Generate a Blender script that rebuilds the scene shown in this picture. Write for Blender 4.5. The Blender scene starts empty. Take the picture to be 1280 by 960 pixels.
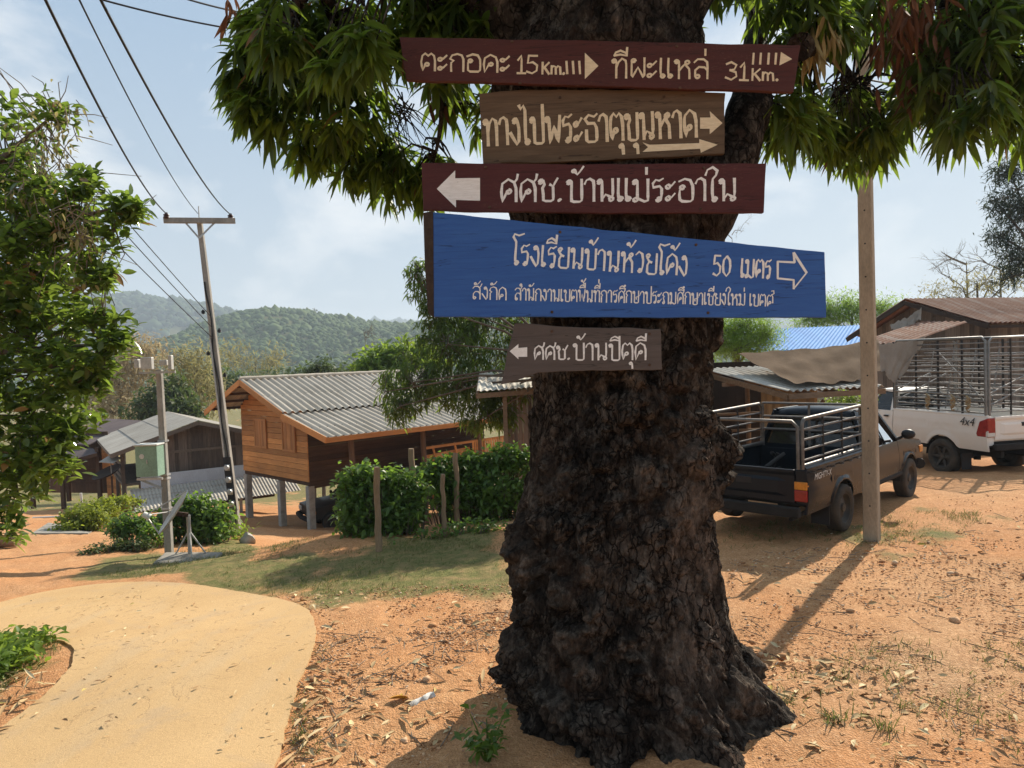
import bpy, bmesh, math, random
import numpy as np
from mathutils import Vector, Matrix, noise as mnoise
R = math.radians
random.seed(7)
rng = np.random.default_rng(7)
scene = bpy.context.scene
col = scene.collection

# ------------------------------------------------------------ camera
F = 888.0                       # focal length in photo pixels (1280 wide)
CAM = np.array([0.0, 0.0, 2.5])
PITCH, ROLL = R(-2.0), R(2.0)
cf = np.array([0, math.cos(PITCH), math.sin(PITCH)])
cr0 = np.array([1.0, 0, 0]); cu0 = np.array([0, -math.sin(PITCH), math.cos(PITCH)])
cr = cr0*math.cos(ROLL) - cu0*math.sin(ROLL)
cu = cu0*math.cos(ROLL) + cr0*math.sin(ROLL)
cd = bpy.data.cameras.new('camera'); cam = bpy.data.objects.new('camera', cd); col.objects.link(cam)
cd.sensor_width = 36.0; cd.lens = 36.0*F/1280.0; cd.clip_start = 0.05; cd.clip_end = 20000
cam.matrix_world = Matrix(((cr[0], cu[0], -cf[0], CAM[0]), (cr[1], cu[1], -cf[1], CAM[1]), (cr[2], cu[2], -cf[2], CAM[2]), (0, 0, 0, 1)))
scene.camera = cam

# ------------------------------------------------------------ light
SUN_AZ, SUN_EL = R(37.5), R(35.0)          # azimuth clockwise from +Y (away from the viewer) towards +X
sund = Vector((math.sin(SUN_AZ)*math.cos(SUN_EL), math.cos(SUN_AZ)*math.cos(SUN_EL), math.sin(SUN_EL)))
sl = bpy.data.lights.new('sun', 'SUN'); sl.energy = 5.0; sl.angle = R(0.6); sl.color = (1.0, 0.90, 0.76)
so = bpy.data.objects.new('sun', sl); col.objects.link(so)
so.rotation_euler = (-sund).to_track_quat('-Z', 'Y').to_euler(); so.location = (20, 30, 40)
world = bpy.data.worlds.new('World'); scene.world = world; world.use_nodes = True
wn = world.node_tree; wn.nodes.clear()
def WN(t, **k):
    n = wn.nodes.new(t)
    for a, b in k.items(): setattr(n, a, b)
    return n
sky = WN('ShaderNodeTexSky', sky_type='NISHITA'); sky.sun_disc = False
sky.sun_elevation = SUN_EL; sky.sun_rotation = SUN_AZ
sky.altitude = 300; sky.air_density = 1.0; sky.dust_density = 1.6; sky.ozone_density = 1.5
tc = WN('ShaderNodeTexCoord'); sep = WN('ShaderNodeSeparateXYZ'); wn.links.new(tc.outputs['Generated'], sep.inputs[0])
def wmath(op, a, b=None):
    n = WN('ShaderNodeMath', operation=op)
    for i, v in enumerate((a, b)):
        if v is None: continue
        if isinstance(v, (int, float)): n.inputs[i].default_value = v
        else: wn.links.new(v, n.inputs[i])
    return n.outputs[0]
den = wmath('ADD', wmath('MAXIMUM', sep.outputs[2], 0.0), 0.22)
cx_ = wmath('DIVIDE', sep.outputs[0], den); cy_ = wmath('DIVIDE', sep.outputs[1], den)
cmb = WN('ShaderNodeCombineXYZ'); wn.links.new(cx_, cmb.inputs[0]); wn.links.new(cy_, cmb.inputs[1])
n1 = WN('ShaderNodeTexNoise'); n1.inputs['Scale'].default_value = 4.2; n1.inputs['Detail'].default_value = 9; n1.inputs['Roughness'].default_value = .56; n1.inputs['Distortion'].default_value = .25
mp = WN('ShaderNodeMapping'); mp.inputs['Location'].default_value = (3.7, 1.9, 0); mp.inputs['Scale'].default_value = (1.0, 1.0, 1.9)
wn.links.new(tc.outputs['Generated'], mp.inputs[0]); wn.links.new(mp.outputs[0], n1.inputs['Vector'])
rp = WN('ShaderNodeValToRGB'); rp.color_ramp.elements[0].position = .49; rp.color_ramp.elements[1].position = .66
rp.color_ramp.elements[0].color = (0, 0, 0, 1); rp.color_ramp.elements[1].color = (.8, .8, .8, 1)
wn.links.new(n1.outputs[0], rp.inputs[0])
# thin high veil everywhere: the air is milky in the dry season
hzr = WN('ShaderNodeValToRGB'); hzr.color_ramp.elements[0].position = .0; hzr.color_ramp.elements[1].position = .40
hzr.color_ramp.elements[0].color = (.55, .62, .66, 1); hzr.color_ramp.elements[1].color = (.345, .47, .615, 1); wn.links.new(sep.outputs[2], hzr.inputs[0])
sc10 = WN('ShaderNodeMixRGB', blend_type='MULTIPLY'); sc10.inputs[0].default_value = 1; sc10.inputs[2].default_value = (10, 10, 10, 1); wn.links.new(hzr.outputs[0], sc10.inputs[1])
veil = WN('ShaderNodeMixRGB'); veil.inputs[0].default_value = .9; wn.links.new(sc10.outputs[0], veil.inputs[2])
wn.links.new(sky.outputs[0], veil.inputs[1])
mx = WN('ShaderNodeMixRGB'); wn.links.new(rp.outputs[0], mx.inputs[0]); wn.links.new(veil.outputs[0], mx.inputs[1]); mx.inputs[2].default_value = (8.1, 8.35, 8.5, 1)
bg = WN('ShaderNodeBackground'); bg.inputs[1].default_value = 0.072; wn.links.new(mx.outputs[0], bg.inputs[0])
wo = WN('ShaderNodeOutputWorld'); wn.links.new(bg.outputs[0], wo.inputs[0])
scene.view_settings.view_transform = 'Standard'; scene.view_settings.look = 'None'
scene.view_settings.gamma = 1.0; scene.view_settings.use_curve_mapping = False
scene.view_settings.exposure = 0.72
scene.cycles.max_bounces = 8; scene.cycles.transparent_max_bounces = 12
scene.cycles.sample_clamp_indirect = 6.0
scene.cycles.volume_bounces = 0

# ------------------------------------------------------------ picking points of the place
def ray(px, py):
    d = cf + (px-640)/F*cr + (480-py)/F*cu
    return d
def at(px, py, D):              # the point seen at a photo position, D metres ahead
    d = ray(px, py); return CAM + d*(D/d[1])
def atz(px, py, z):
    d = ray(px, py); return CAM + d*((z-CAM[2])/d[2])
def proj(p):
    q = np.asarray(p, float)-CAM
    w = q@cf
    return 640+F*(q@cr)/w, 480-F*(q@cu)/w

# ------------------------------------------------------------ objects
def tag(o, label=None, cat=None, group=None, kind=None):
    if label: o['label'] = label
    if cat: o['category'] = cat
    if group: o['group'] = group
    if kind: o['kind'] = kind
    return o
def empty(name, loc=(0, 0, 0), rz=0.0, label=None, cat=None, group=None):
    o = bpy.data.objects.new(name, None); col.objects.link(o)
    o.location = [float(v) for v in loc]; o.rotation_euler = (0, 0, rz); o.empty_display_size = .2
    return tag(o, label, cat, group)
class MB:
    def __init__(s): s.v = []; s.f = []; s.n = 0
    def add(s, verts, faces):
        b = s.n
        s.v.extend([tuple(float(c) for c in p) for p in verts]); s.n += len(verts)
        s.f.extend([tuple(i+b for i in f) for f in faces]); return b
    def box(s, lo, hi):
        x0, y0, z0 = lo; x1, y1, z1 = hi
        s.add([(x0,y0,z0),(x1,y0,z0),(x1,y1,z0),(x0,y1,z0),(x0,y0,z1),(x1,y0,z1),(x1,y1,z1),(x0,y1,z1)],
              [(0,3,2,1),(4,5,6,7),(0,1,5,4),(1,2,6,5),(2,3,7,6),(3,0,4,7)])
    def obox(s, c, ax, ay, az):       # centre and three half-axis vectors
        c, ax, ay, az = (np.asarray(k, float) for k in (c, ax, ay, az))
        P = [c+i*ax+j*ay+k*az for k in (-1, 1) for j in (-1, 1) for i in (-1, 1)]
        s.add(P, [(0,2,3,1),(4,5,7,6),(0,1,5,4),(1,3,7,5),(3,2,6,7),(2,0,4,6)])
    def bar(s, p, q, w, h, up=(0, 0, 1)):   # rectangular bar p->q, w across, h along up
        p = np.asarray(p, float); q = np.asarray(q, float); d = q-p; L = np.linalg.norm(d); d = d/L
        up = np.asarray(up, float)
        if abs(d@up) > .98: up = np.array([0, 1.0, 0])
        a = np.cross(d, up); a /= np.linalg.norm(a); b = np.cross(a, d)
        s.obox((p+q)/2, d*L/2, a*w/2, b*h/2)
    def tube(s, pts, rad, n=8, cap=True):
        pts = [np.asarray(p, float) for p in pts]
        if not hasattr(rad, '__len__'): rad = [rad]*len(pts)
        rings = []; prev = None
        for i, p in enumerate(pts):
            d = pts[min(i+1, len(pts)-1)]-pts[max(i-1, 0)]
            d = d/(np.linalg.norm(d)+1e-12)
            if prev is None:
                a = np.cross(d, (0, 0, 1.0))
                if np.linalg.norm(a) < .05: a = np.cross(d, (1.0, 0, 0))
            else: a = prev-d*(prev@d)
            a /= np.linalg.norm(a)+1e-12; prev = a; b = np.cross(d, a)
            rings.append([p+rad[i]*(math.cos(2*math.pi*k/n)*a+math.sin(2*math.pi*k/n)*b) for k in range(n)])
        V = [q for r in rings for q in r]; Fc = []
        for i in range(len(rings)-1):
            for k in range(n):
                Fc.append((i*n+k, i*n+(k+1) % n, (i+1)*n+(k+1) % n, (i+1)*n+k))
        if cap: Fc.append(tuple(range(n-1, -1, -1))); Fc.append(tuple((len(rings)-1)*n+k for k in range(n)))
        s.add(V, Fc)
    def grid(s, G, close_u=False):     # G[i][j] points
        ni, nj = len(G), len(G[0])
        V = [p for r in G for p in r]; Fc = []
        for i in range(ni if close_u else ni-1):
            for j in range(nj-1):
                a, b = i*nj+j, ((i+1) % ni)*nj+j
                Fc.append((a, b, b+1, a+1))
        s.add(V, Fc)
    def slab(s, G, off):               # grid with thickness vector off
        ni, nj = len(G), len(G[0]); off = np.asarray(off, float)
        T = [[np.asarray(p, float) for p in r] for r in G]
        B = [[p+off for p in r] for r in T]
        V = [p for r in T for p in r]+[p for r in B for p in r]; N = ni*nj; Fc = []
        for i in range(ni-1):
            for j in range(nj-1):
                a = i*nj+j; b = a+nj
                Fc.append((a, b, b+1, a+1)); Fc.append((N+a, N+a+1, N+b+1, N+b))
        for i in range(ni-1):
            a = i*nj; b = a+nj; Fc.append((a, N+a, N+b, b))
            a = i*nj+nj-1; b = a+nj; Fc.append((a, b, N+b, N+a))
        for j in range(nj-1):
            a = j; Fc.append((a, a+1, N+a+1, N+a))
            a = (ni-1)*nj+j; Fc.append((a, N+a, N+a+1, a+1))
        s.add(V, Fc)
    def prism(s, poly, off):           # planar polygon extruded by vector
        off = np.asarray(off, float); P = [np.asarray(p, float) for p in poly]; n = len(P)
        s.add(P+[p+off for p in P], [tuple(range(n)), tuple(range(2*n-1, n-1, -1))]+[(i, i+n, (i+1) % n+n, (i+1) % n) for i in range(n)])
    def build(s, name, m, parent=None, smooth=False, bevel=0, fix=True, loc=None):
        me = bpy.data.meshes.new(name); me.from_pydata(s.v, [], s.f)
        if fix:
            bm = bmesh.new(); bm.from_mesh(me); bmesh.ops.recalc_face_normals(bm, faces=bm.faces)
            bm.to_mesh(me); bm.free()
        for mm in (m if isinstance(m, (list, tuple)) else [m]): me.materials.append(mm)
        if smooth: me.shade_smooth(); me.set_sharp_from_angle(angle=R(48))
        o = bpy.data.objects.new(name, me); col.objects.link(o)
        if parent is not None: o.parent = parent
        if loc is not None: o.location = [float(c) for c in loc]
        if bevel:
            b = o.modifiers.new('bevel', 'BEVEL'); b.width = bevel; b.segments = 2; b.limit_method = 'ANGLE'; b.angle_limit = R(40)
        if smooth == 'auto':
            pass
        return o
def npmesh(name, V, Fq, m, parent=None, smooth=False, loc=None):
    """fast mesh from arrays; Fq is (n,4) or (n,3)"""
    me = bpy.data.meshes.new(name); V = np.ascontiguousarray(V, np.float32); Fq = np.ascontiguousarray(Fq, np.int32)
    k = Fq.shape[1]
    me.vertices.add(len(V)); me.vertices.foreach_set('co', V.ravel())
    me.loops.add(Fq.size); me.loops.foreach_set('vertex_index', Fq.ravel())
    me.polygons.add(len(Fq)); me.polygons.foreach_set('loop_start', np.arange(0, Fq.size, k, dtype=np.int32))
    me.update(calc_edges=True); me.validate()
    for mm in (m if isinstance(m, (list, tuple)) else [m]): me.materials.append(mm)
    if smooth: me.shade_smooth()
    o = bpy.data.objects.new(name, me); col.objects.link(o)
    if parent is not None: o.parent = parent
    if loc is not None: o.location = [float(c) for c in loc]
    return o
def copy_tree(o, parent=None):
    c = o.copy(); col.objects.link(c); c.parent = parent
    for ch in list(o.children): copy_tree(ch, c)
    return c

# ------------------------------------------------------------ materials
class NT:
    def __init__(s, name):
        s.m = bpy.data.materials.new(name); s.m.use_nodes = True; s.t = s.m.node_tree; s.t.nodes.clear()
        s.out = s.N('ShaderNodeOutputMaterial')
    def N(s, t, ins=None, **k):
        n = s.t.nodes.new(t)
        for a, b in k.items(): setattr(n, a, b)
        for a, b in (ins or {}).items(): s.S(n.inputs[a], b)
        return n
    def S(s, sock, v):
        if isinstance(v, bpy.types.NodeSocket): s.t.links.new(v, sock)
        elif isinstance(v, (tuple, list)) and len(v) == 3 and sock.type == 'RGBA': sock.default_value = (*v, 1)
        else: sock.default_value = v
    def math(s, op, a, b=0.0, c=None, clamp=False):
        n = s.N('ShaderNodeMath', operation=op); n.use_clamp = clamp
        s.S(n.inputs[0], a); s.S(n.inputs[1], b)
        if c is not None: s.S(n.inputs[2], c)
        return n.outputs[0]
    def mix(s, f, a, b, mode='MIX'):
        n = s.N('ShaderNodeMixRGB', blend_type=mode); s.S(n.inputs[0], f); s.S(n.inputs[1], a); s.S(n.inputs[2], b); return n.outputs[0]
    def noise(s, scale, detail=5, rough=.55, vec=None, dist=0.0):
        n = s.N('ShaderNodeTexNoise'); n.inputs['Scale'].default_value = scale; n.inputs['Detail'].default_value = detail
        n.inputs['Roughness'].default_value = rough; n.inputs['Distortion'].default_value = dist
        s.t.links.new(vec if vec is not None else s.obj(), n.inputs['Vector']); return n.outputs[0]
    def obj(s):
        if not hasattr(s, '_o'): s._o = s.N('ShaderNodeTexCoord').outputs['Object']
        return s._o
    def mapped(s, sc=(1, 1, 1), rot=(0, 0, 0)):
        n = s.N('ShaderNodeMapping'); n.inputs['Scale'].default_value = sc; n.inputs['Rotation'].default_value = rot
        s.t.links.new(s.obj(), n.inputs[0]); return n.outputs[0]
    def ramp(s, f, stops):
        n = s.N('ShaderNodeValToRGB'); r = n.color_ramp
        while len(r.elements) < len(stops): r.elements.new(.5)
        for e, (p, c) in zip(r.elements, stops):
            e.position = p; e.color = (*c, 1) if len(c) == 3 else c
        s.S(n.inputs[0], f); return n.outputs[0]
    def rng(s, f, a, b, c=0.0, d=1.0):
        n = s.N('ShaderNodeMapRange'); s.S(n.inputs[0], f)
        for i, v in enumerate((a, b, c, d)): n.inputs[i+1].default_value = v
        return n.outputs[0]
    def island(s): return s.N('ShaderNodeNewGeometry').outputs['Random Per Island']
    def bsdf(s, base, rough=.8, metal=0.0, spec=.3, bump=None, bstr=.3, bdist=.01, **kw):
        b = s.N('ShaderNodeBsdfPrincipled'); s.S(b.inputs['Base Color'], base); s.S(b.inputs['Roughness'], rough)
        s.S(b.inputs['Metallic'], metal); b.inputs['Specular IOR Level'].default_value = spec
        for k, v in kw.items(): s.S(b.inputs[k.replace('_', ' ')], v)
        if bump is not None:
            bn = s.N('ShaderNodeBump'); bn.inputs['Strength'].default_value = bstr; bn.inputs['Distance'].default_value = bdist
            s.S(bn.inputs['Height'], bump); s.t.links.new(bn.outputs[0], b.inputs['Normal'])
        s.t.links.new(b.outputs[0], s.out.inputs[0]); s.b = b; return s.m
def cm(c, k): return tuple(min(1.0, v*k) for v in c)
def plain(name, c, rough=.7, var=.3, scale=3.0, fine=40.0, bstr=.3, bdist=.004, metal=0.0, spec=.3, c2=None, stretch=(1, 1, 1), isl=0.0):
    t = NT(name); v = t.mapped(stretch)
    a = t.noise(scale, 6, .6, v); b = t.noise(fine, 4, .6, v)
    base = t.mix(t.rng(a, .3, .7), cm(c, 1-var), c2 or cm(c, 1+var))
    base = t.mix(.55, base, t.rng(b, .2, .8, .55, 1.35), 'MULTIPLY')
    if isl: base = t.mix(1.0, base, t.rng(t.island(), 0, 1, 1-isl, 1+isl), 'MULTIPLY')
    return t.bsdf(base, t.rng(a, .2, .8, max(.05, rough-.12), min(1, rough+.1)), metal, spec, t.math('ADD', b, a), bstr, bdist)
def wood(name, c, c2, axis='x', var=.35, rough=.75, scale=1.0):
    """planks: grain along an axis, each plank (mesh island) with its own tone"""
    t = NT(name); k = {'x': (1.2, 14, 14), 'y': (14, 1.2, 14), 'z': (14, 14, 1.2)}[axis]
    v = t.mapped(tuple(q*scale for q in k)); g = t.noise(1.6, 7, .62, v, .4); f = t.noise(9, 3, .5, v)
    big = t.noise(.7*scale, 4, .6)
    base = t.mix(t.rng(g, .3, .72), c, c2)
    base = t.mix(1.0, base, t.rng(t.island(), 0, 1, 1-var, 1+var*.8), 'MULTIPLY')
    base = t.mix(.6, base, t.rng(big, .3, .7, .6, 1.25), 'MULTIPLY')
    return t.bsdf(base, rough, 0, .25, t.math('ADD', g, f), .35, .004)
def leafmat(name, dark, light, trans, tw=.35, rough=.45, dry=None, dryp=.0, spec=.35):
    t = NT(name); r = t.island(); n = t.noise(.9, 3)
    f = t.math('ADD', t.math('MULTIPLY', r, .65), t.math('MULTIPLY', n, .45), clamp=True)
    base = t.mix(t.rng(f, .1, .95), dark, light); tcol = t.mix(t.rng(f, .1, .95), cm(trans, .6), trans)
    if dry is not None:
        r2 = t.math('FRACT', t.math('MULTIPLY', r, 37.7)); m_ = t.math('LESS_THAN', r2, dryp)
        base = t.mix(m_, base, dry); tcol = t.mix(m_, tcol, dry)
    t.bsdf(base, rough, 0, spec)
    tr = t.N('ShaderNodeBsdfTranslucent', {'Color': tcol})
    ms = t.N('ShaderNodeMixShader', {0: tw}); t.t.links.new(t.b.outputs[0], ms.inputs[1]); t.t.links.new(tr.outputs[0], ms.inputs[2])
    t.t.links.new(ms.outputs[0], t.out.inputs[0]); return t.m
M = {}
# ============================================================ TERRAIN
def g3(px, py, D): p = at(px, py, D); return (p[0], p[1], p[2])
CP = [(.7, 5, 0), (-1, 4.4, 0), (-.5, 6, 0), (3, 4.5, 0.02), (6, 5, .05), (5, 8, 0), (2, 9, 0), (.5, 8, -.05), (7, 12, 0), (4.3, 9.7, 0), (9.6, 15.7, -.3), (12, 18, -.3), (7, 17, -.3), (10, 10, .1), (16, 14, 0), (3, 13, -.1), (3, 20, -.5), (20, 25, 0), (0, 0, .3), (-4, 0, .2), (6, 0, .3), (12, 4, .2), (-10, 2, .2), (-8, 5, 0),
      g3(472, 697, 10), g3(555, 668, 11.5), g3(430, 664, 12), g3(383, 663, 23.8), g3(343, 660, 24.5), g3(400, 668, 20.5), g3(310, 648, 27), g3(212, 695, 13), g3(240, 700, 12.4), g3(298, 668, 16.5), g3(360, 690, 13.5), (2.5-2.5, 15, -.7), (-3.0, 17.5, -2.2), (-.5, 21, -2.6), (-5.5, 20, -2.55),
      g3(200, 730, 9.3), g3(60, 740, 9.4), g3(330, 745, 8.5), g3(0, 760, 8.6), g3(395, 790, 6.6), g3(70, 800, 7), g3(0, 930, 4.85), g3(200, 850, 5.6), g3(420, 720, 9.0),
      g3(60, 690, 14), g3(100, 650, 20), g3(90, 640, 27), g3(30, 720, 11), g3(-120, 720, 10), g3(-60, 670, 16), g3(170, 690, 13.6),
      (-12, 28, -3.1), (-20, 30, -3.2), (-26, 20, -2.0), (-16, 12, -.6), (-30, 60, -9), (0, 40, -5), (0, 60, -7), (22, 60, -3), (40, 60, -1), (-60, 120, -14), (0, 120, -10), (60, 120, -3), (-60, 30, -4), (-60, 0, 0), (40, 0, 1), (60, 40, 1), (0, -30, 1), (-40, -30, 1), (40, -30, 1)]
CP = np.array(CP, float)
def _k(d2): return np.sqrt(d2+1.5)           # multiquadric
_A = _k(((CP[:, None, :2]-CP[None, :, :2])**2).sum(-1)) - 0.06*np.eye(len(CP))
_A = np.block([[_A, np.c_[np.ones(len(CP)), CP[:, :2]]], [np.c_[np.ones(len(CP)), CP[:, :2]].T, np.zeros((3, 3))]])
_W = np.linalg.solve(_A, np.r_[CP[:, 2], 0, 0, 0])
def gz(x, y):
    x = np.atleast_1d(np.asarray(x, float)); y = np.atleast_1d(np.asarray(y, float)); out = np.zeros(x.shape)
    fx, fy, fo = x.ravel(), y.ravel(), out.ravel()
    for i in range(0, len(fx), 20000):
        a, b = fx[i:i+20000], fy[i:i+20000]
        k = _k((a[:, None]-CP[None, :, 0])**2+(b[:, None]-CP[None, :, 1])**2)
        fo[i:i+20000] = k@_W[:-3]+_W[-3]+_W[-2]*a+_W[-1]*b
    out = fo.reshape(x.shape)
    r = np.hypot(x, y); w = np.clip((r-90)/90, 0, 1); w = w*w*(3-2*w)
    return out*(1-w)+w*(-10.0)
def gz1(x, y): return float(gz(x, y)[0])
def onground(px, py):           # where the sight line of a photo position meets the ground
    d = ray(px, py); D = np.geomspace(2.0, 150, 1500)
    P = CAM[None]+d[None]*(D/d[1])[:, None]; h = P[:, 2]-gz(P[:, 0], P[:, 1])
    i = int(np.argmax(h < 0)) if (h < 0).any() else len(D)-1
    if i == 0: return P[0]
    t = h[i-1]/(h[i-1]-h[i]+1e-9); return P[i-1]*(1-t)+P[i]*t
def inpoly(x, y, poly):
    ins = np.zeros(x.shape, bool); n = len(poly)
    for i in range(n):
        x0, y0 = poly[i]; x1, y1 = poly[(i+1) % n]
        c = ((y0 > y) != (y1 > y)) & (x < (x1-x0)*(y-y0)/(y1-y0+1e-12)+x0); ins ^= c
    return ins
def polydist(x, y, poly):
    d = np.full(x.shape, 1e9); n = len(poly)
    for i in range(n):
        a = np.array(poly[i]); b = np.array(poly[(i+1) % n]); e = b-a
        t = np.clip(((x-a[0])*e[0]+(y-a[1])*e[1])/(e@e+1e-12), 0, 1)
        d = np.minimum(d, np.hypot(x-a[0]-t*e[0], y-a[1]-t*e[1]))
    return d
# the concrete road: outline followed on the ground
road_px = [(-130, 1080), (352, 1080), (350, 960), (358, 905), (372, 860), (388, 825), (396, 795), (393, 772), (375, 757), (340, 748), (300, 741), (250, 733), (200, 729), (140, 730), (90, 735), (40, 744), (0, 755), (-60, 772), (-200, 800), (-200, 850), (-60, 830), (20, 805), (75, 800), (95, 815), (88, 840), (60, 868), (20, 900), (-30, 935), (-130, 1000)]
road_px = road_px[1:]
road_w = []
for p in road_px:
    if p[1] > 960:
        q = onground(p[0], 958); road_w.append((q[0]+(p[0]-352)*.003, 3.2))
    else:
        q = onground(*p); road_w.append((q[0], q[1]))
def smoothloop(P, it=2):
    P = np.array(P)
    for _ in range(it):
        Q = np.roll(P, -1, 0); P = np.stack([.75*P+.25*Q, .25*P+.75*Q], 1).reshape(-1, 2)
    return [tuple(p) for p in P]
road_w = smoothloop(road_w)
# grass areas, drawn on the ground as outlines (photo positions followed to the ground)
def zone(px): return [tuple(onground(*p)[:2]) for p in px]
Z_bank = zone([(640, 738), (560, 742), (480, 748), (400, 752), (345, 744), (260, 731), (190, 727), (110, 726), (140, 700), (210, 690), (300, 676), (350, 690), (430, 690), (640, 645)])
Z_left = zone([(-60, 760), (10, 768), (60, 778), (85, 797), (60, 830), (0, 868), (-80, 900)])
Z_pole = zone([(1040, 668), (1110, 640), (1200, 640), (1230, 655), (1140, 680), (1060, 690)])
Z_truck = zone([(895, 690), (1030, 680), (1030, 650), (895, 655)])
Z_dry = zone([(940, 830), (1060, 800), (1280, 790), (1400, 850), (1400, 955), (1010, 955)])
def zmask(x, y, poly, soft=.5):
    d = polydist(x, y, poly); s = np.where(inpoly(x, y, poly), d, -d); return np.clip(.5+s/(2*soft), 0, 1)
angs = np.r_[np.arange(-180, -56, 6.0), np.arange(-54, 54.01, .22), np.arange(60, 180, 6.0)]
rad = np.geomspace(1.2, 2550, 330)
AA, RR = np.meshgrid(np.radians(angs), rad, indexing='ij')
X = RR*np.sin(AA); Y = RR*np.cos(AA); Zg = gz(X, Y)
def fbm(x, y, s, seed=0):      # cheap value noise in numpy
    out = np.zeros(x.shape); a = 1.0
    for o in range(4):
        u = x*s+seed*17.3+o*5.1; v = y*s-seed*9.7+o*3.3
        i = np.floor(u); j = np.floor(v); fu = u-i; fv = v-j; fu = fu*fu*(3-2*fu); fv = fv*fv*(3-2*fv)
        def h(a_, b_): q = np.sin(a_*127.1+b_*311.7+seed)*43758.5453; return q-np.floor(q)
        out += a*((h(i, j)*(1-fu)+h(i+1, j)*fu)*(1-fv)+(h(i, j+1)*(1-fu)+h(i+1, j+1)*fu)*fv-.5)
        a *= .5; s *= 2.07
    return out
inroad = inpoly(X, Y, road_w); droad = polydist(X, Y, road_w); sroad = np.where(inroad, -droad, droad)
bumpy = np.clip((sroad-.12)/.4, 0, 1)
Zr = Zg+bumpy*np.where(RR < 60, .05*fbm(X, Y, .8, 1)+.035*fbm(X, Y, 3.0, 2)+.014*fbm(X, Y, 11.0, 3), 0)
Zr -= .07*np.clip((-.02-sroad)/.12, 0, 1)
Zr += np.where((RR > 150), 3*fbm(X, Y, .01, 5), 0)
gV = np.stack([X, Y, Zr], -1).reshape(-1, 3)
na, nr = X.shape
I = np.arange(na)[:, None]; J = np.arange(nr-1)[None]
a0 = I*nr+J; b0 = ((I+1) % na)*nr+J
gF = np.stack([a0, a0+1, b0+1, b0], -1).reshape(-1, 4)
# ground cover masks: green grass, dry litter, grey trodden earth
grass = np.zeros(X.shape)
nz = fbm(X, Y, 1.3, 7)
for zn, k, s in ((Z_bank, .95, .6), (Z_left, 1.0, .3), (Z_pole, .33, .6), (Z_truck, .35, .6), (Z_dry, .0, 1.0)):
    grass = np.maximum(grass, k*zmask(X, Y, zn, s))
far = np.clip((RR-30)/25, 0, 1); grass = np.maximum(grass, far*.9)
grass = np.clip(grass+nz*.9*(grass > .02), 0, 1)
dry = np.clip(zmask(X, Y, Z_dry, 1.2)*.8+fbm(X, Y, .9, 11)*.9, 0, 1)
T = NT('ground_earth'); o_ = T.obj()
ga = T.N('ShaderNodeAttribute', attribute_name='grass').outputs['Fac']; da = T.N('ShaderNodeAttribute', attribute_name='dry').outputs['Fac']
nb = T.noise(.4, 7, .66, None, .6); nm = T.noise(5, 8, .62); nf = T.noise(30, 8, .72); ng = T.noise(110, 4, .7)
ms1 = T.N('ShaderNodeTexVoronoi'); ms1.inputs['Scale'].default_value = 26; T.t.links.new(o_, ms1.inputs['Vector'])
ms2 = T.N('ShaderNodeTexVoronoi'); ms2.inputs['Scale'].default_value = 70; T.t.links.new(o_, ms2.inputs['Vector'])
earth = T.mix(T.rng(nb, .3, .7), (.50, .225, .088), (.58, .335, .165))
earth = T.mix(T.rng(nm, .35, .75), earth, (.42, .20, .088))
earth = T.mix(T.math('MULTIPLY', T.rng(nf, .5, .75), .55), earth, (.66, .44, .26))
earth = T.mix(T.math('MULTIPLY', da, .6), earth, T.mix(T.rng(nf, .3, .7), (.36, .22, .12), (.55, .37, .22)))
earth = T.mix(T.math('MULTIPLY', T.math('LESS_THAN', ms1.outputs['Distance'], .2), T.rng(T.noise(3.1, 2), .45, .6)), earth, T.mix(T.rng(nm, .3, .7), (.50, .30, .17), (.2, .1, .06)))
gr = T.mix(T.rng(nf, .3, .7), (.09, .112, .034), (.21, .19, .072)); gr = T.mix(T.rng(nm, .42, .7), gr, (.30, .21, .10))
gm = T.rng(T.math('ADD', ga, T.math('MULTIPLY', T.math('SUBTRACT', nm, .5), .9)), .38, .62)
base = T.mix(gm, earth, gr)
base = T.mix(.85, base, T.rng(ng, .28, .72, .5, 1.4), 'MULTIPLY'); base = T.mix(.7, base, T.rng(nf, .3, .7, .7, 1.25), 'MULTIPLY')
hb = T.math('ADD', T.math('MULTIPLY', nm, .9), T.math('ADD', T.math('MULTIPLY', nf, .5), T.math('MULTIPLY', ms2.outputs['Distance'], .35)))
M['ground'] = T.bsdf(base, .95, 0, .12, hb, .8, .03)
ground = npmesh('ground', gV, gF, M['ground'], smooth=True); tag(ground, 'orange laterite earth ground with patches of grass and litter', 'ground', kind='structure')
for nme, arr in (('grass', grass), ('dry', dry)):
    a_ = ground.data.attributes.new(nme, 'FLOAT', 'POINT'); a_.data.foreach_set('value', arr.ravel().astype(np.float32))
# road slab
rp_ = np.array(road_w); lo = rp_.min(0); hi = rp_.max(0)
bm = bmesh.new()
T = NT('road_concrete'); nb = T.noise(.8, 6, .6); nf = T.noise(30, 6, .65); ng = T.noise(160, 3, .6); ns = T.noise(1.0, 6, .6, T.mapped((3.2, .5, 1), (0, 0, R(28))))
base = T.mix(T.rng(nb, .3, .7), (.49, .32, .155), (.57, .385, .195)); base = T.mix(T.math('MULTIPLY', T.rng(ns, .5, .75), .5), base, (.47, .36, .23))
base = T.mix(T.math('MULTIPLY', T.rng(nf, .58, .72), .35), base, (.33, .19, .09)); base = T.mix(.7, base, T.rng(ng, .28, .72, .6, 1.3), 'MULTIPLY')
cr_ = T.noise(2.2, 5, .6, None, .8); crk = T.math('MULTIPLY', T.math('LESS_THAN', T.math('ABSOLUTE', T.math('SUBTRACT', cr_, .5)), .0035), T.rng(T.noise(.4, 2), .5, .55))
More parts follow.
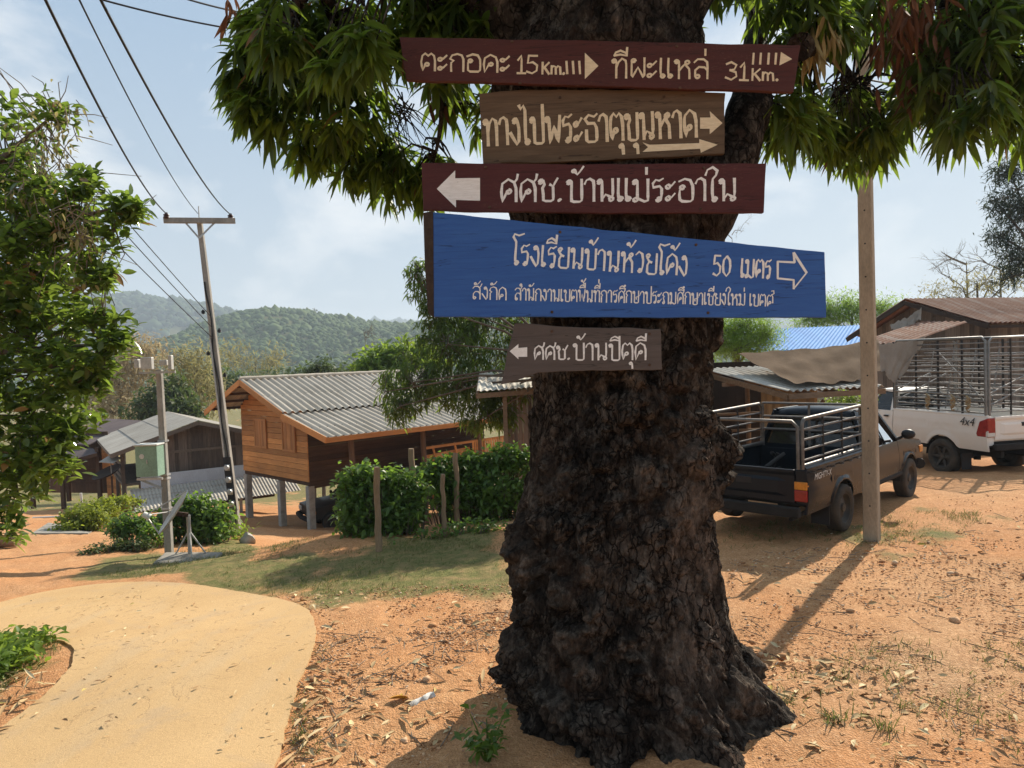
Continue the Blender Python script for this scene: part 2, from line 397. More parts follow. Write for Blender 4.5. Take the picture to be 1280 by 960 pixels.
base = T.mix(T.math('MULTIPLY', crk, .55), base, (.16, .1, .06)); pt_ = T.noise(1.7, 7, .65, None, .5); base = T.mix(T.math('MULTIPLY', T.rng(pt_, .54, .66), .4), base, (.40, .30, .20)); base = T.mix(T.math('MULTIPLY', T.rng(T.noise(18, 4, .6), .66, .72), .7), base, (.22, .14, .08))
M['road'] = T.bsdf(base, .92, 0, .15, T.math('ADD', nf, T.math('MULTIPLY', ng, .6)), .5, .008)
st = .09
xs = np.arange(lo[0]-.2, hi[0]+.2, st); ys = np.arange(lo[1]-.2, hi[1]+.2, st)
def jag(p, k): return .022*mnoise.noise(Vector((k*.13, 3.1, 0)))+.012*mnoise.noise(Vector((k*.45, 9.1, 0)))
edge = [(p[0]+jag(p, i), p[1]+jag(p, i+40)) for i, p in enumerate(smoothloop(road_w, 2))]
from mathutils.geometry import delaunay_2d_cdt
gx, gy = np.meshgrid(xs, ys, indexing='ij'); keep = inpoly(gx, gy, edge) & (polydist(gx, gy, edge[::4]) > .06)
pts = [Vector(p) for p in edge]+[Vector((a, b)) for a, b in zip(gx[keep], gy[keep])]
ne = len(edge)
vv, _, ff, *_ = delaunay_2d_cdt(pts, [(i, (i+1) % ne) for i in range(ne)], [], 1, 1e-4)
vx = np.array([v.x for v in vv]); vy = np.array([v.y for v in vv]); vz = gz(vx, vy)+.022+.004*fbm(vx, vy, 2.0, 3)
V = [(a, b, c) for a, b, c in zip(vx, vy, vz)]; nv = len(V)
mb = MB(); mb.v = V+[(a, b, c-.12) for a, b, c in V[:ne]]; mb.n = len(mb.v); mb.f = [tuple(f) for f in ff]+[(i, nv+i, nv+(i+1) % ne, (i+1) % ne) for i in range(ne)]
road = mb.build('road', M['road'], smooth=False); tag(road, 'narrow dusty concrete village road curving left', 'road', kind='structure')
# ============================================================ HILLS
def leafcloudmat(name, a, b, rough=.8, tw=.0): 
    t = NT(name); r = t.island(); n = t.noise(.012, 4, .6); f = t.math('ADD', t.math('MULTIPLY', r, .6), t.math('MULTIPLY', n, .5), clamp=True)
    t.bsdf(t.mix(t.rng(f, .15, .9), a, b), rough, 0, .1); return t.m
M['forest'] = leafcloudmat('hill_forest', (.045, .08, .03), (.095, .135, .045)); M['forest_far'] = leafcloudmat('far_hill_forest', (.025, .052, .024), (.06, .095, .036))
T = NT('hill_ground'); n = T.noise(.02, 6, .6); M['hillg'] = T.bsdf(T.mix(T.rng(n, .35, .65), (.05, .07, .025), (.13, .125, .05)), .95, 0, .1)
def icosph(sd):
    b_ = bmesh.new(); bmesh.ops.create_icosphere(b_, subdivisions=sd, radius=1.0); b_.verts.ensure_lookup_table(); r_ = np.array([v.co[:] for v in b_.verts]), np.array([[v.index for v in f.verts] for f in b_.faces]); b_.free(); return r_
ico1V, ico1F = icosph(1)
ico = bmesh.new(); bmesh.ops.create_icosphere(ico, subdivisions=2, radius=1.0); ico.verts.ensure_lookup_table()
icoV = np.array([v.co[:] for v in ico.verts]); icoF = np.array([[v.index for v in f.verts] for f in ico.faces]); ico.free()
def hill(name, prof, D, width, label, crowns, crad, mat_f, base=-14, xpad=1.6):
    P = np.array([at(px, py, D) for px, py in prof]); ax, azz = P[:, 0], P[:, 2]
    x0, x1 = ax[0], ax[-1]; nx_, ny_ = 220, 70
    xs = np.linspace(x0, x1, nx_); ts = np.linspace(-1, 1, ny_); rz_ = np.interp(xs, ax, azz)
    rz_ = np.convolve(np.r_[[rz_[0]]*3, rz_, [rz_[-1]]*3], np.ones(7)/7, 'valid')
    Xh, Th = np.meshgrid(xs, ts, indexing='ij'); prof_ = (np.cos(Th*math.pi)*.5+.5)**.9
    gully = 1+.22*fbm(Xh, Th*width, 1/(width*.16), 3)*(1-np.exp(-(Th/.25)**2)); Zh = base+(rz_[:, None]-base)*prof_*np.clip(gully, .5, 1.3); Yh = D+Th*width+.12*width*fbm(Xh, Th*0, 1/(width*.5), 8)
    a0 = (np.arange(nx_-1)[:, None]*ny_+np.arange(ny_-1)[None]).reshape(-1); Fq = np.stack([a0, a0+ny_, a0+ny_+1, a0+1], -1)
    o = npmesh(name, np.stack([Xh, Yh, Zh], -1).reshape(-1, 3), Fq, M['hillg'], None, True); tag(o, label, 'hill', kind='structure')
    n = crowns; i = rng.integers(0, nx_-1, n); u = rng.random(n); j = rng.integers(int(ny_*.12), int(ny_*.56), n); w = rng.random(n)
    def lerp(A): return (A[i, j]*(1-u)+A[i+1, j]*u)*(1-w)+(A[i, j+1]*(1-u)+A[i+1, j+1]*u)*w
    c = np.stack([lerp(Xh), lerp(Yh), lerp(Zh)], -1); r = crad*rng.lognormal(0, .35, n); keep = rng.random(n) < .55+.9*fbm(c[:, 0], c[:, 1]*1.0, 1/(crad*9), 5)+.3; c, r = c[keep], r[keep]; n = len(c)
    nz_ = 1+.28*np.sin(ico1V@np.array([3.1, 2.2, 4.3])[:, None]*1.7+rng.random(n)[None]*6.28)[:, :].T+.18*np.sin(ico1V@np.array([-5.3, 6.1, 3.7])[:, None]+rng.random(n)[None]*6.28).T
    V = c[:, None]+ico1V[None]*nz_[..., None]*r[:, None, None]*np.array([1, 1, 1.05]); Fq = (ico1F[None]+(np.arange(n)*len(ico1V))[:, None, None]).reshape(-1, 3)
    f = npmesh('forest', V.reshape(-1, 3), Fq, mat_f); tag(f, label.replace('hill', 'wood covering the hill', 1), 'forest', kind='stuff')
    return lambda x, t: (x, D+t*width, float(np.interp(x, xs, rz_)))
hill('hill', [(-700, 430), (-300, 395), (-100, 380), (30, 374), (110, 375), (160, 371), (190, 372), (215, 378), (245, 381), (280, 387), (300, 393), (340, 403), (400, 412), (520, 425), (700, 440)], 1150, 420, 'blue far hill behind the left tree', 12000, 4.6, M['forest_far'])
ridge = hill('hill', [(120, 470), (200, 447), (250, 425), (285, 403), (315, 393), (350, 389), (385, 392), (420, 398), (450, 404), (500, 408), (560, 404), (620, 402), (700, 405), (800, 420), (900, 440)], 560, 230, 'green hill rising behind the teak house', 17000, 1.75, M['forest'])
hill('hill', [(350, 430), (420, 410), (470, 404), (500, 402), (560, 404), (700, 398), (800, 402), (900, 396), (985, 401), (1100, 404), (1300, 398), (1500, 402), (1900, 420)], 2100, 330, 'pale distant hill along the horizon', 3500, 9, M['forest_far'])
M['tw'] = plain('hill_tree_trunk', (.10, .085, .07), .9, .3)
def simple_tree(name, base, h, blobs, m, label, group, tr=.2, leaf=None):
    """trunk + a crown of leaf clumps for far trees"""
    t = empty(name, base, 0, label, 'tree', group); mb = MB(); mb.tube([(0, 0, -.5), (h*.02, 0, h*.4), (0, h*.02, h*.8)], [tr, tr*.75, tr*.3], 7)
    for k in range(5): a = k*1.3; mb.tube([(0, 0, h*(.4+.07*k)), (h*.16*math.cos(a), h*.16*math.sin(a), h*(.6+.07*k))], [tr*.4, tr*.12], 5)
    mb.build('trunk', M['tw'], t, True); Vs, Fs, b = [], [], 0
    for (x, y, z, r, n) in blobs:
        p = rng.normal(0, 1, (n, 3)); p /= np.linalg.norm(p, axis=1)[:, None]; p *= (rng.random(n)**.4)[:, None]*r*np.array([1, 1, .8]); c = p+np.array((x, y, z))
        s = r*rng.uniform(.10, .24, n); q_ = rng.normal(0, 1, (n, 3)); q_ /= np.linalg.norm(q_, axis=1)[:, None]; e = np.cross(q_, rng.normal(0, 1, (n, 3))); e /= np.linalg.norm(e, axis=1)[:, None]; f = np.cross(q_, e)
        V = c[:, None]+np.stack([e*1.3, f*.55, -e*1.3, -f*.55], 1)*s[:, None, None]; Vs.append(V.reshape(-1, 3)); Fs.append(np.arange(n*4).reshape(-1, 4)+b); b += n*4
    npmesh('crown', np.concatenate(Vs), np.concatenate(Fs), m, t); return t
M['f_hill'] = leafmat('ridge_leaves', (.03, .05, .02), (.07, .09, .03), (.1, .14, .04), .2, .7)
for px, py, h, lab in ((349, 392, 8, 'round topped tree alone on the highest point of the green hill'), (386, 395, 8, 'left one of a pair of trees on the green ridge'), (394, 396, 10, 'taller right one of a pair of trees on the green ridge'), (322, 396, 6, 'small tree on the left shoulder of the green ridge'), (433, 404, 9, 'thin tree on the right shoulder of the green ridge'), (368, 393, 5, 'low tree between the others on the green ridge')):
    p = at(px, py, 560); simple_tree('ridge_tree', p-np.array((0, 0, 3)), h, [(0, 0, h*.8, h*.26, 60), (h*.1, 0, h*.65, h*.2, 40)], M['f_hill'], lab, 'trees standing on the green ridge', .25)
# ============================================================ MANGO TREE
TD = 5.05
sil_y = [1010, 960, 930, 900, 870, 850, 825, 800, 770, 740, 700, 680, 650, 620, 600, 580, 550, 500, 460, 430, 400, 350, 300, 200, 100, 20, -60, -160, -260]
sil_l = [585, 612, 632, 640, 650, 648, 630, 634, 636, 634, 636, 632, 634, 642, 650, 654, 656, 660, 662, 660, 656, 650, 640, 612, 606, 640, 655, 655, 650]
sil_r = [1045, 1003, 992, 975, 955, 942, 930, 918, 908, 904, 900, 898, 895, 898, 900, 902, 900, 892, 892, 896, 896, 890, 884, 884, 884, 880, 875, 872, 870]
S_ = [(at((a+b)/2, y, TD), at(a, y, TD), at(b, y, TD)) for y, a, b in zip(sil_y, sil_l, sil_r)]
tz = np.array([s[0][2] for s in S_]); tx = np.array([s[0][0] for s in S_]); tr_ = np.array([np.linalg.norm(s[2]-s[1])/2 for s in S_])
tz = np.r_[-.35, tz]; tx = np.r_[tx[0], tx]; tr_ = np.r_[tr_[0]*1.12, tr_]
order = np.argsort(tz); tz, tx, tr_ = tz[order], tx[order], tr_[order]
ZT = 5.6
nth, nzz = 420, 620
th = np.linspace(0, 2*np.pi, nth, endpoint=False); zz = np.linspace(-.3, ZT, nzz)
cx = np.interp(zz, tz, tx); rr = np.interp(zz, tz, tr_); ker = np.ones(13)/13
def sm(a): return np.convolve(np.r_[[a[0]]*6, a, [a[-1]]*6], ker, 'valid')
cx, rr = sm(cx), sm(rr)
TH, ZZ = np.meshgrid(th, zz, indexing='ij'); RB = np.repeat(rr[None], nth, 0)
DR = np.zeros(TH.shape); BU = np.zeros(TH.shape)
# root flares
for a, w, h in ((-.35, .26, .42), (.35, .25, .30), (-1.2, .22, .30), (-2.0, .22, .26), (-2.7, .25, .28), (1.5, .3, .3), (2.6, .3, .3)):
    d = np.angle(np.exp(1j*(TH-a))); DR += h*.55*np.exp(-(d/w)**2)*np.exp(-np.clip(ZZ+.05, 0, 9)/.42)
# burls: (photo position, radius px, height m); the bulging knots the trunk is covered with
burl = [(775, 790, 20), (690, 712, 18), (752, 505, 22), (720, 640, 17), (645, 695, 34), (640, 668, 22), (640, 800, 32), (645, 840, 22), (650, 880, 18), (700, 585, 18), (735, 560, 15), (790, 580, 22), (785, 495, 26), (830, 470, 18), (760, 460, 20), (720, 680, 14), (668, 640, 20), (850, 560, 20), (868, 520, 16), (700, 500, 12), (735, 730, 18), (700, 760, 22), (745, 850, 30), (690, 840, 26), (820, 520, 14), (905, 575, 30), (897, 548, 26), (908, 600, 20), (883, 610, 16), (898, 415, 22), (925, 812, 20), (905, 830, 20), (660, 735, 22), (670, 610, 12), (800, 640, 14), (845, 450, 14), (780, 700, 18), (760, 760, 15), (720, 790, 14), (690, 640, 12), (745, 610, 14), (830, 610, 12), (870, 450, 14), (655, 670, 16), (672, 570, 10), (710, 460, 10), (800, 540, 12), (660, 820, 18), (860, 880, 26), (800, 900, 24), (720, 910, 24), (930, 880, 16)]
burl += [(rng.uniform(650, 900), rng.uniform(450, 900), rng.uniform(5, 11)) for _ in range(70)]
warp = fbm(np.cos(TH)*5+2, ZZ*4.5+np.sin(TH)*5, 2.2, 41)
for bx, by, br in burl:
    p = at(bx, by, TD); z0 = p[2]; c0 = np.interp(z0, zz, cx); r0 = np.interp(z0, zz, rr)
    s = np.clip((p[0]-c0)/r0, -.985, .985); a = math.asin(s)-math.pi/2     # front side is -90 deg
    rm = br/F*4.6; d = np.angle(np.exp(1j*(TH-a)))*r0; q = np.sqrt(d**2+(ZZ-z0)**2)/rm
    hb_k = rng.uniform(.42, .95); br *= rng.uniform(.8, 1.3); q = q*.9*(1+.42*warp+.08*np.sin(3*np.arctan2(ZZ-z0, d)+bx)+.05*np.sin(7*np.arctan2(ZZ-z0, d)+by))
    BU = np.maximum(BU, np.clip(1.1-q, 0, 1)*(.7+.3*np.cos(q*11)))
    DR += rm*hb_k*np.sqrt(np.clip(1-(q/1.12)**2, 0, 1))*(.8+.2*np.cos(q*11))-rm*.22*np.exp(-((q-1.3)/.22)**2)
for k in range(60):         # the rest of the knots, round the sides and the back
    z0 = rng.uniform(0, 2.6); a = rng.uniform(.1, np.pi-.1); rm = rng.uniform(.05, .16); r0 = np.interp(z0, zz, rr)
    d = np.angle(np.exp(1j*(TH-a)))*r0; q = np.sqrt(d**2+(ZZ-z0)**2)/rm; DR += rm*.5*np.sqrt(np.clip(1-q**2, 0, 1))
# the long hollow scar on the right front where the bark is gone
for (bx, by, wx, wy, dp) in ((838, 690, 26, 55, .09), (880, 700, 15, 60, .05), (790, 890, 10, 30, .12), (845, 870, 8, 40, .09), (700, 880, 9, 30, .07)):
    p = at(bx, by, TD); z0 = p[2]; c0 = np.interp(z0, zz, cx); r0 = np.interp(z0, zz, rr); a = math.asin(np.clip((p[0]-c0)/r0, -.98, .98))-math.pi/2
    d = np.angle(np.exp(1j*(TH-a)))*r0/(wx/F*4.6); e = (ZZ-z0)/(wy/F*4.6); DR -= dp*np.clip(1.3-np.sqrt(d*d+e*e)*1.0, 0, .8)
arc = TH*.62
DR += .030*fbm(np.cos(TH)*2.2+7, ZZ*1.6+np.sin(TH)*2.2, 1.3, 3)+.012*fbm(np.cos(TH)*4+np.sin(TH)*1.3, ZZ*3+np.sin(TH)*4, 2.1, 9)
rid = 1-2*np.abs(fbm(np.cos(TH)*6+3, np.sin(TH)*6+ZZ*.9, 1.6, 21)); DR += .017*rid
rid2 = np.abs(fbm(np.cos(TH)*9+3, np.sin(TH)*9+ZZ*3.4, 2.0, 33)); DR -= .03*np.clip(.22-rid2, 0, 1)/.22*.6
P3 = np.stack([np.cos(TH)*RB, np.sin(TH)*RB, ZZ], -1).reshape(-1, 3)
det = np.array([mnoise.ridged_multi_fractal(Vector((p[0]*8, p[1]*8, p[2]*5.5)), .9, 2.1, 4, 1.0, 2.0) for p in P3]).reshape(TH.shape)
det2 = np.array([mnoise.noise(Vector((p[0]*26, p[1]*26, p[2]*17))) for p in P3]).reshape(TH.shape)
DR += .015*(det-det.mean())+.009*det2
RAD = RB+DR-.055
TY = TD+RAD*np.sin(TH)*.97
_f = np.clip((ZZ-2.45)/.12, 0, 1)*np.clip((4.45-ZZ)/.2, 0, 1)      # the bark behind the boards has been cut flat
_lim = 4.36+.10+.03*fbm(np.cos(TH)*5, ZZ*4, 1.5, 4)
TY = np.where((TY < _lim), TY*(1-_f)+_lim*_f, TY)
scar = np.clip(.1+1.7*np.exp(-((TH-5.45)/.42)**2)*np.clip((ZZ-.3)/.5, 0, 1)*np.clip((2.3-ZZ)/.4, 0, 1)+.9*fbm(np.cos(TH)*2, ZZ*1.2, 1.3, 14)-.25, 0, 1)
TV = np.stack([cx[None]+RAD*np.cos(TH), TY, ZZ], -1).reshape(-1, 3)
I = np.arange(nth)[:, None]; J = np.arange(nzz-1)[None]; a0 = I*nzz+J; b0 = ((I+1) % nth)*nzz+J
TF = np.stack([a0, b0, b0+1, a0+1], -1).reshape(-1, 4)
T = NT('mango_bark'); v = T.mapped((1, 1, .6)); nb = T.noise(1.7, 6, .6); nm = T.noise(9, 8, .68, v, .6); nf = T.noise(42, 6, .7, v, .4); nl = T.noise(3.0, 5, .6)
base = T.mix(T.rng(nb, .35, .65), (.020, .016, .013), (.056, .044, .035)); base = T.mix(T.rng(nm, .50, .70), base, (.18, .15, .12))
base = T.mix(T.rng(nm, .46, .34), base, (.010, .008, .0065))
base = T.mix(T.math('MULTIPLY', T.rng(nl, .58, .68), .5), base, (.075, .040, .024))
base = T.mix(T.math('MULTIPLY', T.rng(T.noise(6.5, 3), .64, .7), .4), base, (.13, .12, .10))
sc_ = T.N('ShaderNodeAttribute', attribute_name='scar').outputs['Fac']; bu_ = T.N('ShaderNodeAttribute', attribute_name='burl').outputs['Fac']
ns_ = T.noise(14, 7, .7, T.mapped((1, 1, .16)), .4); wood_ = T.mix(T.rng(ns_, .35, .65), (.10, .074, .057), (.24, .19, .15))
base = T.mix(T.math('MULTIPLY', sc_, T.rng(nm, .3, .6)), base, wood_); base = T.mix(T.math('MULTIPLY', T.rng(bu_, .08, .75), T.rng(T.noise(2.6, 4), .38, .6)), base, T.mix(T.rng(nm, .35, .65), (.04, .029, .022), (.20, .145, .105)))
vo_ = T.N('ShaderNodeTexVoronoi', feature='DISTANCE_TO_EDGE'); vo_.inputs['Scale'].default_value = 17; wv_ = T.N('ShaderNodeVectorMath', operation='ADD'); T.t.links.new(T.mapped((1, 1, .42)), wv_.inputs[0]); nv_ = T.N('ShaderNodeTexNoise'); nv_.inputs['Scale'].default_value = 7; nv_.inputs['Detail'].default_value = 5; T.t.links.new(T.obj(), nv_.inputs['Vector']); sv_ = T.N('ShaderNodeVectorMath', operation='SCALE'); sv_.inputs['Scale'].default_value = .16; T.t.links.new(nv_.outputs['Color'], sv_.inputs[0]); T.t.links.new(sv_.outputs[0], wv_.inputs[1]); T.t.links.new(wv_.outputs[0], vo_.inputs['Vector'])
fis = T.rng(vo_.outputs['Distance'], .0, .09); fis = T.math('MAXIMUM', fis, T.math('MULTIPLY', T.rng(T.noise(2.3, 5, .6, None, .5), .44, .6), .9)); base = T.mix(T.math('SUBTRACT', 1.0, fis), base, (.006, .005, .004)); base = T.mix(T.math('MULTIPLY', T.rng(T.noise(4.2, 6, .7, None, .3), .56, .66), .55), base, (.20, .175, .145))
base = T.mix(.9, base, T.rng(nf, .3, .7, .35, 1.6), 'MULTIPLY')
M['bark'] = T.bsdf(base, .92, 0, .12, T.math('ADD', T.math('MULTIPLY', nm, 1.0), T.math('ADD', T.math('MULTIPLY', nf, .8), T.math('MULTIPLY', fis, .7))), 1.0, .05)
mango = empty('mango_tree', (np.interp(0, zz, cx), TD, 0), label='huge knobbly old mango tree with a dark burled trunk carrying five signboards', cat='tree')
off = np.array(mango.location)
trunk = npmesh('trunk', TV-off, TF, M['bark'], mango, True)
for nme, arr in (('scar', scar), ('burl', np.clip(BU, 0, 1))):
    a_ = trunk.data.attributes.new(nme, 'FLOAT', 'POINT'); a_.data.foreach_set('value', np.ascontiguousarray(arr.ravel(), np.float32))
# limbs
mb = MB()
def limb(pts, rads, n=14, wob=.05, sub=7):
    P = [np.array(p, float) for p in pts]; out = []; ro = []
    for i in range(len(P)-1):
        p0, p1, p2, p3 = P[max(i-1, 0)], P[i], P[i+1], P[min(i+2, len(P)-1)]
        for k in range(sub):
            t = k/sub; q = .5*((2*p1)+(-p0+p2)*t+(2*p0-5*p1+4*p2-p3)*t*t+(-p0+3*p1-3*p2+p3)*t**3)
            r = rads[i]*(1-t)+rads[i+1]*t
            out.append(q+rng.normal(0, wob*r, 3)); ro.append(r*(1+rng.normal(0, .04)))
    out.append(P[-1]); ro.append(rads[-1]); mb.tube([o-off for o in out], ro, n); return out
limbs = []
top = np.array([np.interp(5.2, zz, cx), TD, 5.2])
limbs.append(limb([at(850, 330, 5.0), at(905, 215, 4.85), at(940, 125, 4.95), at(945, 50, 5.5), at(960, -60, 6.2), at(1060, -200, 6.3)], [.24, .19, .135, .085, .06, .03]))
limbs.append(limb([top-(0, 0, 1.4), top+(-.9, -.1, -.1), top+(-2.0, -.2, .7), top+(-3.4, .3, 1.5)], [.36, .26, .17, .06]))
limbs.append(limb([top-(0, 0, .6), top+(.4, .6, 1.2), top+(1.0, 1.6, 2.6), top+(1.5, 2.8, 4.0)], [.42, .3, .2, .07]))
limbs.append(limb([top-(0, 0, .8), top+(-.3, -.7, .9), top+(-.7, -2.2, 2.0), top+(-.6, -4.0, 2.8)], [.38, .26, .17, .06]))
limbs.append(limb([top-(0, 0, .6), top+(-.3, .5, 1.3), top+(-1.0, 1.4, 2.8), top+(-1.4, 2.2, 4.3)], [.40, .28, .18, .07]))
limbs.append(limb([top-(0, 0, 1.0), top+(.8, -.3, .3), top+(2.2, -1.0, 1.3), top+(3.4, -1.6, 2.0)], [.34, .22, .14, .05]))
limbs.append(limb([at(770, 10, 5.0), at(640, -40, 4.7), at(520, -60, 4.6), at(400, -30, 4.9), at(345, 60, 5.1)], [.30, .14, .10, .06, .025]))
limbs.append(limb([at(1150, -120, 5.0), at(1180, 0, 5.3), at(1200, 80, 5.2)], [.10, .06, .02]))
limbs.append(limb([at(1000, 60, 4.8), at(1040, 70, 5.6), at(1080, 120, 6.1)], [.09, .05, .015]))
limbs.append(limb([at(520, -60, 4.6), at(545, 60, 5.3), at(552, 140, 5.4), at(545, 190, 5.4)], [.07, .035, .02, .012]))
limbs.append(limb([at(400, -30, 4.9), at(440, 90, 5.5), at(470, 190, 5.6)], [.06, .035, .012]))
# leafy masses: photo position of the centre, distance, radius across and up in photo px, how many twig ends
BL = [(345, 70, 5.1, 52, 50, 20), (415, 60, 5.2, 60, 60, 26), (500, 35, 5.0, 62, 60, 26), (425, 130, 5.2, 55, 55, 24), (328, 128, 5.1, 40, 38, 16), (462, 188, 5.6, 50, 45, 20), (502, 220, 5.6, 40, 35, 15), (395, 175, 5.5, 40, 30, 13), (570, 50, 5.0, 62, 60, 26), (585, 140, 5.7, 42, 50, 12), (600, 10, 5.0, 50, 50, 20), (540, 215, 5.7, 30, 28, 8), (330, 20, 5.2, 35, 40, 12), (440, 75, 4.3, 55, 40, 9), (510, 60, 4.2, 40, 50, 8), (350, 40, 4.6, 40, 40, 8), (300, 110, 5.2, 18, 30, 5),
      (990, 8, 4.9, 50, 28, 16), (1045, 30, 5.0, 30, 30, 8), (920, -14, 5.2, 36, 26, 6), (1020, 35, 5.4, 42, 38, 11), (960, 165, 5.6, 34, 32, 10), (985, 150, 4.9, 26, 40, 7), (1010, 150, 5.2, 36, 36, 12), (1072, 172, 6.0, 62, 40, 36), (1110, 150, 6.0, 40, 36, 12), (1140, 120, 5.6, 30, 26, 6), (1110, 40, 5.9, 50, 34, 12), (1195, 90, 5.2, 60, 60, 26), (1240, 60, 5.0, 60, 70, 28), (1270, 110, 5.1, 46, 50, 15), (1215, 135, 4.7, 46, 30, 10), (1265, 170, 5.3, 24, 24, 5), (1200, 15, 5.2, 70, 50, 26), (1100, -5, 5.6, 70, 30, 14), (1300, 40, 5.0, 60, 80, 26), (1185, 170, 5.0, 22, 18, 3), (985, 75, 5.2, 24, 30, 6),
      (1050, 140, 5.9, 40, 30, 12)]
BB = [(-3.2, 5.0, 5.9, 1.0, .8, 40), (-2.2, 4.0, 6.6, 1.3, .9, 50), (-1.0, 3.0, 6.6, 1.3, .9, 50), (.6, 2.6, 6.8, 1.4, 1.0, 55), (2.2, 3.2, 6.6, 1.3, .9, 50), (3.4, 3.4, 6.2, 1.0, .7, 24), (2.0, 6.2, 7.9, 1.2, .8, 30), (.6, 7.0, 8.4, 1.5, 1.2, 60), (-1.2, 6.6, 8.0, 1.5, 1.1, 60), (-2.6, 6.2, 7.2, 1.3, 1.0, 50), (.6, 5.0, 8.2, 1.7, 1.2, 70), (-.8, 5.2, 6.0, 1.0, .7, 40), (.7, 3.8, 5.6, 1.0, .6, 36), (2.2, 5.2, 5.9, .9, .7, 36), (.7, 5.4, 5.9, 1.2, .9, 50), (.0, 6.6, 5.8, 1.0, .8, 40), (1.6, 6.6, 5.8, 1.0, .8, 40), (-1.5, 1.2, 6.6, 1.2, .8, 40), (1.8, 1.4, 6.9, 1.2, .8, 40)]
signbox = [(498, 44, 1000, 116), (596, 108, 912, 208), (524, 200, 962, 270), (528, 260, 1034, 404), (622, 400, 834, 488)]
def leafblade(L, W, segs=4, fold=.25, tipw=1.0):
    """one leaf along +x, blade in xy, returns verts and quads"""
    V = []; 
    for i in range(segs+1):
        t = i/segs; w = W*(math.sin(math.pi*min(1, t**.85))**.8)*(1 if t < .55 else 1) if 0 < i < segs else W*.04
        V += [(L*t, -w, fold*w), (L*t, 0, 0), (L*t, w, fold*w)]
    Q = []
    for i in range(segs):
        a = 3*i; Q += [(a, a+1, a+4, a+3), (a+1, a+2, a+5, a+4)]
    return np.array(V), np.array(Q)
def place_leaves(bases, dirs, ups, Ls, V0, Q0, droop):
    """bases n x3, dirs leaf axis, ups approx normal; droop bends along the leaf"""
    n = len(bases); d = dirs/np.linalg.norm(dirs, axis=1)[:, None]
    s = np.cross(ups, d); s /= np.linalg.norm(s, axis=1)[:, None]+1e-9; u = np.cross(d, s)
    X0 = V0[None, :, 0]*Ls[:, None]; Y0 = V0[None, :, 1]*Ls[:, None]; Z0 = V0[None, :, 2]*Ls[:, None]
    P = bases[:, None]+X0[..., None]*d[:, None]+Y0[..., None]*s[:, None]+Z0[..., None]*u[:, None]
    P[..., 2] -= droop[:, None]*(V0[None, :, 0]**2)*Ls[:, None]
    Fq = (Q0[None]+(np.arange(n)*len(V0))[:, None, None]).reshape(-1, 4)
    return P.reshape(-1, 3), Fq
tips = []
def tipok(p):
    if 3.0 < p[1] < 5.0:
        x, y = proj(p)
        for (a, b, c, d_) in signbox:
            if a-26 < x < c+26 and b-60 < y < d_+10 and p[1] < 4.75: return False
        if p[1] < 4.75 and 640 < x < 930 and y > -30: return False
    r = math.hypot(p[0]-np.interp(p[2], zz, cx), p[1]-TD)
    return r > np.interp(p[2], zz, rr)+.12
for bx, by, D, rx, ry, n in BL:
    c = at(bx, by, D); ax = rx/F*D; az = ry/F*D
    for _ in range(int(n*(1.3 if bx < 900 else 1.05))):
        q = rng.normal(0, 1, 3); q /= np.linalg.norm(q); q *= rng.uniform(.25, 1)**.6
        p = c+q*(ax, min(.55, .8*ax), az)
        if tipok(p+np.array([0, 0, .08])): tips.append(p+np.array([0, 0, .08]))
nfront = len(tips)
for x, y, z, rh, rv, n in BB:
    for _ in range(n):
        q = rng.normal(0, 1, 3); q /= np.linalg.norm(q); q *= rng.uniform(.2, 1)**.5
        p = np.array((x, y, z))+q*(rh, rh, rv)
        X_, Y_ = proj(p) if p[1] > .5 else (-9e3, -9e3)
        if p[1] > .5 and Y_ > -(25+260/p[1]) and -150 < X_ < 1430 and not (640 < X_ < 900 and Y_ < 40 and p[1] > 5.2): continue
        tips.append(p)
tips = np.array(tips)
nl_ = rng.integers(13, 21, len(tips)); idx = np.repeat(np.arange(len(tips)), nl_); n = len(idx)
az_ = rng.uniform(0, 2*np.pi, n); el = rng.normal(-.55, .42, n)
dirs = np.stack([np.cos(az_)*np.cos(el), np.sin(az_)*np.cos(el), np.sin(el)], -1)
bases = tips[idx]+dirs*.02+np.c_[np.zeros((n, 2)), -rng.uniform(0, .10, n)]
ups = np.tile([0, 0, 1.0], (n, 1))+rng.normal(0, .35, (n, 3))
V0, Q0 = leafblade(1.0, .115, 5, .35)
Ls = rng.uniform(.10, .215, n)
LV, LF = place_leaves(bases, dirs, ups, Ls, V0, Q0, rng.uniform(.15, .6, n))
M['mango_leaf'] = leafmat('mango_leaf', (.020, .042, .009), (.055, .098, .017), (.28, .41, .045), .46, .36, (.20, .11, .04), .012)
crown = npmesh('crown', LV-off, LF, M['mango_leaf'], mango, False)
# twigs reach every leafy end from the nearest limb
lp = np.array([q for l in limbs for q in l[3:]])
for p in tips[:nfront]:
    d = ((lp-p)**2).sum(1); d[np.abs(lp[:, 2]-p[2]) < 0] = 9
    q = lp[int(np.argmin(d))]
    if np.linalg.norm(q-p) > 1.3: q = p+(q-p)/np.linalg.norm(q-p)*.6
    m_ = (p+q)/2+np.array([0, 0, .10*np.linalg.norm(p-q)])+rng.normal(0, .03, 3)
    if not (tipok(q) and tipok(m_)): continue
    mb.tube([q-off, m_-off, p-off], [.012, .008, .004], 5, False)
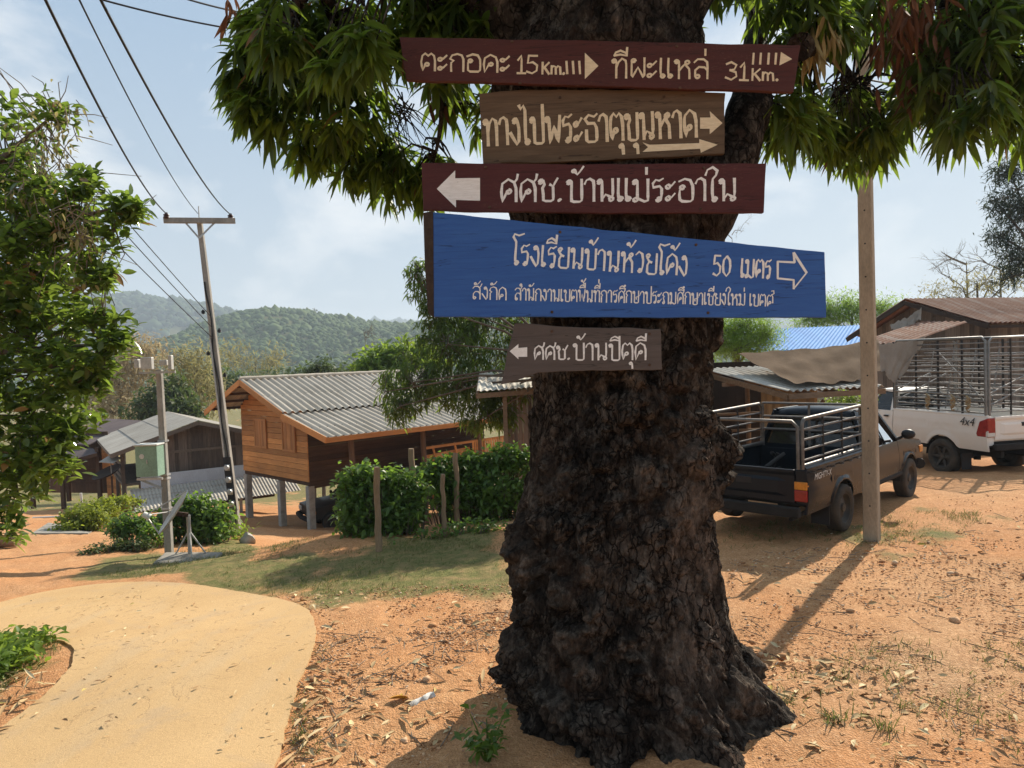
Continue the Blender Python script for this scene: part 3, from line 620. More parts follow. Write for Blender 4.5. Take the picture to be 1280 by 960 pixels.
# bare hanging stalks in the gap left of the signs
for k in range(26):
    c = at(rng.normal(500, 12), rng.normal(130, 8), 5.4); e = at(rng.normal(505, 26), rng.uniform(150, 205), 5.4)
    mb.tube([c-off, (c+e)/2+(rng.normal(0, .03), 0, .04)-off, e-off], [.006, .004, .002], 4, False)
    c = at(rng.normal(1060, 12), rng.normal(100, 8), 5.6); e = at(rng.normal(1055, 26), rng.uniform(120, 160), 5.6)
    mb.tube([c-off, (c+e)/2+(rng.normal(0, .03), 0, .04)-off, e-off], [.006, .004, .002], 4, False)
limbo = mb.build('branches', M['bark'], mango, True, fix=False)
# hanging dead and pale leaves
def deadcluster(name, spots, c1, c2, label):
    bs, ds, L_ = [], [], []
    for bx, by, D, rx, ry, k in spots:
        c = at(bx, by, D)
        for _ in range(k):
            bs.append(c+rng.normal(0, .5, 3)*(rx/F*D, rx/F*D*.8, ry/F*D)); ds.append((rng.normal(0, .35), rng.normal(0, .35), -1)); L_.append(rng.uniform(.14, .24))
    bs, ds, L_ = np.array(bs), np.array(ds), np.array(L_)
    V_, Q_ = leafblade(1.0, .085, 4, .9)
    P, Fq = place_leaves(bs, ds, rng.normal(0, 1, (len(bs), 3)), L_, V_, Q_, np.zeros(len(bs)))
    t = leafmat(name+'_mat', c1, c2, c2, .22, .8)
    o = npmesh(name, P-off, Fq, t, mango); o['label'] = label
deadcluster('dead_leaves', [(1150, 40, 5.3, 55, 50, 130), (1190, 100, 5.4, 30, 40, 60), (1130, 90, 5.3, 18, 30, 25), (560, 105, 5.5, 22, 24, 26), (288, 6, 5.2, 8, 14, 10), (1140, 12, 5.0, 40, 30, 50)], (.085, .035, .018), (.20, .085, .04), 'bunch of brown withered hanging leaves')
deadcluster('pale_leaves', [(1022, 52, 4.9, 30, 22, 46)], (.28, .22, .09), (.46, .36, .17), 'bunch of pale yellowish brown hanging leaves')
# ============================================================ SIGNBOARDS (hand painted Thai lettering drawn stroke by stroke)
def lp_(cx, cy, r=.085, a0=0, turn=360, n=9):
    return [(cx+r*math.cos(R(a0+turn*i/n)), cy+r*math.sin(R(a0+turn*i/n))) for i in range(n+1)]
# glyph: (advance width, [strokes]); consonants stand between y 0 and 1
TL = lambda x=.11, y=.87: lp_(x, y, .085, 180, -360)       # head loop at the upper left
GL = {
 'ก': (.72, [[(.1, 0), (.1, .5), (.21, .6), (.05, .72), (.14, .92), (.36, 1.0), (.55, .92), (.62, .7), (.62, 0)]]),
 'ข': (.70, [TL()+[(.22, .9), (.25, .74), (.17, .58), (.2, .3), (.2, .04), (.3, 0), (.52, 0), (.6, .06), (.6, 1.0)]]),
 'ค': (.74, [lp_(.36, .45, .085, 90, -360)+[(.25, .38), (.1, .0), (.06, .45), (.1, .8), (.34, 1.0), (.57, .86), (.64, .6), (.64, 0)]]),
 'ง': (.56, [lp_(.26, .87, .085, 180, -360)+[(.38, .85), (.44, .6), (.42, .12), (.34, 0), (.2, .18), (.02, .44)]]),
 'ช': (.74, [TL()+[(.22, .9), (.25, .74), (.17, .58), (.2, .3), (.2, .04), (.3, 0), (.5, 0), (.59, .06), (.59, .62)], [(.46, .74), (.6, .66), (.66, .8), (.78, 1.02)]]),
 'ด': (.72, [lp_(.3, .36, .085, 180, -360)+[(.2, .26), (.12, .02), (.06, .45), (.1, .8), (.33, 1.0), (.56, .86), (.62, .6), (.62, 0)]]),
 'ต': (.74, [lp_(.3, .36, .085, 180, -360)+[(.2, .26), (.12, .02), (.05, .5), (.1, .86), (.22, .99), (.35, .86), (.48, .99), (.6, .86), (.64, .6), (.64, 0)]]),
 'ถ': (.74, [lp_(.14, .09, .085, 0, 360)+[(.22, .2), (.1, .5), (.21, .6), (.05, .72), (.14, .92), (.36, 1.0), (.57, .92), (.64, .7), (.64, 0)]]),
 'ท': (.74, [TL()+[(.21, .86), (.21, 0)], [(.21, .5), (.3, .82), (.45, 1.0), (.6, .9), (.63, .7), (.63, 0)]]),
 'ธ': (.70, [[(.64, 1.02), (.5, .92), (.24, .99), (.06, .84), (.2, .68), (.5, .68), (.6, .52), (.6, .06), (.5, 0), (.2, 0), (.12, .06), (.12, .44)]]),
 'น': (.78, [TL()+[(.21, .86), (.21, 0)], [(.21, .08), (.36, .3), (.52, .2)], lp_(.58, .1, .085, 180, -360)+[(.64, .25), (.64, 1.0)]]),
 'บ': (.72, [TL()+[(.21, .86), (.21, .04), (.3, 0), (.54, 0), (.62, .06), (.62, 1.0)]]),
 'ป': (.72, [TL()+[(.21, .86), (.21, .04), (.3, 0), (.54, 0), (.62, .06), (.62, 1.42)]]),
 'ผ': (.76, [lp_(.2, .86, .085, 0, 360)+[(.12, .8), (.12, .1), (.15, 0), (.39, .52), (.62, 0), (.66, .1), (.66, 1.0)]]),
 'พ': (.80, [TL()+[(.2, .86), (.22, 0), (.43, .62), (.62, 0), (.72, 1.0)]]),
 'ม': (.78, [TL()+[(.21, .86), (.21, .18)], lp_(.14, .09, .085, 90, 360)+[(.3, .1), (.5, .0), (.64, .05), (.64, 1.0)]]),
 'ย': (.72, [lp_(.14, .87, .085, 0, 360)+[(.09, .76), (.22, .6), (.36, .56)], [(.22, .6), (.12, .42), (.12, .08), (.22, 0), (.54, 0), (.62, .06), (.62, 1.0)]]),
 'ร': (.56, [lp_(.3, .09, .085, 180, 360)+[(.4, .12), (.42, .56), (.34, .68), (.08, .62), (.06, .8), (.18, .96), (.32, .92), (.48, 1.02)]]),
 'ล': (.72, [[(.06, .84), (.2, 1.0), (.45, 1.0), (.6, .86), (.62, .6), (.62, 0)], [(.62, .42), (.5, .58), (.26, .6), (.1, .42), (.1, .1)]+lp_(.2, .1, .085, 180, 300)]),
 'ว': (.58, [lp_(.3, .09, .085, 180, 360)+[(.41, .14), (.45, .6), (.38, .9), (.2, 1.0), (.03, .84)]]),
 'ศ': (.76, [lp_(.36, .45, .085, 90, -360)+[(.25, .38), (.1, .0), (.06, .45), (.1, .8), (.34, 1.0), (.57, .86), (.64, .6), (.64, 0)], [(.58, .86), (.68, 1.0), (.72, 1.22)]]),
 'ษ': (.78, [TL()+[(.21, .86), (.21, .04), (.3, 0), (.54, 0), (.62, .06), (.62, 1.0)], [(.4, .3), (.36, .48), (.5, .5), (.78, .66)]]),
 'ส': (.76, [[(.06, .84), (.2, 1.0), (.45, 1.0), (.6, .86), (.62, .6), (.62, 0)], [(.62, .42), (.5, .58), (.26, .6), (.1, .42), (.1, .1)]+lp_(.2, .1, .085, 180, 300), [(.56, .9), (.66, 1.0), (.76, 1.2)]]),
 'ห': (.80, [TL()+[(.21, .86), (.21, 0)], [(.21, .4), (.36, .62), (.46, .74)], lp_(.56, .84, .085, 200, 360)+[(.52, .66), (.64, .5), (.66, 0)]]),
 'อ': (.72, [lp_(.2, .62, .085, 0, 360)+[(.1, .5), (.1, .08), (.2, 0), (.54, 0), (.62, .08), (.62, .7), (.52, .94), (.3, 1.0), (.06, .88)]]),
 'แ': (.66, [lp_(.18, .09, .085, 0, 360)+[(.1, .2), (.1, 1.0)], lp_(.5, .09, .085, 0, 360)+[(.42, .2), (.42, 1.0)]]),
 'เ': (.36, [lp_(.18, .09, .085, 0, 360)+[(.1, .2), (.1, 1.0)]]),
 'โ': (.42, [lp_(.24, .09, .085, 0, 360)+[(.16, .2), (.16, 1.1), (.0, 1.32), (.06, 1.46), (.3, 1.40), (.58, 1.5)]]),
 'ไ': (.42, [lp_(.28, .09, .085, 0, 360)+[(.2, .2), (.2, 1.25), (.12, 1.42), (.0, 1.3), (-.08, 1.44)]]),
 'ใ': (.44, [lp_(.28, .09, .085, 0, 360)+[(.2, .2), (.2, 1.0), (.33, 1.16), (.38, 1.36), (.2, 1.52), (-.02, 1.4), (-.1, 1.16)]]),
 'ะ': (.50, [lp_(.12, .66, .085, 90, 360)+[(.26, .7), (.4, .88)], lp_(.12, .14, .085, 90, 360)+[(.26, .18), (.4, .36)]]),
 'า': (.52, [[(.02, .76), (.1, .94), (.24, 1.0), (.38, .9), (.4, .7), (.4, 0)]]),
 '.': (.28, [lp_(.1, .05, .03)]), ' ': (.45, []),
 '0': (.66, [[(.32, 1.0), (.12, .8), (.08, .5), (.12, .2), (.32, 0), (.52, .2), (.56, .5), (.52, .8), (.32, 1.0)]]),
 '1': (.42, [[(.08, .74), (.24, 1.0), (.24, 0)], [(.06, 0), (.42, 0)]]),
 '3': (.60, [[(.08, .88), (.28, 1.0), (.5, .84), (.42, .6), (.24, .54)], [(.24, .54), (.48, .44), (.52, .2), (.3, .0), (.06, .12)]]),
 '5': (.62, [[(.52, 1.0), (.14, 1.0)], [(.14, 1.0), (.1, .58), (.32, .64), (.52, .46), (.5, .16), (.3, 0), (.06, .1)]]),
 'K': (.60, [[(.1, 0), (.1, .74)], [(.5, .74), (.12, .32)], [(.22, .42), (.52, 0)]]),
 'm': (.76, [[(.08, 0), (.08, .52)], [(.08, .36), (.2, .52), (.34, .46), (.36, 0)], [(.36, .36), (.48, .52), (.62, .46), (.66, 0)]]),
 '๕': (.78, [lp_(.36, .32, .1, 180, -360)+[(.24, .2), (.16, .02), (.06, .4), (.1, .78), (.26, .96), (.38, .84), (.5, .98), (.64, .8), (.66, .3)], [(.56, .98), (.76, 1.08), (.72, 1.32), (.5, 1.28)]]),
}
# marks over and under: drawn relative to the right edge of their consonant
UP = {
 'ั': [lp_(-.52, 1.22, .07, 0, 360)+[(-.44, 1.16), (-.3, 1.2), (-.12, 1.42)]],
 'ิ': [[(-.62, 1.14), (-.56, 1.3), (-.36, 1.4), (-.16, 1.3), (-.1, 1.14), (-.36, 1.2), (-.62, 1.14)]],
 'ี': [[(-.62, 1.14), (-.56, 1.3), (-.36, 1.4), (-.16, 1.3), (-.1, 1.14), (-.36, 1.2), (-.62, 1.14)], [(-.1, 1.14), (-.08, 1.56)]],
 'ึ': [[(-.62, 1.14), (-.56, 1.3), (-.36, 1.4), (-.16, 1.3), (-.1, 1.14), (-.36, 1.2), (-.62, 1.14)], lp_(-.1, 1.4, .065)],
 'ื': [[(-.62, 1.14), (-.56, 1.3), (-.36, 1.4), (-.16, 1.3), (-.1, 1.14), (-.36, 1.2), (-.62, 1.14)], [(-.08, 1.14), (-.06, 1.56)], [(-.22, 1.3), (-.2, 1.56)]],
 'ำ': [lp_(-.14, 1.26, .085)],
 '่': [[(-.2, 1.2), (-.2, 1.5)]],
 '้': [lp_(-.42, 1.36, .055, 0, 360)+[(-.34, 1.3), (-.28, 1.2), (-.16, 1.34), (-.02, 1.56)]],
 'ุ': [lp_(-.2, -.2, .06, 0, 360)+[(-.12, -.2), (-.1, -.5)]],
}
def smooth(P, corner=70, sub=5):
    P = [np.array(p, float) for p in P]
    if len(P) < 3: return P
    out = []
    for i in range(len(P)-1):
        p1, p2 = P[i], P[i+1]; p0 = P[i-1] if i else 2*p1-p2; p3 = P[i+2] if i+2 < len(P) else 2*p2-p1
        def ang(a, b, c):
            u, v = b-a, c-b; return math.degrees(math.acos(np.clip(u@v/(np.linalg.norm(u)*np.linalg.norm(v)+1e-9), -1, 1)))
        if i and ang(P[i-1], p1, p2) > corner: p0 = 2*p1-p2
        if i+2 < len(P) and ang(p1, p2, P[i+2]) > corner: p3 = 2*p2-p1
        m1 = (p2-p0)/2; m2 = (p3-p1)/2; L = np.linalg.norm(p2-p1)
        for m in (m1, m2):
            k = np.linalg.norm(m)
            if k > L*1.2: m *= L*1.2/k
        n = max(1, int(sub*min(1, L/.12)))
        for k in range(n):
            t = k/n; out.append((2*t**3-3*t*t+1)*p1+(t**3-2*t*t+t)*m1+(-2*t**3+3*t*t)*p2+(t**3-t*t)*m2)
    out.append(P[-1]); return out
class Lettering:
    """strokes on a board: a flat brush held at an angle, each stroke a thin strip of paint"""
    def __init__(s, thick, thin=None, nib=40): s.mb = MB(); s.mb2 = MB(); s.k = 0; s.a = thick; s.b = thin if thin else thick; s.nib = R(nib)
    def stroke(s, pts, M_, arrow=False):
        P = smooth(pts); Q = []
        for i, p in enumerate(P):
            d = P[min(i+1, len(P)-1)]-P[max(i-1, 0)]; l = np.linalg.norm(d)
            if l < 1e-9: continue
            d = d/l; n = np.array([-d[1], d[0]])
            w = s.b+(s.a-s.b)*abs(math.sin(math.atan2(d[1], d[0])-s.nib))
            w *= 1+.09*math.sin(i*1.3+s.k); Q.append((p+n*w/2, p-n*w/2))
        if len(Q) < 2: return
        # flat ends reach a little past the stroke
        for e, j in ((0, 1), (-1, -2)):
            a, b = Q[e]; c = (a+b)/2-(Q[j][0]+Q[j][1])/2; c = c/(np.linalg.norm(c)+1e-9)*s.b*.4; Q[e] = (a+c, b+c)
        s.k += 1; V = []; 
        for i, (a, b) in enumerate(Q):
            for q in (a, b): V.append(M_(q[0], q[1], .0016+.00006*(s.k % 9)+i*.000012))
        (s.mb2 if arrow else s.mb).add(V, [(2*i, 2*i+1, 2*i+3, 2*i+2) for i in range(len(Q)-1)])
    def poly(s, P, M_): s.k += 1; s.mb2.add([M_(x, y, .0018) for x, y in P], [tuple(range(len(P)))])
    def text(s, txt, x0, y0, x1, y1, h, M_, hs=None):
        """fit the line between two points of its baseline; h is the consonant height in board metres"""
        tot = 0
        for c in txt: tot += GL[c][0] if c in GL else (GL['า'][0] if c == 'ำ' else 0)
        L = math.hypot(x1-x0, y1-y0); ux, uy = (x1-x0)/L, (y1-y0)/L; sx = L/tot; cx = 0.0; last = 0; prevup = False
        jr = random.Random(hash(txt) % 1000 if False else len(txt))
        def put(strokes, ox, dy=0.0, sc=1.0):
            for st in strokes:
                P = [(x0+ux*(ox+px)*sx-uy*(py+dy)*h, y0+uy*(ox+px)*sx+ux*(py+dy)*h) for px, py in st]
                s.stroke(P, M_)
        for c in txt:
            if c in GL:
                put(GL[c][1], cx, jr.uniform(-.025, .025)); cx += GL[c][0]; prevup = False
            elif c == 'ำ':
                put(UP['ำ'], cx); put(GL['า'][1], cx); cx += GL['า'][0]; prevup = False
            else:
                put(UP[c], cx, .38 if (c in '่้' and prevup) else 0.0)
                if c not in 'ุ': prevup = True
def boardmat(name, c, c2, wear=(.2, .13, .08), wearamt=.6, rough=.62):
    t = NT(name); v = t.mapped((1.3, 10, 16)); g = t.noise(2.2, 8, .65, v, .5); b = t.noise(2.0, 5, .6); f = t.noise(30, 5, .7, t.mapped((1, 3, 5)))
    base = t.mix(t.rng(g, .3, .7), c, c2)
    base = t.mix(t.math('MULTIPLY', t.math('MULTIPLY', t.rng(f, .56, .70), t.rng(b, .4, .65)), wearamt), base, wear)
    crack = t.math('LESS_THAN', t.math('ABSOLUTE', t.math('SUBTRACT', t.noise(1.0, 4, .55, t.mapped((.45, 5, 9))), .5)), .0028)
    base = t.mix(t.math('MULTIPLY', crack, .6), base, cm(c, .3))
    return t.bsdf(base, rough, 0, .3, t.math('SUBTRACT', t.math('ADD', g, t.math('MULTIPLY', f, .4)), crack), .35, .006)
def paint(name, c, c2, rough=.6):
    t = NT(name); f = t.noise(60, 5, .7); g = t.noise(14, 4, .6, t.mapped((1, 3, 6)))
    base = t.mix(t.rng(g, .35, .7), c, c2); base = t.mix(t.math('MULTIPLY', t.rng(f, .6, .72), .5), base, cm(c2, .45))
    return t.bsdf(base, rough, 0, .3, f, .2, .002)
M['b_red'] = boardmat('maroon_paint', (.052, .012, .009), (.080, .020, .014)); M['b_red2'] = boardmat('dark_red_paint', (.056, .0105, .0105), (.080, .019, .017))
M['b_wood'] = boardmat('grey_brown_bare_wood', (.075, .048, .029), (.145, .098, .06), (.06, .04, .025), .5, .8)
M['b_blue'] = boardmat('blue_paint', (.022, .085, .30), (.035, .12, .37), (.03, .05, .09), .5, .5)
M['b_grey'] = boardmat('grey_brown_paint', (.075, .059, .051), (.105, .084, .073), (.05, .035, .03), .4)
M['endgrain'] = plain('dark_weathered_wood', (.05, .035, .026), .9, .4, 9, 60, .6, .01)
M['p_cream'] = paint('cream_letter_paint', (.66, .54, .35), (.80, .69, .49)); M['p_white'] = paint('white_letter_paint', (.72, .70, .66), (.86, .85, .82))
M['iron'] = plain('rusty_iron', (.10, .06, .04), .7, .5, 20, 90, .3, .002, .5)
def board(name, corners, depth, thick, m, label, tilt=(0, 0), wav=.004, ends=None):
    """plank outline given by photo positions on an upright plane at `depth`, tilt leans the plane (dy per dx, dy per dz)"""
    c0 = at(*np.mean(corners, 0), depth); nrm = np.array([-tilt[0], 1.0, -tilt[1]]); nrm /= np.linalg.norm(nrm)
    ex = np.array([1.0, tilt[0], 0]); ex /= np.linalg.norm(ex); ez = np.cross(ex, nrm)
    def loc(px, py):
        d = ray(px, py); p = CAM+d*(((c0-CAM)@nrm)/(d@nrm)); q = p-c0; return q@ex, q@ez
    e = empty(name, c0, 0, label, 'sign', 'direction signs nailed to the mango trunk')
    e.matrix_world = Matrix(((ex[0], nrm[0], ez[0], c0[0]), (ex[1], nrm[1], ez[1], c0[1]), (ex[2], nrm[2], ez[2], c0[2]), (0, 0, 0, 1)))
    P = [loc(*c) for c in corners]; Q = []
    for i in range(len(P)):            # sawn edges are never quite straight
        a, b = np.array(P[i]), np.array(P[(i+1) % len(P)]); n = max(2, int(np.linalg.norm(b-a)/.06)); t_ = np.array([-(b-a)[1], (b-a)[0]])/np.linalg.norm(b-a)
        for k in range(n):
            t = k/n; w = 0 if k == 0 else wav*(mnoise.noise(Vector((a[0]*3+t*n*.4, i*7.1, c0[2]*9)))*1.4)
            Q.append(a+(b-a)*t+t_*w)
    mb = MB(); mb.prism([(q[0], 0, q[1]) for q in Q], (0, thick, 0)); mb.build('plank', m, e, False, .004)
    return e, loc, (lambda x, y, z: (x, -z, y))
def nails(e, loc, pts):
    for p in pts:
        x, z = loc(*p); mb = MB(); mb.tube([(x, -.006, z), (x, .002, z)], [.008, .010], 8); mb.build('nail', M['iron'], e)
def word(L, txt, loc, M_, p0, p1, top):
    a = loc(*p0); b = loc(*p1); c = loc(*top); h = abs((c[1]-a[1])-(b[1]-a[1])*(c[0]-a[0])/(b[0]-a[0])); L.text(txt, a[0], a[1], b[0], b[1], h, M_)
def shape(L, loc, M_, pts): L.poly([loc(*p) for p in pts], M_)
def line(L, loc, M_, pts): L.stroke([loc(*p) for p in pts], M_, True)
SD = 4.36
# 1 long maroon board, top
e, loc, F_ = board('signboard', [(499, 46), (1001, 56), (992, 115), (508, 100)], SD, .035, M['b_red'], 'long maroon board nailed highest, giving distances 15 Km and 31 Km')
L = Lettering(.0140, .0105)
word(L, 'ตะกอคะ', loc, F_, (525, 88.5), (639, 90), (525, 67))
word(L, '15', loc, F_, (645, 92), (674, 92.5), (645, 70)); word(L, 'Km.', loc, F_, (676, 92), (708, 93), (676, 73))
for x in (708, 716, 724): line(L, loc, F_, [(x, 77), (x+1, 92)])
shape(L, loc, F_, [(731, 66), (748, 82.5), (731, 99)])
word(L, 'ทีผะแหล่', loc, F_, (764, 97), (887, 98), (764, 73))
word(L, '31', loc, F_, (905, 100), (935, 101), (905, 78)); word(L, 'Km.', loc, F_, (938, 100), (975, 101), (938, 81))
for x in (941, 950, 960, 969): line(L, loc, F_, [(x+1, 67), (x, 80)])
shape(L, loc, F_, [(976, 65), (990, 74), (974, 82)])
L.mb.build('lettering', M['p_cream'], e, fix=False); L.mb2.build('arrow', M['p_cream'], e, fix=False); nails(e, loc, [(640, 52), (846, 58), (650, 104), (850, 110)])
# 2 bare wood
e, loc, F_ = board('signboard', [(599, 117), (640, 113), (800, 111), (907, 116), (906, 192), (760, 200), (604, 205)], SD+.06, .04, M['b_wood'], 'bare grey brown wooden board with carved cream lettering and two right arrows', wav=.007)
L = Lettering(.0215, .0105, 35)
word(L, 'ทางไปพระธาตุขุนหาด', loc, F_, (605, 182), (873, 172), (605, 148))
shape(L, loc, F_, [(875, 147), (888, 147), (887, 139), (903, 154), (887, 168), (887, 161), (875, 161)])
shape(L, loc, F_, [(803, 178), (812, 181), (874, 179), (874, 174), (897, 181), (876, 191), (875, 186), (803, 190), (810, 184)])
L.mb.build('lettering', M['p_cream'], e, fix=False); L.mb2.build('arrow', M['p_cream'], e, fix=False); nails(e, loc, [(700, 122), (830, 121), (700, 197)])
# 3 dark red, left arrow
e, loc, F_ = board('signboard', [(527, 203), (700, 205), (958, 204), (955, 266), (760, 267), (529, 263)], SD, .035, M['b_red2'], 'dark red board with a fat white left arrow, third from the top')
L = Lettering(.0200, .0075, 35)
shape(L, loc, F_, [(546, 236), (569, 213), (569, 223), (600, 222.5), (600, 251), (570, 250), (570, 259.5)])
word(L, 'ศศช.', loc, F_, (625, 252), (705, 251), (625, 224)); word(L, 'บ้านแม่ระอาใน', loc, F_, (708, 252), (922, 251), (708, 224))
L.mb.build('lettering', M['p_white'], e, fix=False); L.mb2.build('arrow', M['p_white'], e, fix=False); nails(e, loc, [(607, 209), (880, 210), (612, 259), (876, 261)])
# 4 big blue board
e, loc, F_ = board('signboard', [(541, 265), (1031, 315), (1033, 397), (542, 396)], SD-.03, .05, M['b_blue'], 'big blue wedge shaped board with two lines of white writing', tilt=(.05, 0))
mb = MB(); a = loc(529, 266); b = loc(541.5, 263.5); c = loc(542.5, 397); d = loc(535, 391); k = loc(531, 330)
mb.prism([(p[0], -.004, p[1]) for p in (a, b, c, d, k)], (0, .058, 0)); mb.build('weathered_end', M['endgrain'], e, False, .003)
L = Lettering(.0155, .0065, 35)
word(L, 'โรงเรียนบ้านห้วยโค้ง', loc, F_, (640, 331), (860, 345), (640, 305))
word(L, '50', loc, F_, (890, 345), (914, 346), (890, 320)); word(L, 'เมตร', loc, F_, (925, 346), (964, 348), (925, 323))
L2 = L; ar = [(972, 327), (993, 328), (992, 316), (1008, 341), (992, 361), (992, 350), (972, 348), (972, 327)]
for p, q in zip(ar[:-1], ar[1:]): line(L, loc, F_, [p, q])
L.a, L.b = .0088, .0045
word(L, 'สังกัด', loc, F_, (590, 374), (634, 375), (590, 358)); word(L, 'สำนักงานเขตพื้นที่การศึกษาประถมศึกษาเชียงใหม่', loc, F_, (643, 375), (932, 382), (643, 360))
word(L, 'เขต๕', loc, F_, (936, 382), (967, 383), (936, 367))
L.mb.build('lettering', M['p_white'], e, fix=False); L.mb2.build('arrow', M['p_white'], e, fix=False); nails(e, loc, [(700, 290), (870, 306), (690, 390), (885, 391)])
# 5 small grey board, fish tail left end
e, loc, F_ = board('signboard', [(643, 404), (700, 408), (826, 411), (828, 462), (740, 463), (672, 466), (626, 481), (634, 440)], SD-.02, .03, M['b_grey'], 'small grey brown board, lowest of the five, with a slanted left end', wav=.006)
L = Lettering(.0128, .0065, 35)
shape(L, loc, F_, [(637, 439), (648, 430), (648, 435), (659, 434), (659, 446), (648, 446), (648, 449)])
word(L, 'ศศช.', loc, F_, (667, 449), (714, 449), (667, 432)); word(L, 'บ้านปิตุคี', loc, F_, (716, 450), (809, 450), (716, 429))
L.mb.build('lettering', M['p_white'], e, fix=False); L.mb2.build('arrow', M['p_white'], e, fix=False); nails(e, loc, [(690, 414), (812, 417), (812, 456)])
# ============================================================ HOUSES ON THE LEFT
def corr(mb, o, eu, ev, U, V, pitch=.15, amp=.02, laps=1, th=.008, per=6, lapdrop=.012):
    """corrugated sheets: waves run along ev (down the slope); o is the top corner"""
    o, eu, ev = (np.asarray(k, float) for k in (o, eu, ev)); eu = eu/np.linalg.norm(eu); ev = ev/np.linalg.norm(ev)
    n = np.cross(eu, ev); n = n if n[2] > 0 else -n
    nu = max(4, int(U/pitch*per)); us = np.linspace(0, U, nu+1)
    for k in range(laps):
        a, b = V*k/laps, V*(k+1)/laps+(.08 if k < laps-1 else 0); lift = (laps-1-k)*lapdrop
        wob = rng.normal(0, .006, 3)
        G = [[o+eu*u+ev*v+n*(amp*math.sin(2*math.pi*u/pitch)+lift*(1-(v-a)/(b-a)*.0)+wob[j]) for j, v in enumerate(np.linspace(a, b, 3))] for u in us]
        mb.slab(G, -n*th)
def boards(mb, o, eu, ez, U, Z, w=.14, th=.02, across='h', top=None, bot=None, gap=.004, nrm=None):
    """boarding on a wall; eu along the wall, ez up; top(u)/bot(u) cut the boards"""
    o, eu, ez = (np.asarray(k, float) for k in (o, eu, ez)); n = np.cross(eu, ez) if nrm is None else np.asarray(nrm, float)
    if across == 'h':
        k = int(round(Z/w)); gap = max(gap, w*.07)
        for i in range(k):
            z0, z1 = Z*i/k, Z*(i+1)/k-gap; a, b = 0.0, U
            if top is not None:
                us = np.linspace(0, U, 120); ok = us[np.array([top(u) for u in us]) > z1-.02]
                if len(ok) < 2: continue
                a, b = ok.min(), ok.max()
            P = [o+eu*a+ez*z0, o+eu*b+ez*z0, o+eu*b+ez*z1, o+eu*a+ez*z1]
            P[0] = P[0]+n*.012; P[1] = P[1]+n*.012; mb.prism(P, -n*th)
    else:
        k = int(round(U/w))
        for i in range(k):
            a, b = U*i/k, U*(i+1)/k-gap; j = rng.uniform(0, .012)
            t0 = top(a) if top else Z; t1 = top(b) if top else Z; b0 = bot(a) if bot else 0.0
            P = [o+eu*a+ez*b0, o+eu*b+ez*b0, o+eu*b+ez*t1, o+eu*a+ez*t0]; mb.prism([p+n*j for p in P], -n*th)
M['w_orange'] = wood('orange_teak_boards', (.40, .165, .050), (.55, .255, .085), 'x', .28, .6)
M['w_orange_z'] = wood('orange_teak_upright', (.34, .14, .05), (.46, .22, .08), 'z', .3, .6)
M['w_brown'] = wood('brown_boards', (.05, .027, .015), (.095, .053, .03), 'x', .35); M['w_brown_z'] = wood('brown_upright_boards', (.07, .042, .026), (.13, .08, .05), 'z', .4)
M['w_grey_z'] = wood('weathered_grey_boards', (.095, .078, .064), (.19, .155, .125), 'z', .45, .85); M['w_grey'] = wood('weathered_grey_rails', (.11, .09, .07), (.2, .165, .13), 'x', .35, .85)
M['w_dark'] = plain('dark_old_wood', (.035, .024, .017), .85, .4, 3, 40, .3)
def roofmat(name, c, c2, dirt, rough=.9, metal=0.0, k=(7, .5, .5), rot=(0, 0, 0)):
    t = NT(name); a = t.noise(.8, 6, .6); s = t.noise(1.0, 6, .65, t.mapped(k, rot)); f = t.noise(25, 5, .65); r = t.island()
    base = t.mix(t.rng(a, .3, .7), c, c2); base = t.mix(t.math('MULTIPLY', t.rng(s, .48, .72), .75), base, dirt)
    base = t.mix(.5, base, t.rng(f, .25, .75, .65, 1.3), 'MULTIPLY'); base = t.mix(1.0, base, t.rng(r, 0, 1, .88, 1.1), 'MULTIPLY')
    return t.bsdf(base, rough, metal, .12, f, .3, .004)
M['r_grey'] = roofmat('fibre_cement_roof', (.43, .38, .31), (.55, .49, .41), (.25, .21, .165)); M['r_barn'] = roofmat('old_grey_roof', (.30, .28, .245), (.40, .375, .33), (.22, .195, .165))
M['r_plum'] = roofmat('dark_plum_roof', (.085, .07, .072), (.13, .105, .105), (.10, .08, .07)); M['r_rust'] = roofmat('rusty_tin_roof', (.17, .075, .045), (.27, .145, .095), (.36, .31, .265), .85, 0, (5, .3, .3), (0, 0, R(-17)))
M['r_tin'] = roofmat('pale_tin_roof', (.42, .40, .36), (.55, .52, .45), (.25, .17, .11), .8, 0, (6, .5, .5), (0, 0, R(-15))); M['r_blue'] = roofmat('blue_metal_roof', (.15, .32, .60), (.18, .37, .66), (.14, .26, .48), .8, 0)
M['concrete'] = plain('pale_concrete', (.36, .34, .30), .9, .25, 4, 60, .35, .004); M['conc_dark'] = plain('stained_concrete', (.25, .235, .205), .9, .3, 3, 50, .4, .004)
M['plaster'] = plain('pale_blue_panel', (.50, .55, .60), .7, .12, 2, 30, .1)
M['black'] = plain('dark_cloth', (.02, .018, .016), .9, .3)  # even near-black cloth for the cab seats, dashboards and steering wheels
# ---- the teak house on stilts
hu = np.array([.7, .714]); hu /= np.linalg.norm(hu); rz = math.atan2(hu[1], hu[0]); GH = -3.05
P0 = np.array([-9.57, 25.0])
house = empty('stilt_house', (P0[0], P0[1], GH), rz, 'orange teak house on stilts with a grey corrugated roof', 'house')
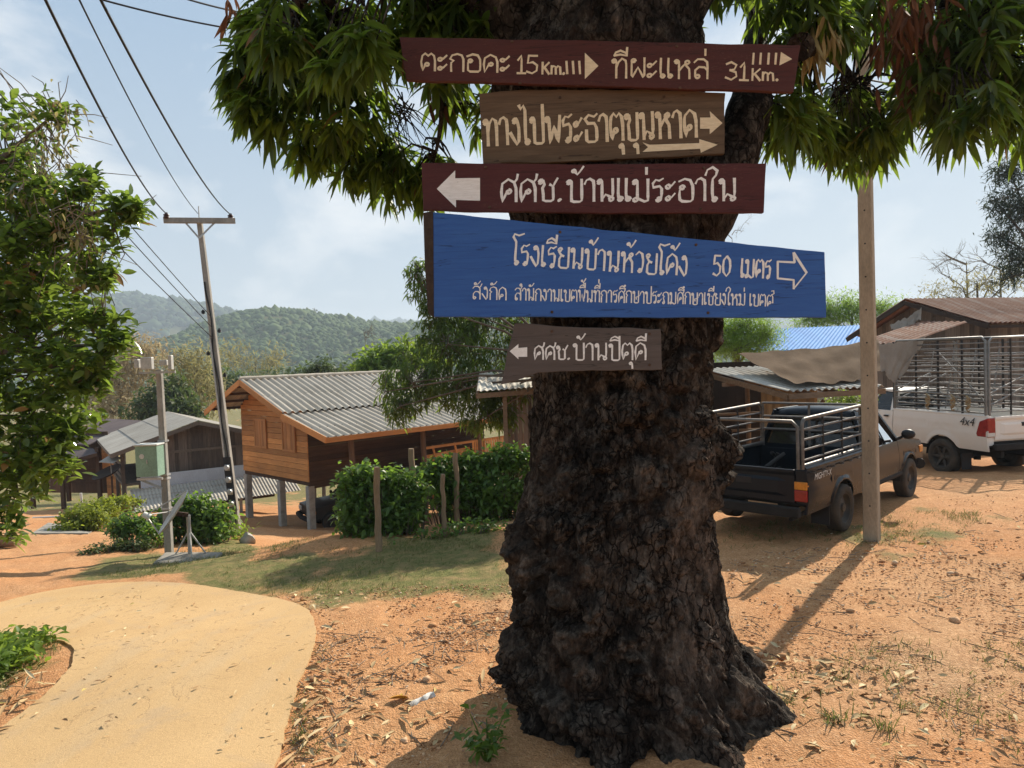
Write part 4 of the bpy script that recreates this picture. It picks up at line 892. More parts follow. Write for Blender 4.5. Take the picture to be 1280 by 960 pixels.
# local: x along the ridge, y = -v (v towards the viewer), z from the ground
L_ = 9.6; za = 2.1-GH; z_br = 1.02-GH; z_ev = .36-GH; z_fl = -1.4-GH; vb, ve, vl = 2.89, 5.58, -3.13; z_l = .92-GH
mb = MB(); corr(mb, (0, 0, za), (1, 0, 0), (0, -vb, z_br+.06-za), L_, math.hypot(vb, za-z_br-.06)+.12, .27, .042, 2); mb.build('main_roof', M['r_grey'], house, True, fix=False)
mb = MB(); corr(mb, (0, -vb+.1, z_br-.02), (1, 0, 0), (0, -(ve-vb), z_ev-z_br), L_, math.hypot(ve-vb, z_br-z_ev), .27, .042, 1); mb.build('porch_roof', M['r_grey'], house, True, fix=False)
mb = MB(); corr(mb, (0, 0, za), (1, 0, 0), (0, -vl, z_l-za), L_, math.hypot(vl, za-z_l), .2, .024, 2); mb.build('rear_roof', M['r_grey'], house, True, fix=False)
mb = MB(); mb.tube([(x, 0, za+.045) for x in np.linspace(0, L_, 30)], [.075+.012*(i % 2) for i in range(30)], 8); mb.build('ridge_cap', M['r_grey'], house, True)
mb = MB()
for (a, b) in (((-.02, .02, za-.08), (-.02, -vb-.05, z_br-.05)), ((-.02, -vb+.02, z_br-.1), (-.02, -ve, z_ev-.07)), ((-.02, 0, za-.08), (-.02, -vl, z_l-.08))): mb.bar(a, b, .035, .20)
mb.bar((-.02, -ve+.04, z_ev-.09), (L_, -ve+.04, z_ev-.09), .03, .16); mb.build('bargeboards', M['w_orange'], house, False, .006)
mb = MB()
for t in (.12, .35, .6, .85): mb.bar((0, -t*vb, za-.1-(za-z_br)*t), (L_, -t*vb, za-.1-(za-z_br)*t), .05, .09); mb.bar((0, -t*vl, za-.1-(za-z_l)*t), (L_, -t*vl, za-.1-(za-z_l)*t), .05, .09)
for t in (.2, .55, .9): mb.bar((0, -vb-t*(ve-vb), z_br-.12-(z_br-z_ev)*t), (L_, -vb-t*(ve-vb), z_br-.12-(z_br-z_ev)*t), .05, .09)
mb.build('purlins', M['w_brown'], house)
def hroof(v):
    if v < 0: return za-(za-z_l)*v/vl
    if v < vb: return za-(za-z_br)*v/vb
    return z_br-.02-(z_br-z_ev)*(v-vb)/(ve-vb)
xw, v0, v1 = .98, -2.17, 2.72
mb = MB(); boards(mb, (xw, -v0, z_fl), (0, -1, 0), (0, 0, 1), v1-v0, za-z_fl, .2, .03, 'h', lambda u: hroof(v0+u)-z_fl-.06, nrm=(-1, 0, 0))
g_ = mb.build('gable_wall', M['w_orange'], house); g_.data.materials.clear(); g_.data.materials.append(wood('orange_gable_boards', (.42, .17, .05), (.60, .28, .09), 'y', .4, .6))
for vc in (-.55, 1.55):
    mb = MB(); fr = (.05, .06)
    for a, b in (((xw-.045, -(vc-.42), z_fl+1.0), (xw-.045, -(vc-.42), z_fl+2.0)), ((xw-.045, -(vc+.42), z_fl+1.0), (xw-.045, -(vc+.42), z_fl+2.0)), ((xw-.045, -(vc-.46), z_fl+2.0), (xw-.045, -(vc+.46), z_fl+2.0)), ((xw-.045, -(vc-.46), z_fl+1.0), (xw-.045, -(vc+.46), z_fl+1.0))): mb.bar(a, b, .05, .07)
    w_ = mb.build('window', M['w_orange_z'], house); mb = MB(); boards(mb, (xw-.05, -(vc-.38), z_fl+1.03), (0, -1, 0), (0, 0, 1), .76, .94, .13, .02, 'v', nrm=(-1, 0, 0)); mb.build('shutter', M['w_orange_z'], w_)
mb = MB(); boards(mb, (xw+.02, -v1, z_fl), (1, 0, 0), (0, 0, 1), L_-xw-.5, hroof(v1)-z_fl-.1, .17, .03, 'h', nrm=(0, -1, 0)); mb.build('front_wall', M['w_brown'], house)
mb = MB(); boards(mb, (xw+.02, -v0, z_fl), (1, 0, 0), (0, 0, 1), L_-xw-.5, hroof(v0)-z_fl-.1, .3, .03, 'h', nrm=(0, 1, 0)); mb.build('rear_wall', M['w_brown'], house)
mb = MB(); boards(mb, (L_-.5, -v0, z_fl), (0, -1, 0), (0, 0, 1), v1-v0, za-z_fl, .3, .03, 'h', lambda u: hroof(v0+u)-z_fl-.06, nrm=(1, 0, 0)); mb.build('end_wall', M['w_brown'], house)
mb = MB(); mb.box((xw+.03, -v1+.03, z_fl-.14), (L_-.5, -v0-.03, z_fl-.02)); mb.box((xw, -v1, z_fl-.24), (L_-.5, -v1+.1, z_fl-.145)); mb.box((xw+3.0, -ve+.4, z_fl-.12), (L_-.3, -v1-.02, z_fl-.02)); mb.build('floor_deck', M['w_brown'], house)
for x in (xw+.08, xw+2.8, xw+5.4, L_-.7):
    for v in (v0+.15, .6, v1-.1):
        mb = MB(); mb.box((x-.11, -v-.11, -.25), (x+.11, -v+.11, z_fl-.15)); mb.build('stilt', M['concrete'], house, False, .008)
for x in (xw+.15, xw+3.0, xw+5.6, L_-.4):
    mb = MB(); mb.tube([(x, -ve+.45, -.2), (x+.03, -ve+.45, 2.0), (x, -ve+.45, hroof(ve-.45)-.12)], [.11, .10, .09], 10); mb.build('porch_post', M['w_brown_z'], house, True)
mb = MB(); x0 = xw+3.1
for z in (.95, .25): mb.bar((x0, -ve+.45, z_fl+z), (L_-.4, -ve+.45, z_fl+z), .05, .09)
for x in np.arange(x0+2.2, L_-.4, .115): mb.bar((x, -ve+.43, z_fl+.2), (x, -ve+.43, z_fl+.98), .085, .02, (0, 1, 0))
for x in (x0+.6, x0+1.6): mb.bar((x, -ve+.5, z_fl+.1), (x-.25, -ve+.5, z_fl+1.0), .05, .07)
mb.bar((x0, -ve+.6, z_fl+.55), (x0+2.2, -ve+.6, z_fl+.62), .04, .25, (0, .3, 1)); mb.build('railing', M['w_orange'], house, False, .004)
mb = MB(); mb.box((xw-.1, -ve+.2, -.2), (xw+1.6, -ve+1.4, .18)); mb.box((xw+.3, -ve+1.0, .18), (xw+1.4, -ve+1.5, .42)); mb.build('concrete_step', M['conc_dark'], house, False, .02)
# ---- the grey barn
r_ = np.array([-.55, .83]); r_ /= np.linalg.norm(r_); rzb = math.atan2(r_[1], r_[0]); A_ = at(248, 526, 29.0); GB = -3.2
barn = empty('old_barn', (A_[0], A_[1], GB), rzb, 'weathered grey board barn with a wide grey roof', 'barn')
ba = A_[2]-GB; LB = 8.5      # local x = along the ridge away, y = to the left
mb = MB(); corr(mb, (-.0, 0, ba), (1, 0, 0), (0, 3.2, -1.05), LB, 3.37, .3, .008, 3); corr(mb, (0, 0, ba), (1, 0, 0), (0, -3.4, -1.0), LB, 3.5, .3, .008, 3); mb.build('roof', M['r_barn'], barn, True, fix=False)
mb = MB(); mb.bar((-.02, .02, ba-.08), (-.02, 3.2, ba-1.13), .03, .16); mb.bar((-.02, 0, ba-.08), (-.02, -3.4, ba-1.08), .03, .16); mb.bar((0, 3.19, ba-1.12), (LB, 3.19, ba-1.12), .03, .12); mb.build('bargeboards', M['w_grey'], barn)
broof = lambda y: ba-.1-abs(y)*.31
mb = MB(); boards(mb, (.55, 1.5, 1.55), (0, -1, 0), (0, 0, 1), 4.6, 3, .16, .025, 'v', lambda u: broof(1.5-u)-1.55, nrm=(-1, 0, 0)); mb.build('gable_wall', M['w_grey_z'], barn)
mb = MB()
for y in (-.45, .3): mb.box((.51, y-.03, 1.6), (.54, y+.03, broof(y)-.05))
mb.box((.50, -3.0, 2.35), (.535, 1.5, 2.45)); mb.build('battens', M['w_grey'], barn)
mb = MB(); boards(mb, (.6, 1.5, .0), (1, 0, 0), (0, 0, 1), LB-1, 2.6, .2, .025, 'v', lambda u: broof(1.5)-.05, nrm=(0, 1, 0)); mb.build('side_wall', M['w_brown_z'], barn)
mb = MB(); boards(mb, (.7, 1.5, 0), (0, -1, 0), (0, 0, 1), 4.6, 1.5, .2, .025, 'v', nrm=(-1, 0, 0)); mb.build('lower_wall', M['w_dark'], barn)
for x in (.7, 3.4, 6.4):
    mb = MB(); mb.bar((x, 2.75, -.1), (x, 2.75, broof(2.75)-.05), .13, .13); mb.build('post', M['w_grey_z'], barn)
mb = MB(); mb.box((.6, 1.55, 1.2), (LB-1, 2.8, 1.3))
for z in (1.55, 1.8, 2.05): mb.bar((.62, 2.8, z), (4.5, 2.8, z), .03, .14)
mb.build('veranda', M['w_grey'], barn)
mb = MB(); mb.box((.10, -3.4, 1.08), (.14, 2.2, 1.62)); mb.build('pale_panel', M['plaster'], barn, False, .004)
mb = MB(); corr(mb, (.06, 2.6, 1.12), (0, -1, 0), (-1.6, 0, -.62), 6.2, 1.72, .13, .018, 1); mb.build('lean_to_roof', M['r_tin'], barn, True, fix=False)
for y in (2.4, .6, -1.2):
    mb = MB(); mb.bar((-1.4, y, -.2), (-1.4, y, .5), .1, .1); mb.build('lean_to_post', M['concrete'], barn)
# ---- the dark roofed house at the far left
c0 = at(120, 640, 34); GD = -3.3
dh = empty('plum_roofed_house', (c0[0], c0[1], GD), 0, 'dark brown open sided house with a plum coloured two tier roof', 'house'); oD = np.array((c0[0], c0[1], GD))
def q(px, py, D): return at(px, py, D)-oD
def slabq(a, b, c, d, t=.05, n=8):
    a, b, c, d = map(np.asarray, (a, b, c, d))
    return [[(a*(1-u)+b*u)*(1-v)+(d*(1-u)+c*u)*v for v in np.linspace(0, 1, n)] for u in np.linspace(0, 1, n)]
mb = MB(); mb.slab(slabq(q(133, 523, 38), q(184, 526, 36.5), q(108, 556, 32.8), q(55, 550, 34)), (0, 0, -.06)); mb.build('upper_roof', M['r_plum'], dh, fix=False)
mb = MB(); mb.slab(slabq(q(60, 552, 34.2), q(116, 560, 33), q(122, 567, 31.2), q(52, 586, 31.5)), (0, 0, -.06)); mb.build('lower_roof', M['r_plum'], dh, fix=False)
mb = MB(); a, b = q(122, 568, 31.2), q(50, 587, 31.5); mb.bar(a, b, .04, .14); mb.build('bargeboards', M['w_brown'], dh)
mb = MB(); bk0, bk1 = q(60, 600, 35), q(138, 600, 34.2); boards(mb, (bk0[0], bk0[1], 0), np.array((bk1[0]-bk0[0], bk1[1]-bk0[1], 0))/np.linalg.norm((bk1-bk0)[:2]), (0, 0, 1), np.linalg.norm((bk1-bk0)[:2]), 3.0, .2, .03, 'v', nrm=(0, -1, 0)); mb.build('back_wall', M['w_brown_z'], dh)
a, b = q(129, 600, 32.2), q(146, 600, 31.6)
mb = MB(); e_ = (b-a)*(1, 1, 0); l_ = np.linalg.norm(e_); boards(mb, (a[0], a[1], 1.2), e_/l_, (0, 0, 1), l_, 1.45, .15, .03, 'h', nrm=(0, -1, 0)); mb.build('orange_wall', M['w_orange'], dh)
mb = MB(); boards(mb, (a[0]+.1, a[1]+.1, 0), e_/l_, (0, 0, 1), l_, 1.15, .15, .03, 'h', nrm=(0, -1, 0)); mb.build('lower_wall', M['w_orange'], dh)
for px, D in ((40, 32), (78, 31.6), (85, 33.5), (124, 31.8)):
    p = q(px, 600, D); mb = MB(); mb.bar((p[0], p[1], -.2), (p[0], p[1], 2.5), .15, .15); mb.build('post', M['w_brown_z'], dh)
mb = MB()
for z in (.8, 1.1, 1.4): a, b = q(88, 600, 33), q(122, 600, 32.4); mb.bar((a[0], a[1], z), (b[0], b[1], z), .03, .1)
mb.build('railing', M['w_brown'], dh)
# old dish standing in that yard
p = at(142, 640, 27.5); pz = gz1(p[0], p[1]); dd = empty('satellite_dish', (p[0], p[1], pz), 0, 'dark old satellite dish on a thin pole by the orange wall', 'satellite dish')
mb = MB(); mb.tube([(0, 0, -.1), (0, 0, 1.35)], .035, 8); mb.build('pole', M['iron'], dd, True)
def dish(mb, c, n, r, dep, seg=24, rings=6):
    c = np.asarray(c, float); n = np.asarray(n, float); n /= np.linalg.norm(n); a = np.cross(n, (0, 0, 1)); a /= np.linalg.norm(a); b = np.cross(n, a)
    G = [[c+n*dep*(t*t)+(a*math.cos(w)+b*math.sin(w))*r*t for t in np.linspace(.02, 1, rings)] for w in np.linspace(0, 2*math.pi, seg+1)]; mb.slab(G, -n*.02)
mb = MB(); dish(mb, (-.12, 0, 1.4), (-.25, -.35, .9), .55, .16); mb.build('reflector', M['w_dark'], dd, True)
mb = MB(); mb.slab(slabq((-.35, -.2, 1.95), (.25, -.3, 1.9), (.3, .3, 2.05), (-.3, .35, 2.1)), (0, 0, -.02)); mb.bar((0, 0, 1.35), (0, 0, 2.0), .03, .03); mb.build('rain_cover', M['r_barn'], dd)
# ============================================================ POLES, CABLES, DISH STAND
M['pole'] = plain('weathered_concrete_pole', (.29, .275, .245), .92, .3, 3.5, 45, .45, .006, stretch=(1, 1, .35)); M['pole_tan'] = plain('tan_concrete_pole', (.33, .27, .195), .92, .28, 3.5, 45, .45, .006, stretch=(1, 1, .35))
M['steel'] = plain('galvanised_steel', (.42, .43, .43), .5, .2, 6, 60, .15, .002, .6); M['blackm'] = plain('black_plastic', (.02, .02, .022), .5, .2); M['ceramic'] = plain('brown_ceramic', (.07, .035, .025), .3, .2)
M['pipe'] = plain('pale_grey_pipe', (.46, .45, .42), .55, .2, 5, 50, .15, .002, .3); M['cable'] = plain('black_cable', (.018, .018, .02), .6, .1); M['green_box'] = plain('pale_green_cabinet', (.22, .34, .26), .5, .16, 3, 40, .1); M['white_pl'] = plain('off_white_plastic', (.58, .58, .54), .55, .12)
def square_pole(mb, base, top, wb, wt, ch=.12):
    """tapering concrete pole with chamfered corners"""
    base, top = np.asarray(base, float), np.asarray(top, float); G = []
    for t in np.linspace(0, 1, 9):
        w = (wb*(1-t)+wt*t)/2; c = base*(1-t)+top*t; k = w*(1-ch*2)
        G.append([c+np.array(o+(0,)) for o in ((-k, -w), (k, -w), (w, -k), (w, k), (k, w), (-k, w), (-w, k), (-w, -k), (-k, -w))])
    mb.grid(G); mb.add(G[-1][:8], [tuple(range(8))])
# ---- leaning line pole with a crossarm
b = at(298, 668, 16.5); bz = gz1(b[0], b[1]); tp = at(249, 273, 16.6)
lp0 = empty('power_pole', (b[0], b[1], bz), 0, 'tall leaning concrete power pole with one crossarm', 'utility pole'); base = np.array((b[0], b[1], bz)); tv = tp-base
mb = MB(); square_pole(mb, (0, 0, -.4)-tv*.0, tv, .19, .11); mb.build('shaft', M['pole'], lp0, False, .006)
ca, cb = at(208, 277, 16.3)-base, at(297, 277.5, 16.9)-base; off_ = np.array((0, -.14, 0))
mb = MB(); mb.bar(ca+off_, cb+off_, .10, .12); mb.build('crossarm', M['pole'], lp0, False, .006)
mb = MB(); m0 = tv*.935+off_
for t in (.3, .7): mb.bar(m0, ca*(1-t)+cb*t+off_-(0, 0, .05), .012, .04)
mb.build('brace', M['steel'], lp0)
def insul(name, p, r, h, parent, m):
    mb = MB(); n = 12; G = []
    for zz_, k in ((0, .4), (.15, .5), (.2, 1), (.35, .9), (.42, .6), (.55, .95), (.7, .85), (.75, .5), (1, .45)): G.append([(p[0]+r*k*math.cos(2*math.pi*i/n), p[1]+r*k*math.sin(2*math.pi*i/n), p[2]+h*zz_) for i in range(n+1)])
    mb.grid(G); mb.add(G[-1][:n], [tuple(range(n))]); return mb.build(name, m, parent, True)
ins_w = []
for p in (ca+np.array((.08, -.1, .05)), cb+np.array((-.1, -.1, .05))): insul('insulator', p+np.array((0, -.06, -.02)), .07, .14, lp0, M['ceramic']); ins_w.append(base+p+np.array((0, -.06, .10)))
mb = MB(); mb.bar(tv+np.array((0, 0, 0)), tv+np.array((0, 0, .28)), .02, .02); mb.build('top_pin', M['steel'], lp0); ins_w.append(base+tv+np.array((0, -.05, .1)))
for k, t in enumerate((.50, .57, .64, .70)): insul('spool', tv*t+np.array((-.16 if k % 2 else .16, -.05, 0)), .05, .10, lp0, M['blackm'])
mb = MB(); mb.tube([tv*t+np.array((.03*math.sin(t*30), -.115+.04*t, 0)) for t in np.linspace(.03, .8, 40)], .018, 6); mb.build('down_cable', M['cable'], lp0, True)
mb = MB(); mb.tube([tv*t+np.array((-.05, -.12+.04*t, 0)) for t in np.linspace(.12, .62, 20)], .025, 6); mb.build('conduit', M['steel'], lp0, True)
mb = MB(); mb.obox(tv*.165+np.array((0, -.12, 0)), (.085, 0, 0), (0, .02, 0), tv*.085); mb.build('meter_board', M['blackm'], lp0)
for k in range(4):
    mb = MB(); c = tv*(.105+k*.038)+np.array((0, -.165, 0)); mb.tube([c-(0, .0, 0), c+np.array((0, -.07, 0))], [.062, .055], 12); mb.box(c-np.array((.06, -.005, .08)), c+np.array((.06, .03, .06))); mb.build('electric_meter', M['steel'], lp0, False, .004)
# ---- lower pole with a cabinet and telephone aerials
b = at(212, 696, 13.0); bz = gz1(b[0], b[1]); base2 = np.array((b[0], b[1], bz)); tv2 = at(199, 462, 13.0)-base2
lp1 = empty('telecom_pole', base2, 0, 'short concrete pole carrying a green cabinet and pale panel aerials', 'utility pole')
mb = MB(); square_pole(mb, (0, 0, -.3), tv2, .135, .10); mb.build('shaft', M['pole'], lp1, False, .005)
for t in (.42, .44, .62, .26): mb = MB(); c = tv2*t; mb.obox(c, (.072, 0, 0), (0, .072, 0), (0, 0, .015)); mb.build('steel_band', M['steel'], lp1)
c = tv2*.53+np.array((-.14, -.22, 0))
mb = MB(); mb.box(c-np.array((.20, .14, .29)), c+np.array((.19, .13, .27))); cab = mb.build('cabinet', M['green_box'], lp1, False, .012)
mb = MB(); mb.box(c-np.array((.215, .155, -.265)), c+np.array((.205, .145, .295))); mb.build('cabinet_lid', M['white_pl'], cab, False, .01)
mb = MB(); mb.tube([c+np.array((-.08, -.143, .08)), c+np.array((-.08, -.146, .08))], .045, 14); mb.build('round_badge', M['white_pl'], cab)
mb = MB(); mb.box(c+np.array((.0, -.152, -.05)), c+np.array((.02, -.139, .02))); mb.build('latch', M['steel'], cab)
mb = MB(); mb.bar(c+np.array((-.2, -.1, -.33)), c+np.array((.25, -.1, -.33)), .05, .04); mb.bar(c+np.array((-.15, -.1, -.34)), tv2*.36, .04, .04); mb.build('bracket', M['steel'], lp1)
mb = MB(); mb.bar(tv2+np.array((-.32, -.10, -.05)), tv2+np.array((.34, -.10, -.05)), .04, .04); mb.build('crossarm', M['steel'], lp1)
for x, w, h, y in ((-.12, .20, .22, -.18), (.30, .06, .26, -.17), (-.30, .07, .16, -.18), (.17, .12, .10, -.17)):
    mb = MB(); p = tv2+np.array((x, y, .12)); mb.box(p-np.array((w/2, .05, h/2)), p+np.array((w/2, .05, h/2))); mb.build('panel_aerial', M['pipe'], lp1, False, .01)
# ---- satellite dish seen edge on, on a slab with a tripod
b = at(238, 697, 12.6); bz = gz1(b[0], b[1]); bd = np.array((b[0], b[1], bz))
sl_ = at(236, 700, 12.4); mb = MB(); mb.box((-.5, -.32, -.22), (.5, .32, .03)); s_ = mb.build('concrete_slab', M['conc_dark'], None, False, .03, loc=(sl_[0], sl_[1], gz1(sl_[0], sl_[1])+.02)); s_.rotation_euler = (R(2), R(4), R(8)); tag(s_, 'rough concrete slab lying on the grass under the dish tripod', 'slab')
ds = empty('satellite_dish', (b[0], b[1], bz+.05), 0, 'pale satellite dish seen edge on, on a tripod beside the cabinet pole', 'satellite dish')
mb = MB(); mb.tube([(0, 0, -.05), (0, 0, .74)], .035, 12); mb.build('mast', M['pipe'], ds, True)
for a in (.3, 1.9, 3.4, 5.2):
    mb = MB(); mb.tube([(0, 0, .46), (.30*math.cos(a), .27*math.sin(a), -.04)], .014, 8); mb.build('leg', M['pipe'], ds, True)
mb = MB(); nd = np.array((-.79, -.355, .60)); n_ = nd/np.linalg.norm(nd); dc = np.array((-.19, -.08, .80)); dish(mb, dc, nd, .44, .05); mb.build('reflector', M['pipe'], ds, True)
mb = MB(); hd = at(182, 644, 12.45)-bd; hd[2] -= .05; a_ = np.cross(n_, (0, 0, 1)); a_ /= np.linalg.norm(a_); b_ = np.cross(n_, a_)
for w in (1.57, 4.712, 0.2): mb.tube([dc+n_*.05+(a_*math.cos(w)+b_*math.sin(w))*.42, hd], .012, 6)
mb.build('feed_strut', M['pipe'], ds, True)
mb = MB(); mb.tube([hd+n_*.05, hd-n_*.08], [.05, .06], 12); mb.build('feed_horn', M['white_pl'], ds, True)
mb = MB(); mb.bar((0, 0, .74), dc-n_*.02, .07, .07); mb.build('hinge', M['iron'], ds)
# ---- right hand pole standing in the yard
b = at(1090, 672, 9.15); bz = gz1(b[0], b[1]); base3 = np.array((b[0], b[1], bz)); tp3 = at(1080, 150, 9.15)-base3; dir3 = tp3/np.linalg.norm(tp3); dw3 = dir3.copy(); dir3 = np.array((dw3[0]*math.cos(R(37.5))-dw3[1]*math.sin(R(37.5)), dw3[0]*math.sin(R(37.5))+dw3[1]*math.cos(R(37.5)), dw3[2]))
rp0 = empty('concrete_pole', base3, -R(37.5), 'square tan concrete pole in the dirt yard next to the blue pickup', 'utility pole')
mb = MB(); square_pole(mb, dir3*-.4, dir3*7.6, .185, .145, .06); mb.build('shaft', M['pole_tan'], rp0, False, .005)
for k in range(16):
    z = .45+k*.42; w = (.185*(1-(z+.4)/8)+.145*(z+.4)/8)/2; c = dir3*z; mb = MB(); mb.tube([c+np.array((.0, -w-.0015, 0)), c+np.array((0, -w+.03, 0))], .011, 10); mb.build('bolt_hole', M['blackm'], rp0)
mb = MB(); c = dir3*7.2; mb.bar(c+np.array((-.9, -.13, 0)), c+np.array((.9, -.13, 0)), .1, .1); mb.build('crossarm', M['pole_tan'], rp0)
# ---- cables
def cable(pts, sag, label, r=.012, group='overhead power cables'):
    a, b = (np.asarray(p, float) for p in pts); mb = MB(); n = 48
    mb.tube([a*(1-t)+b*t-np.array((0, 0, sag*4*t*(1-t))) for t in np.linspace(0, 1, n)], r, 5)
    o = mb.build('power_cable', M['cable'], None, True); return tag(o, label, 'cable', group)
cable((ins_w[0], at(28, -60, 5.0)), .25, 'thick black cable tied to the left insulator of the leaning pole crossarm', .013)
cable((ins_w[2], at(70, -60, 5.0)), .2, 'thin middle cable from the pin on top of the leaning pole', .008)
cable((ins_w[1], at(95, -60, 5.0)), .25, 'thick black cable from the right insulator of the crossarm', .013)
cable((at(100, -8, 9.0), at(330, 42, 11.0)), .05, 'lower of two black wires crossing the upper sky', .013)
cable((at(200, -12, 9.0), at(330, 20, 11.0)), .04, 'upper of two black wires crossing the upper sky', .013)
cable((base+tv*.69, at(-20, 68, 8.5)), .04, 'low wire from the pole shaft through the left tree, uppermost', .009)
cable((base+tv*.655, at(-20, 95, 8.5)), .04, 'low wire from the pole shaft through the left tree, middle one', .009)
cable((base+tv*.62, at(-30, 125, 8.5)), .05, 'low wire from the pole shaft through the left tree, lowest', .009)
cable((base3+dw3*7.2+np.array((.55, -.55, .05)), at(880, 12, 16)), .1, 'wire glimpsed among mango leaves right of the maroon board', .013)
cable((base3+dw3*5.9, at(1400, 130, 12)), .1, 'wire running right behind the leaves from the tan pole', .012)
# ============================================================ PICKUPS
def carpaint(name, c, dustc, dust=.5, rough=.3, zlo=.3, zhi=1.0):
    t = NT(name); n = t.noise(2.2, 6, .6); f = t.noise(45, 5, .7); sp = t.N('ShaderNodeSeparateXYZ'); t.t.links.new(t.obj(), sp.inputs[0])
    low = t.rng(sp.outputs[2], zlo, zhi, 1.0, .25)                 # road dirt thrown up from the wheels lies thicker low down
    d = t.math('MULTIPLY', t.math('MULTIPLY', low, t.rng(n, .25, .65, .35, 1.0)), dust, clamp=True); d = t.math('ADD', d, t.math('MULTIPLY', t.rng(f, .55, .75), dust*.2), clamp=True)
    return t.bsdf(t.mix(d, c, dustc), t.math('ADD', t.math('MULTIPLY', d, .55), rough, clamp=True), 0, .16, f, .06, .001, Coat_Weight=.05, Coat_Roughness=.15)
def glassmat(name, tint, k=.5):
    t = NT(name); g = t.N('ShaderNodeBsdfGlossy', {'Roughness': .06}); tr = t.N('ShaderNodeBsdfTransparent', {'Color': tint})
    fr = t.N('ShaderNodeFresnel', {'IOR': 1.55}); ms = t.N('ShaderNodeMixShader', {0: fr.outputs[0]})
    du = t.N('ShaderNodeBsdfDiffuse', {'Color': (.14, .12, .10)}); m2 = t.N('ShaderNodeMixShader', {0: .12}); t.t.links.new(tr.outputs[0], m2.inputs[1]); t.t.links.new(du.outputs[0], m2.inputs[2])
    t.t.links.new(m2.outputs[0], ms.inputs[1]); t.t.links.new(g.outputs[0], ms.inputs[2]); t.t.links.new(ms.outputs[0], t.out.inputs[0]); return t.m
M['cp_blue'] = carpaint('dark_blue_car_paint', (.005, .010, .017), (.06, .045, .033), .28, .2, .2, .75); M['cp_white'] = carpaint('white_car_paint', (.80, .78, .73), (.46, .35, .24), .40, .32, .4, 1.35); M['cp_black'] = carpaint('black_car_paint', (.012, .013, .015), (.12, .09, .06), .4)
M['glass'] = glassmat('tinted_window_glass', (.22, .24, .24)); M['tyre'] = plain('dusty_tyre_rubber', (.032, .030, .028), .85, .3, 4, 60, .3, .004, c2=(.085, .068, .05)); M['rim'] = plain('dark_painted_steel_rim', (.035, .035, .036), .55, .3, 6, 50, .1, c2=(.08, .066, .05))
M['chassis'] = plain('dark_dusty_underbody', (.022, .02, .018), .9, .4, 5, 50, .2); M['tubes'] = plain('worn_steel_tube', (.16, .145, .13), .5, .4, 8, 80, .15, .002, .55); M['tubes_l'] = plain('silver_painted_tube', (.22, .215, .20), .5, .3, 8, 80, .15, .002, .45)
M['tubes_d'] = plain('blackened_tube', (.035, .033, .032), .6, .3, 8, 80, .15, .002, .3)
M['lens_red'] = plain('red_lamp_lens', (.28, .012, .012), .22, .2, 12, 60, .05, spec=.5); M['lens_amb'] = plain('amber_lamp_lens', (.55, .20, .02), .22, .2, 12, 60, .05, spec=.5); M['lens_clear'] = plain('pale_lamp_lens', (.6, .58, .54), .2, .1, 12, 60, .05, spec=.5)
M['decal'] = plain('white_decal', (.62, .62, .60), .5, .1); M['decal_k'] = plain('black_decal', (.02, .02, .02), .5, .1)
def textmesh(name, txt, size, m, parent, mat4, shear=0.0):
    c = bpy.data.curves.new(name, 'FONT'); c.body = txt; c.size = size; c.shear = shear; c.extrude = .0006; c.align_x = 'CENTER'
    o = bpy.data.objects.new(name, c); col.objects.link(o); bpy.context.view_layer.update()
    me = bpy.data.meshes.new_from_object(o.evaluated_get(bpy.context.evaluated_depsgraph_get())); bpy.data.objects.remove(o); bpy.data.curves.remove(c)
    me.materials.clear(); me.materials.append(m); q_ = bpy.data.objects.new(name, me); col.objects.link(q_); q_.parent = parent; q_.matrix_local = mat4; return q_
def wheel(root, x, y, r, w, side, spokes):
    """lathe round the axle (local y); side is the outward direction"""
    def lathe(prof, n=44):
        mb = MB(); mb.grid([[(x+rad*math.cos(2*math.pi*i/n), y+side*h, r+rad*math.sin(2*math.pi*i/n)) for i in range(n+1)] for rad, h in prof]); return mb
    wh = empty('wheel', (0, 0, 0)); wh.parent = root; a = w/2
    mb = lathe([(r*.62, -a*.8), (r*.68, -a), (r*.9, -a), (r*.985, -a*.78), (r, -a*.45), (r*.985, -a*.4), (r*.985, -a*.34), (r, -a*.3), (r, a*.3), (r*.985, a*.34), (r*.985, a*.4), (r, a*.45), (r*.985, a*.78), (r*.95, a*.93), (r*.88, a*1.0), (r*.8, a*1.03), (r*.70, a*1.0), (r*.66, a*.9), (r*.62, a*.75)])
    mb.build('tyre', M['tyre'], wh, True)
    mb = lathe([(r*.645, a*.86), (r*.63, a*.92), (r*.60, a*.88), (r*.57, a*.45), (r*.5, a*.25), (r*.34, a*.38), (r*.24, a*.5), (r*.2, a*.52), (r*.17, a*.75), (.005, a*.78)])
    n = spokes
    for k in range(n):
        w_ = 2*math.pi*k/n; c = np.array((math.cos(w_), 0, math.sin(w_)))
        o1 = np.array((x, y+side*a*.5, r))+c*r*.2; o2 = np.array((x, y+side*a*.72, r))+c*r*.6; mb.bar(o1, o2, .05 if n < 7 else .03, .05, (0, side, 0))
    mb.build('rim', M['rim'], wh, True, fix=True)
    mb = MB()
    for k in range(6):
        w_ = 2*math.pi*(k+.5)/6; c = np.array((x+math.cos(w_)*r*.26, y+side*a*.46, r+math.sin(w_)*r*.26)); mb.tube([c, c+np.array((0, side*.03, 0))], .012, 6)
    return wh
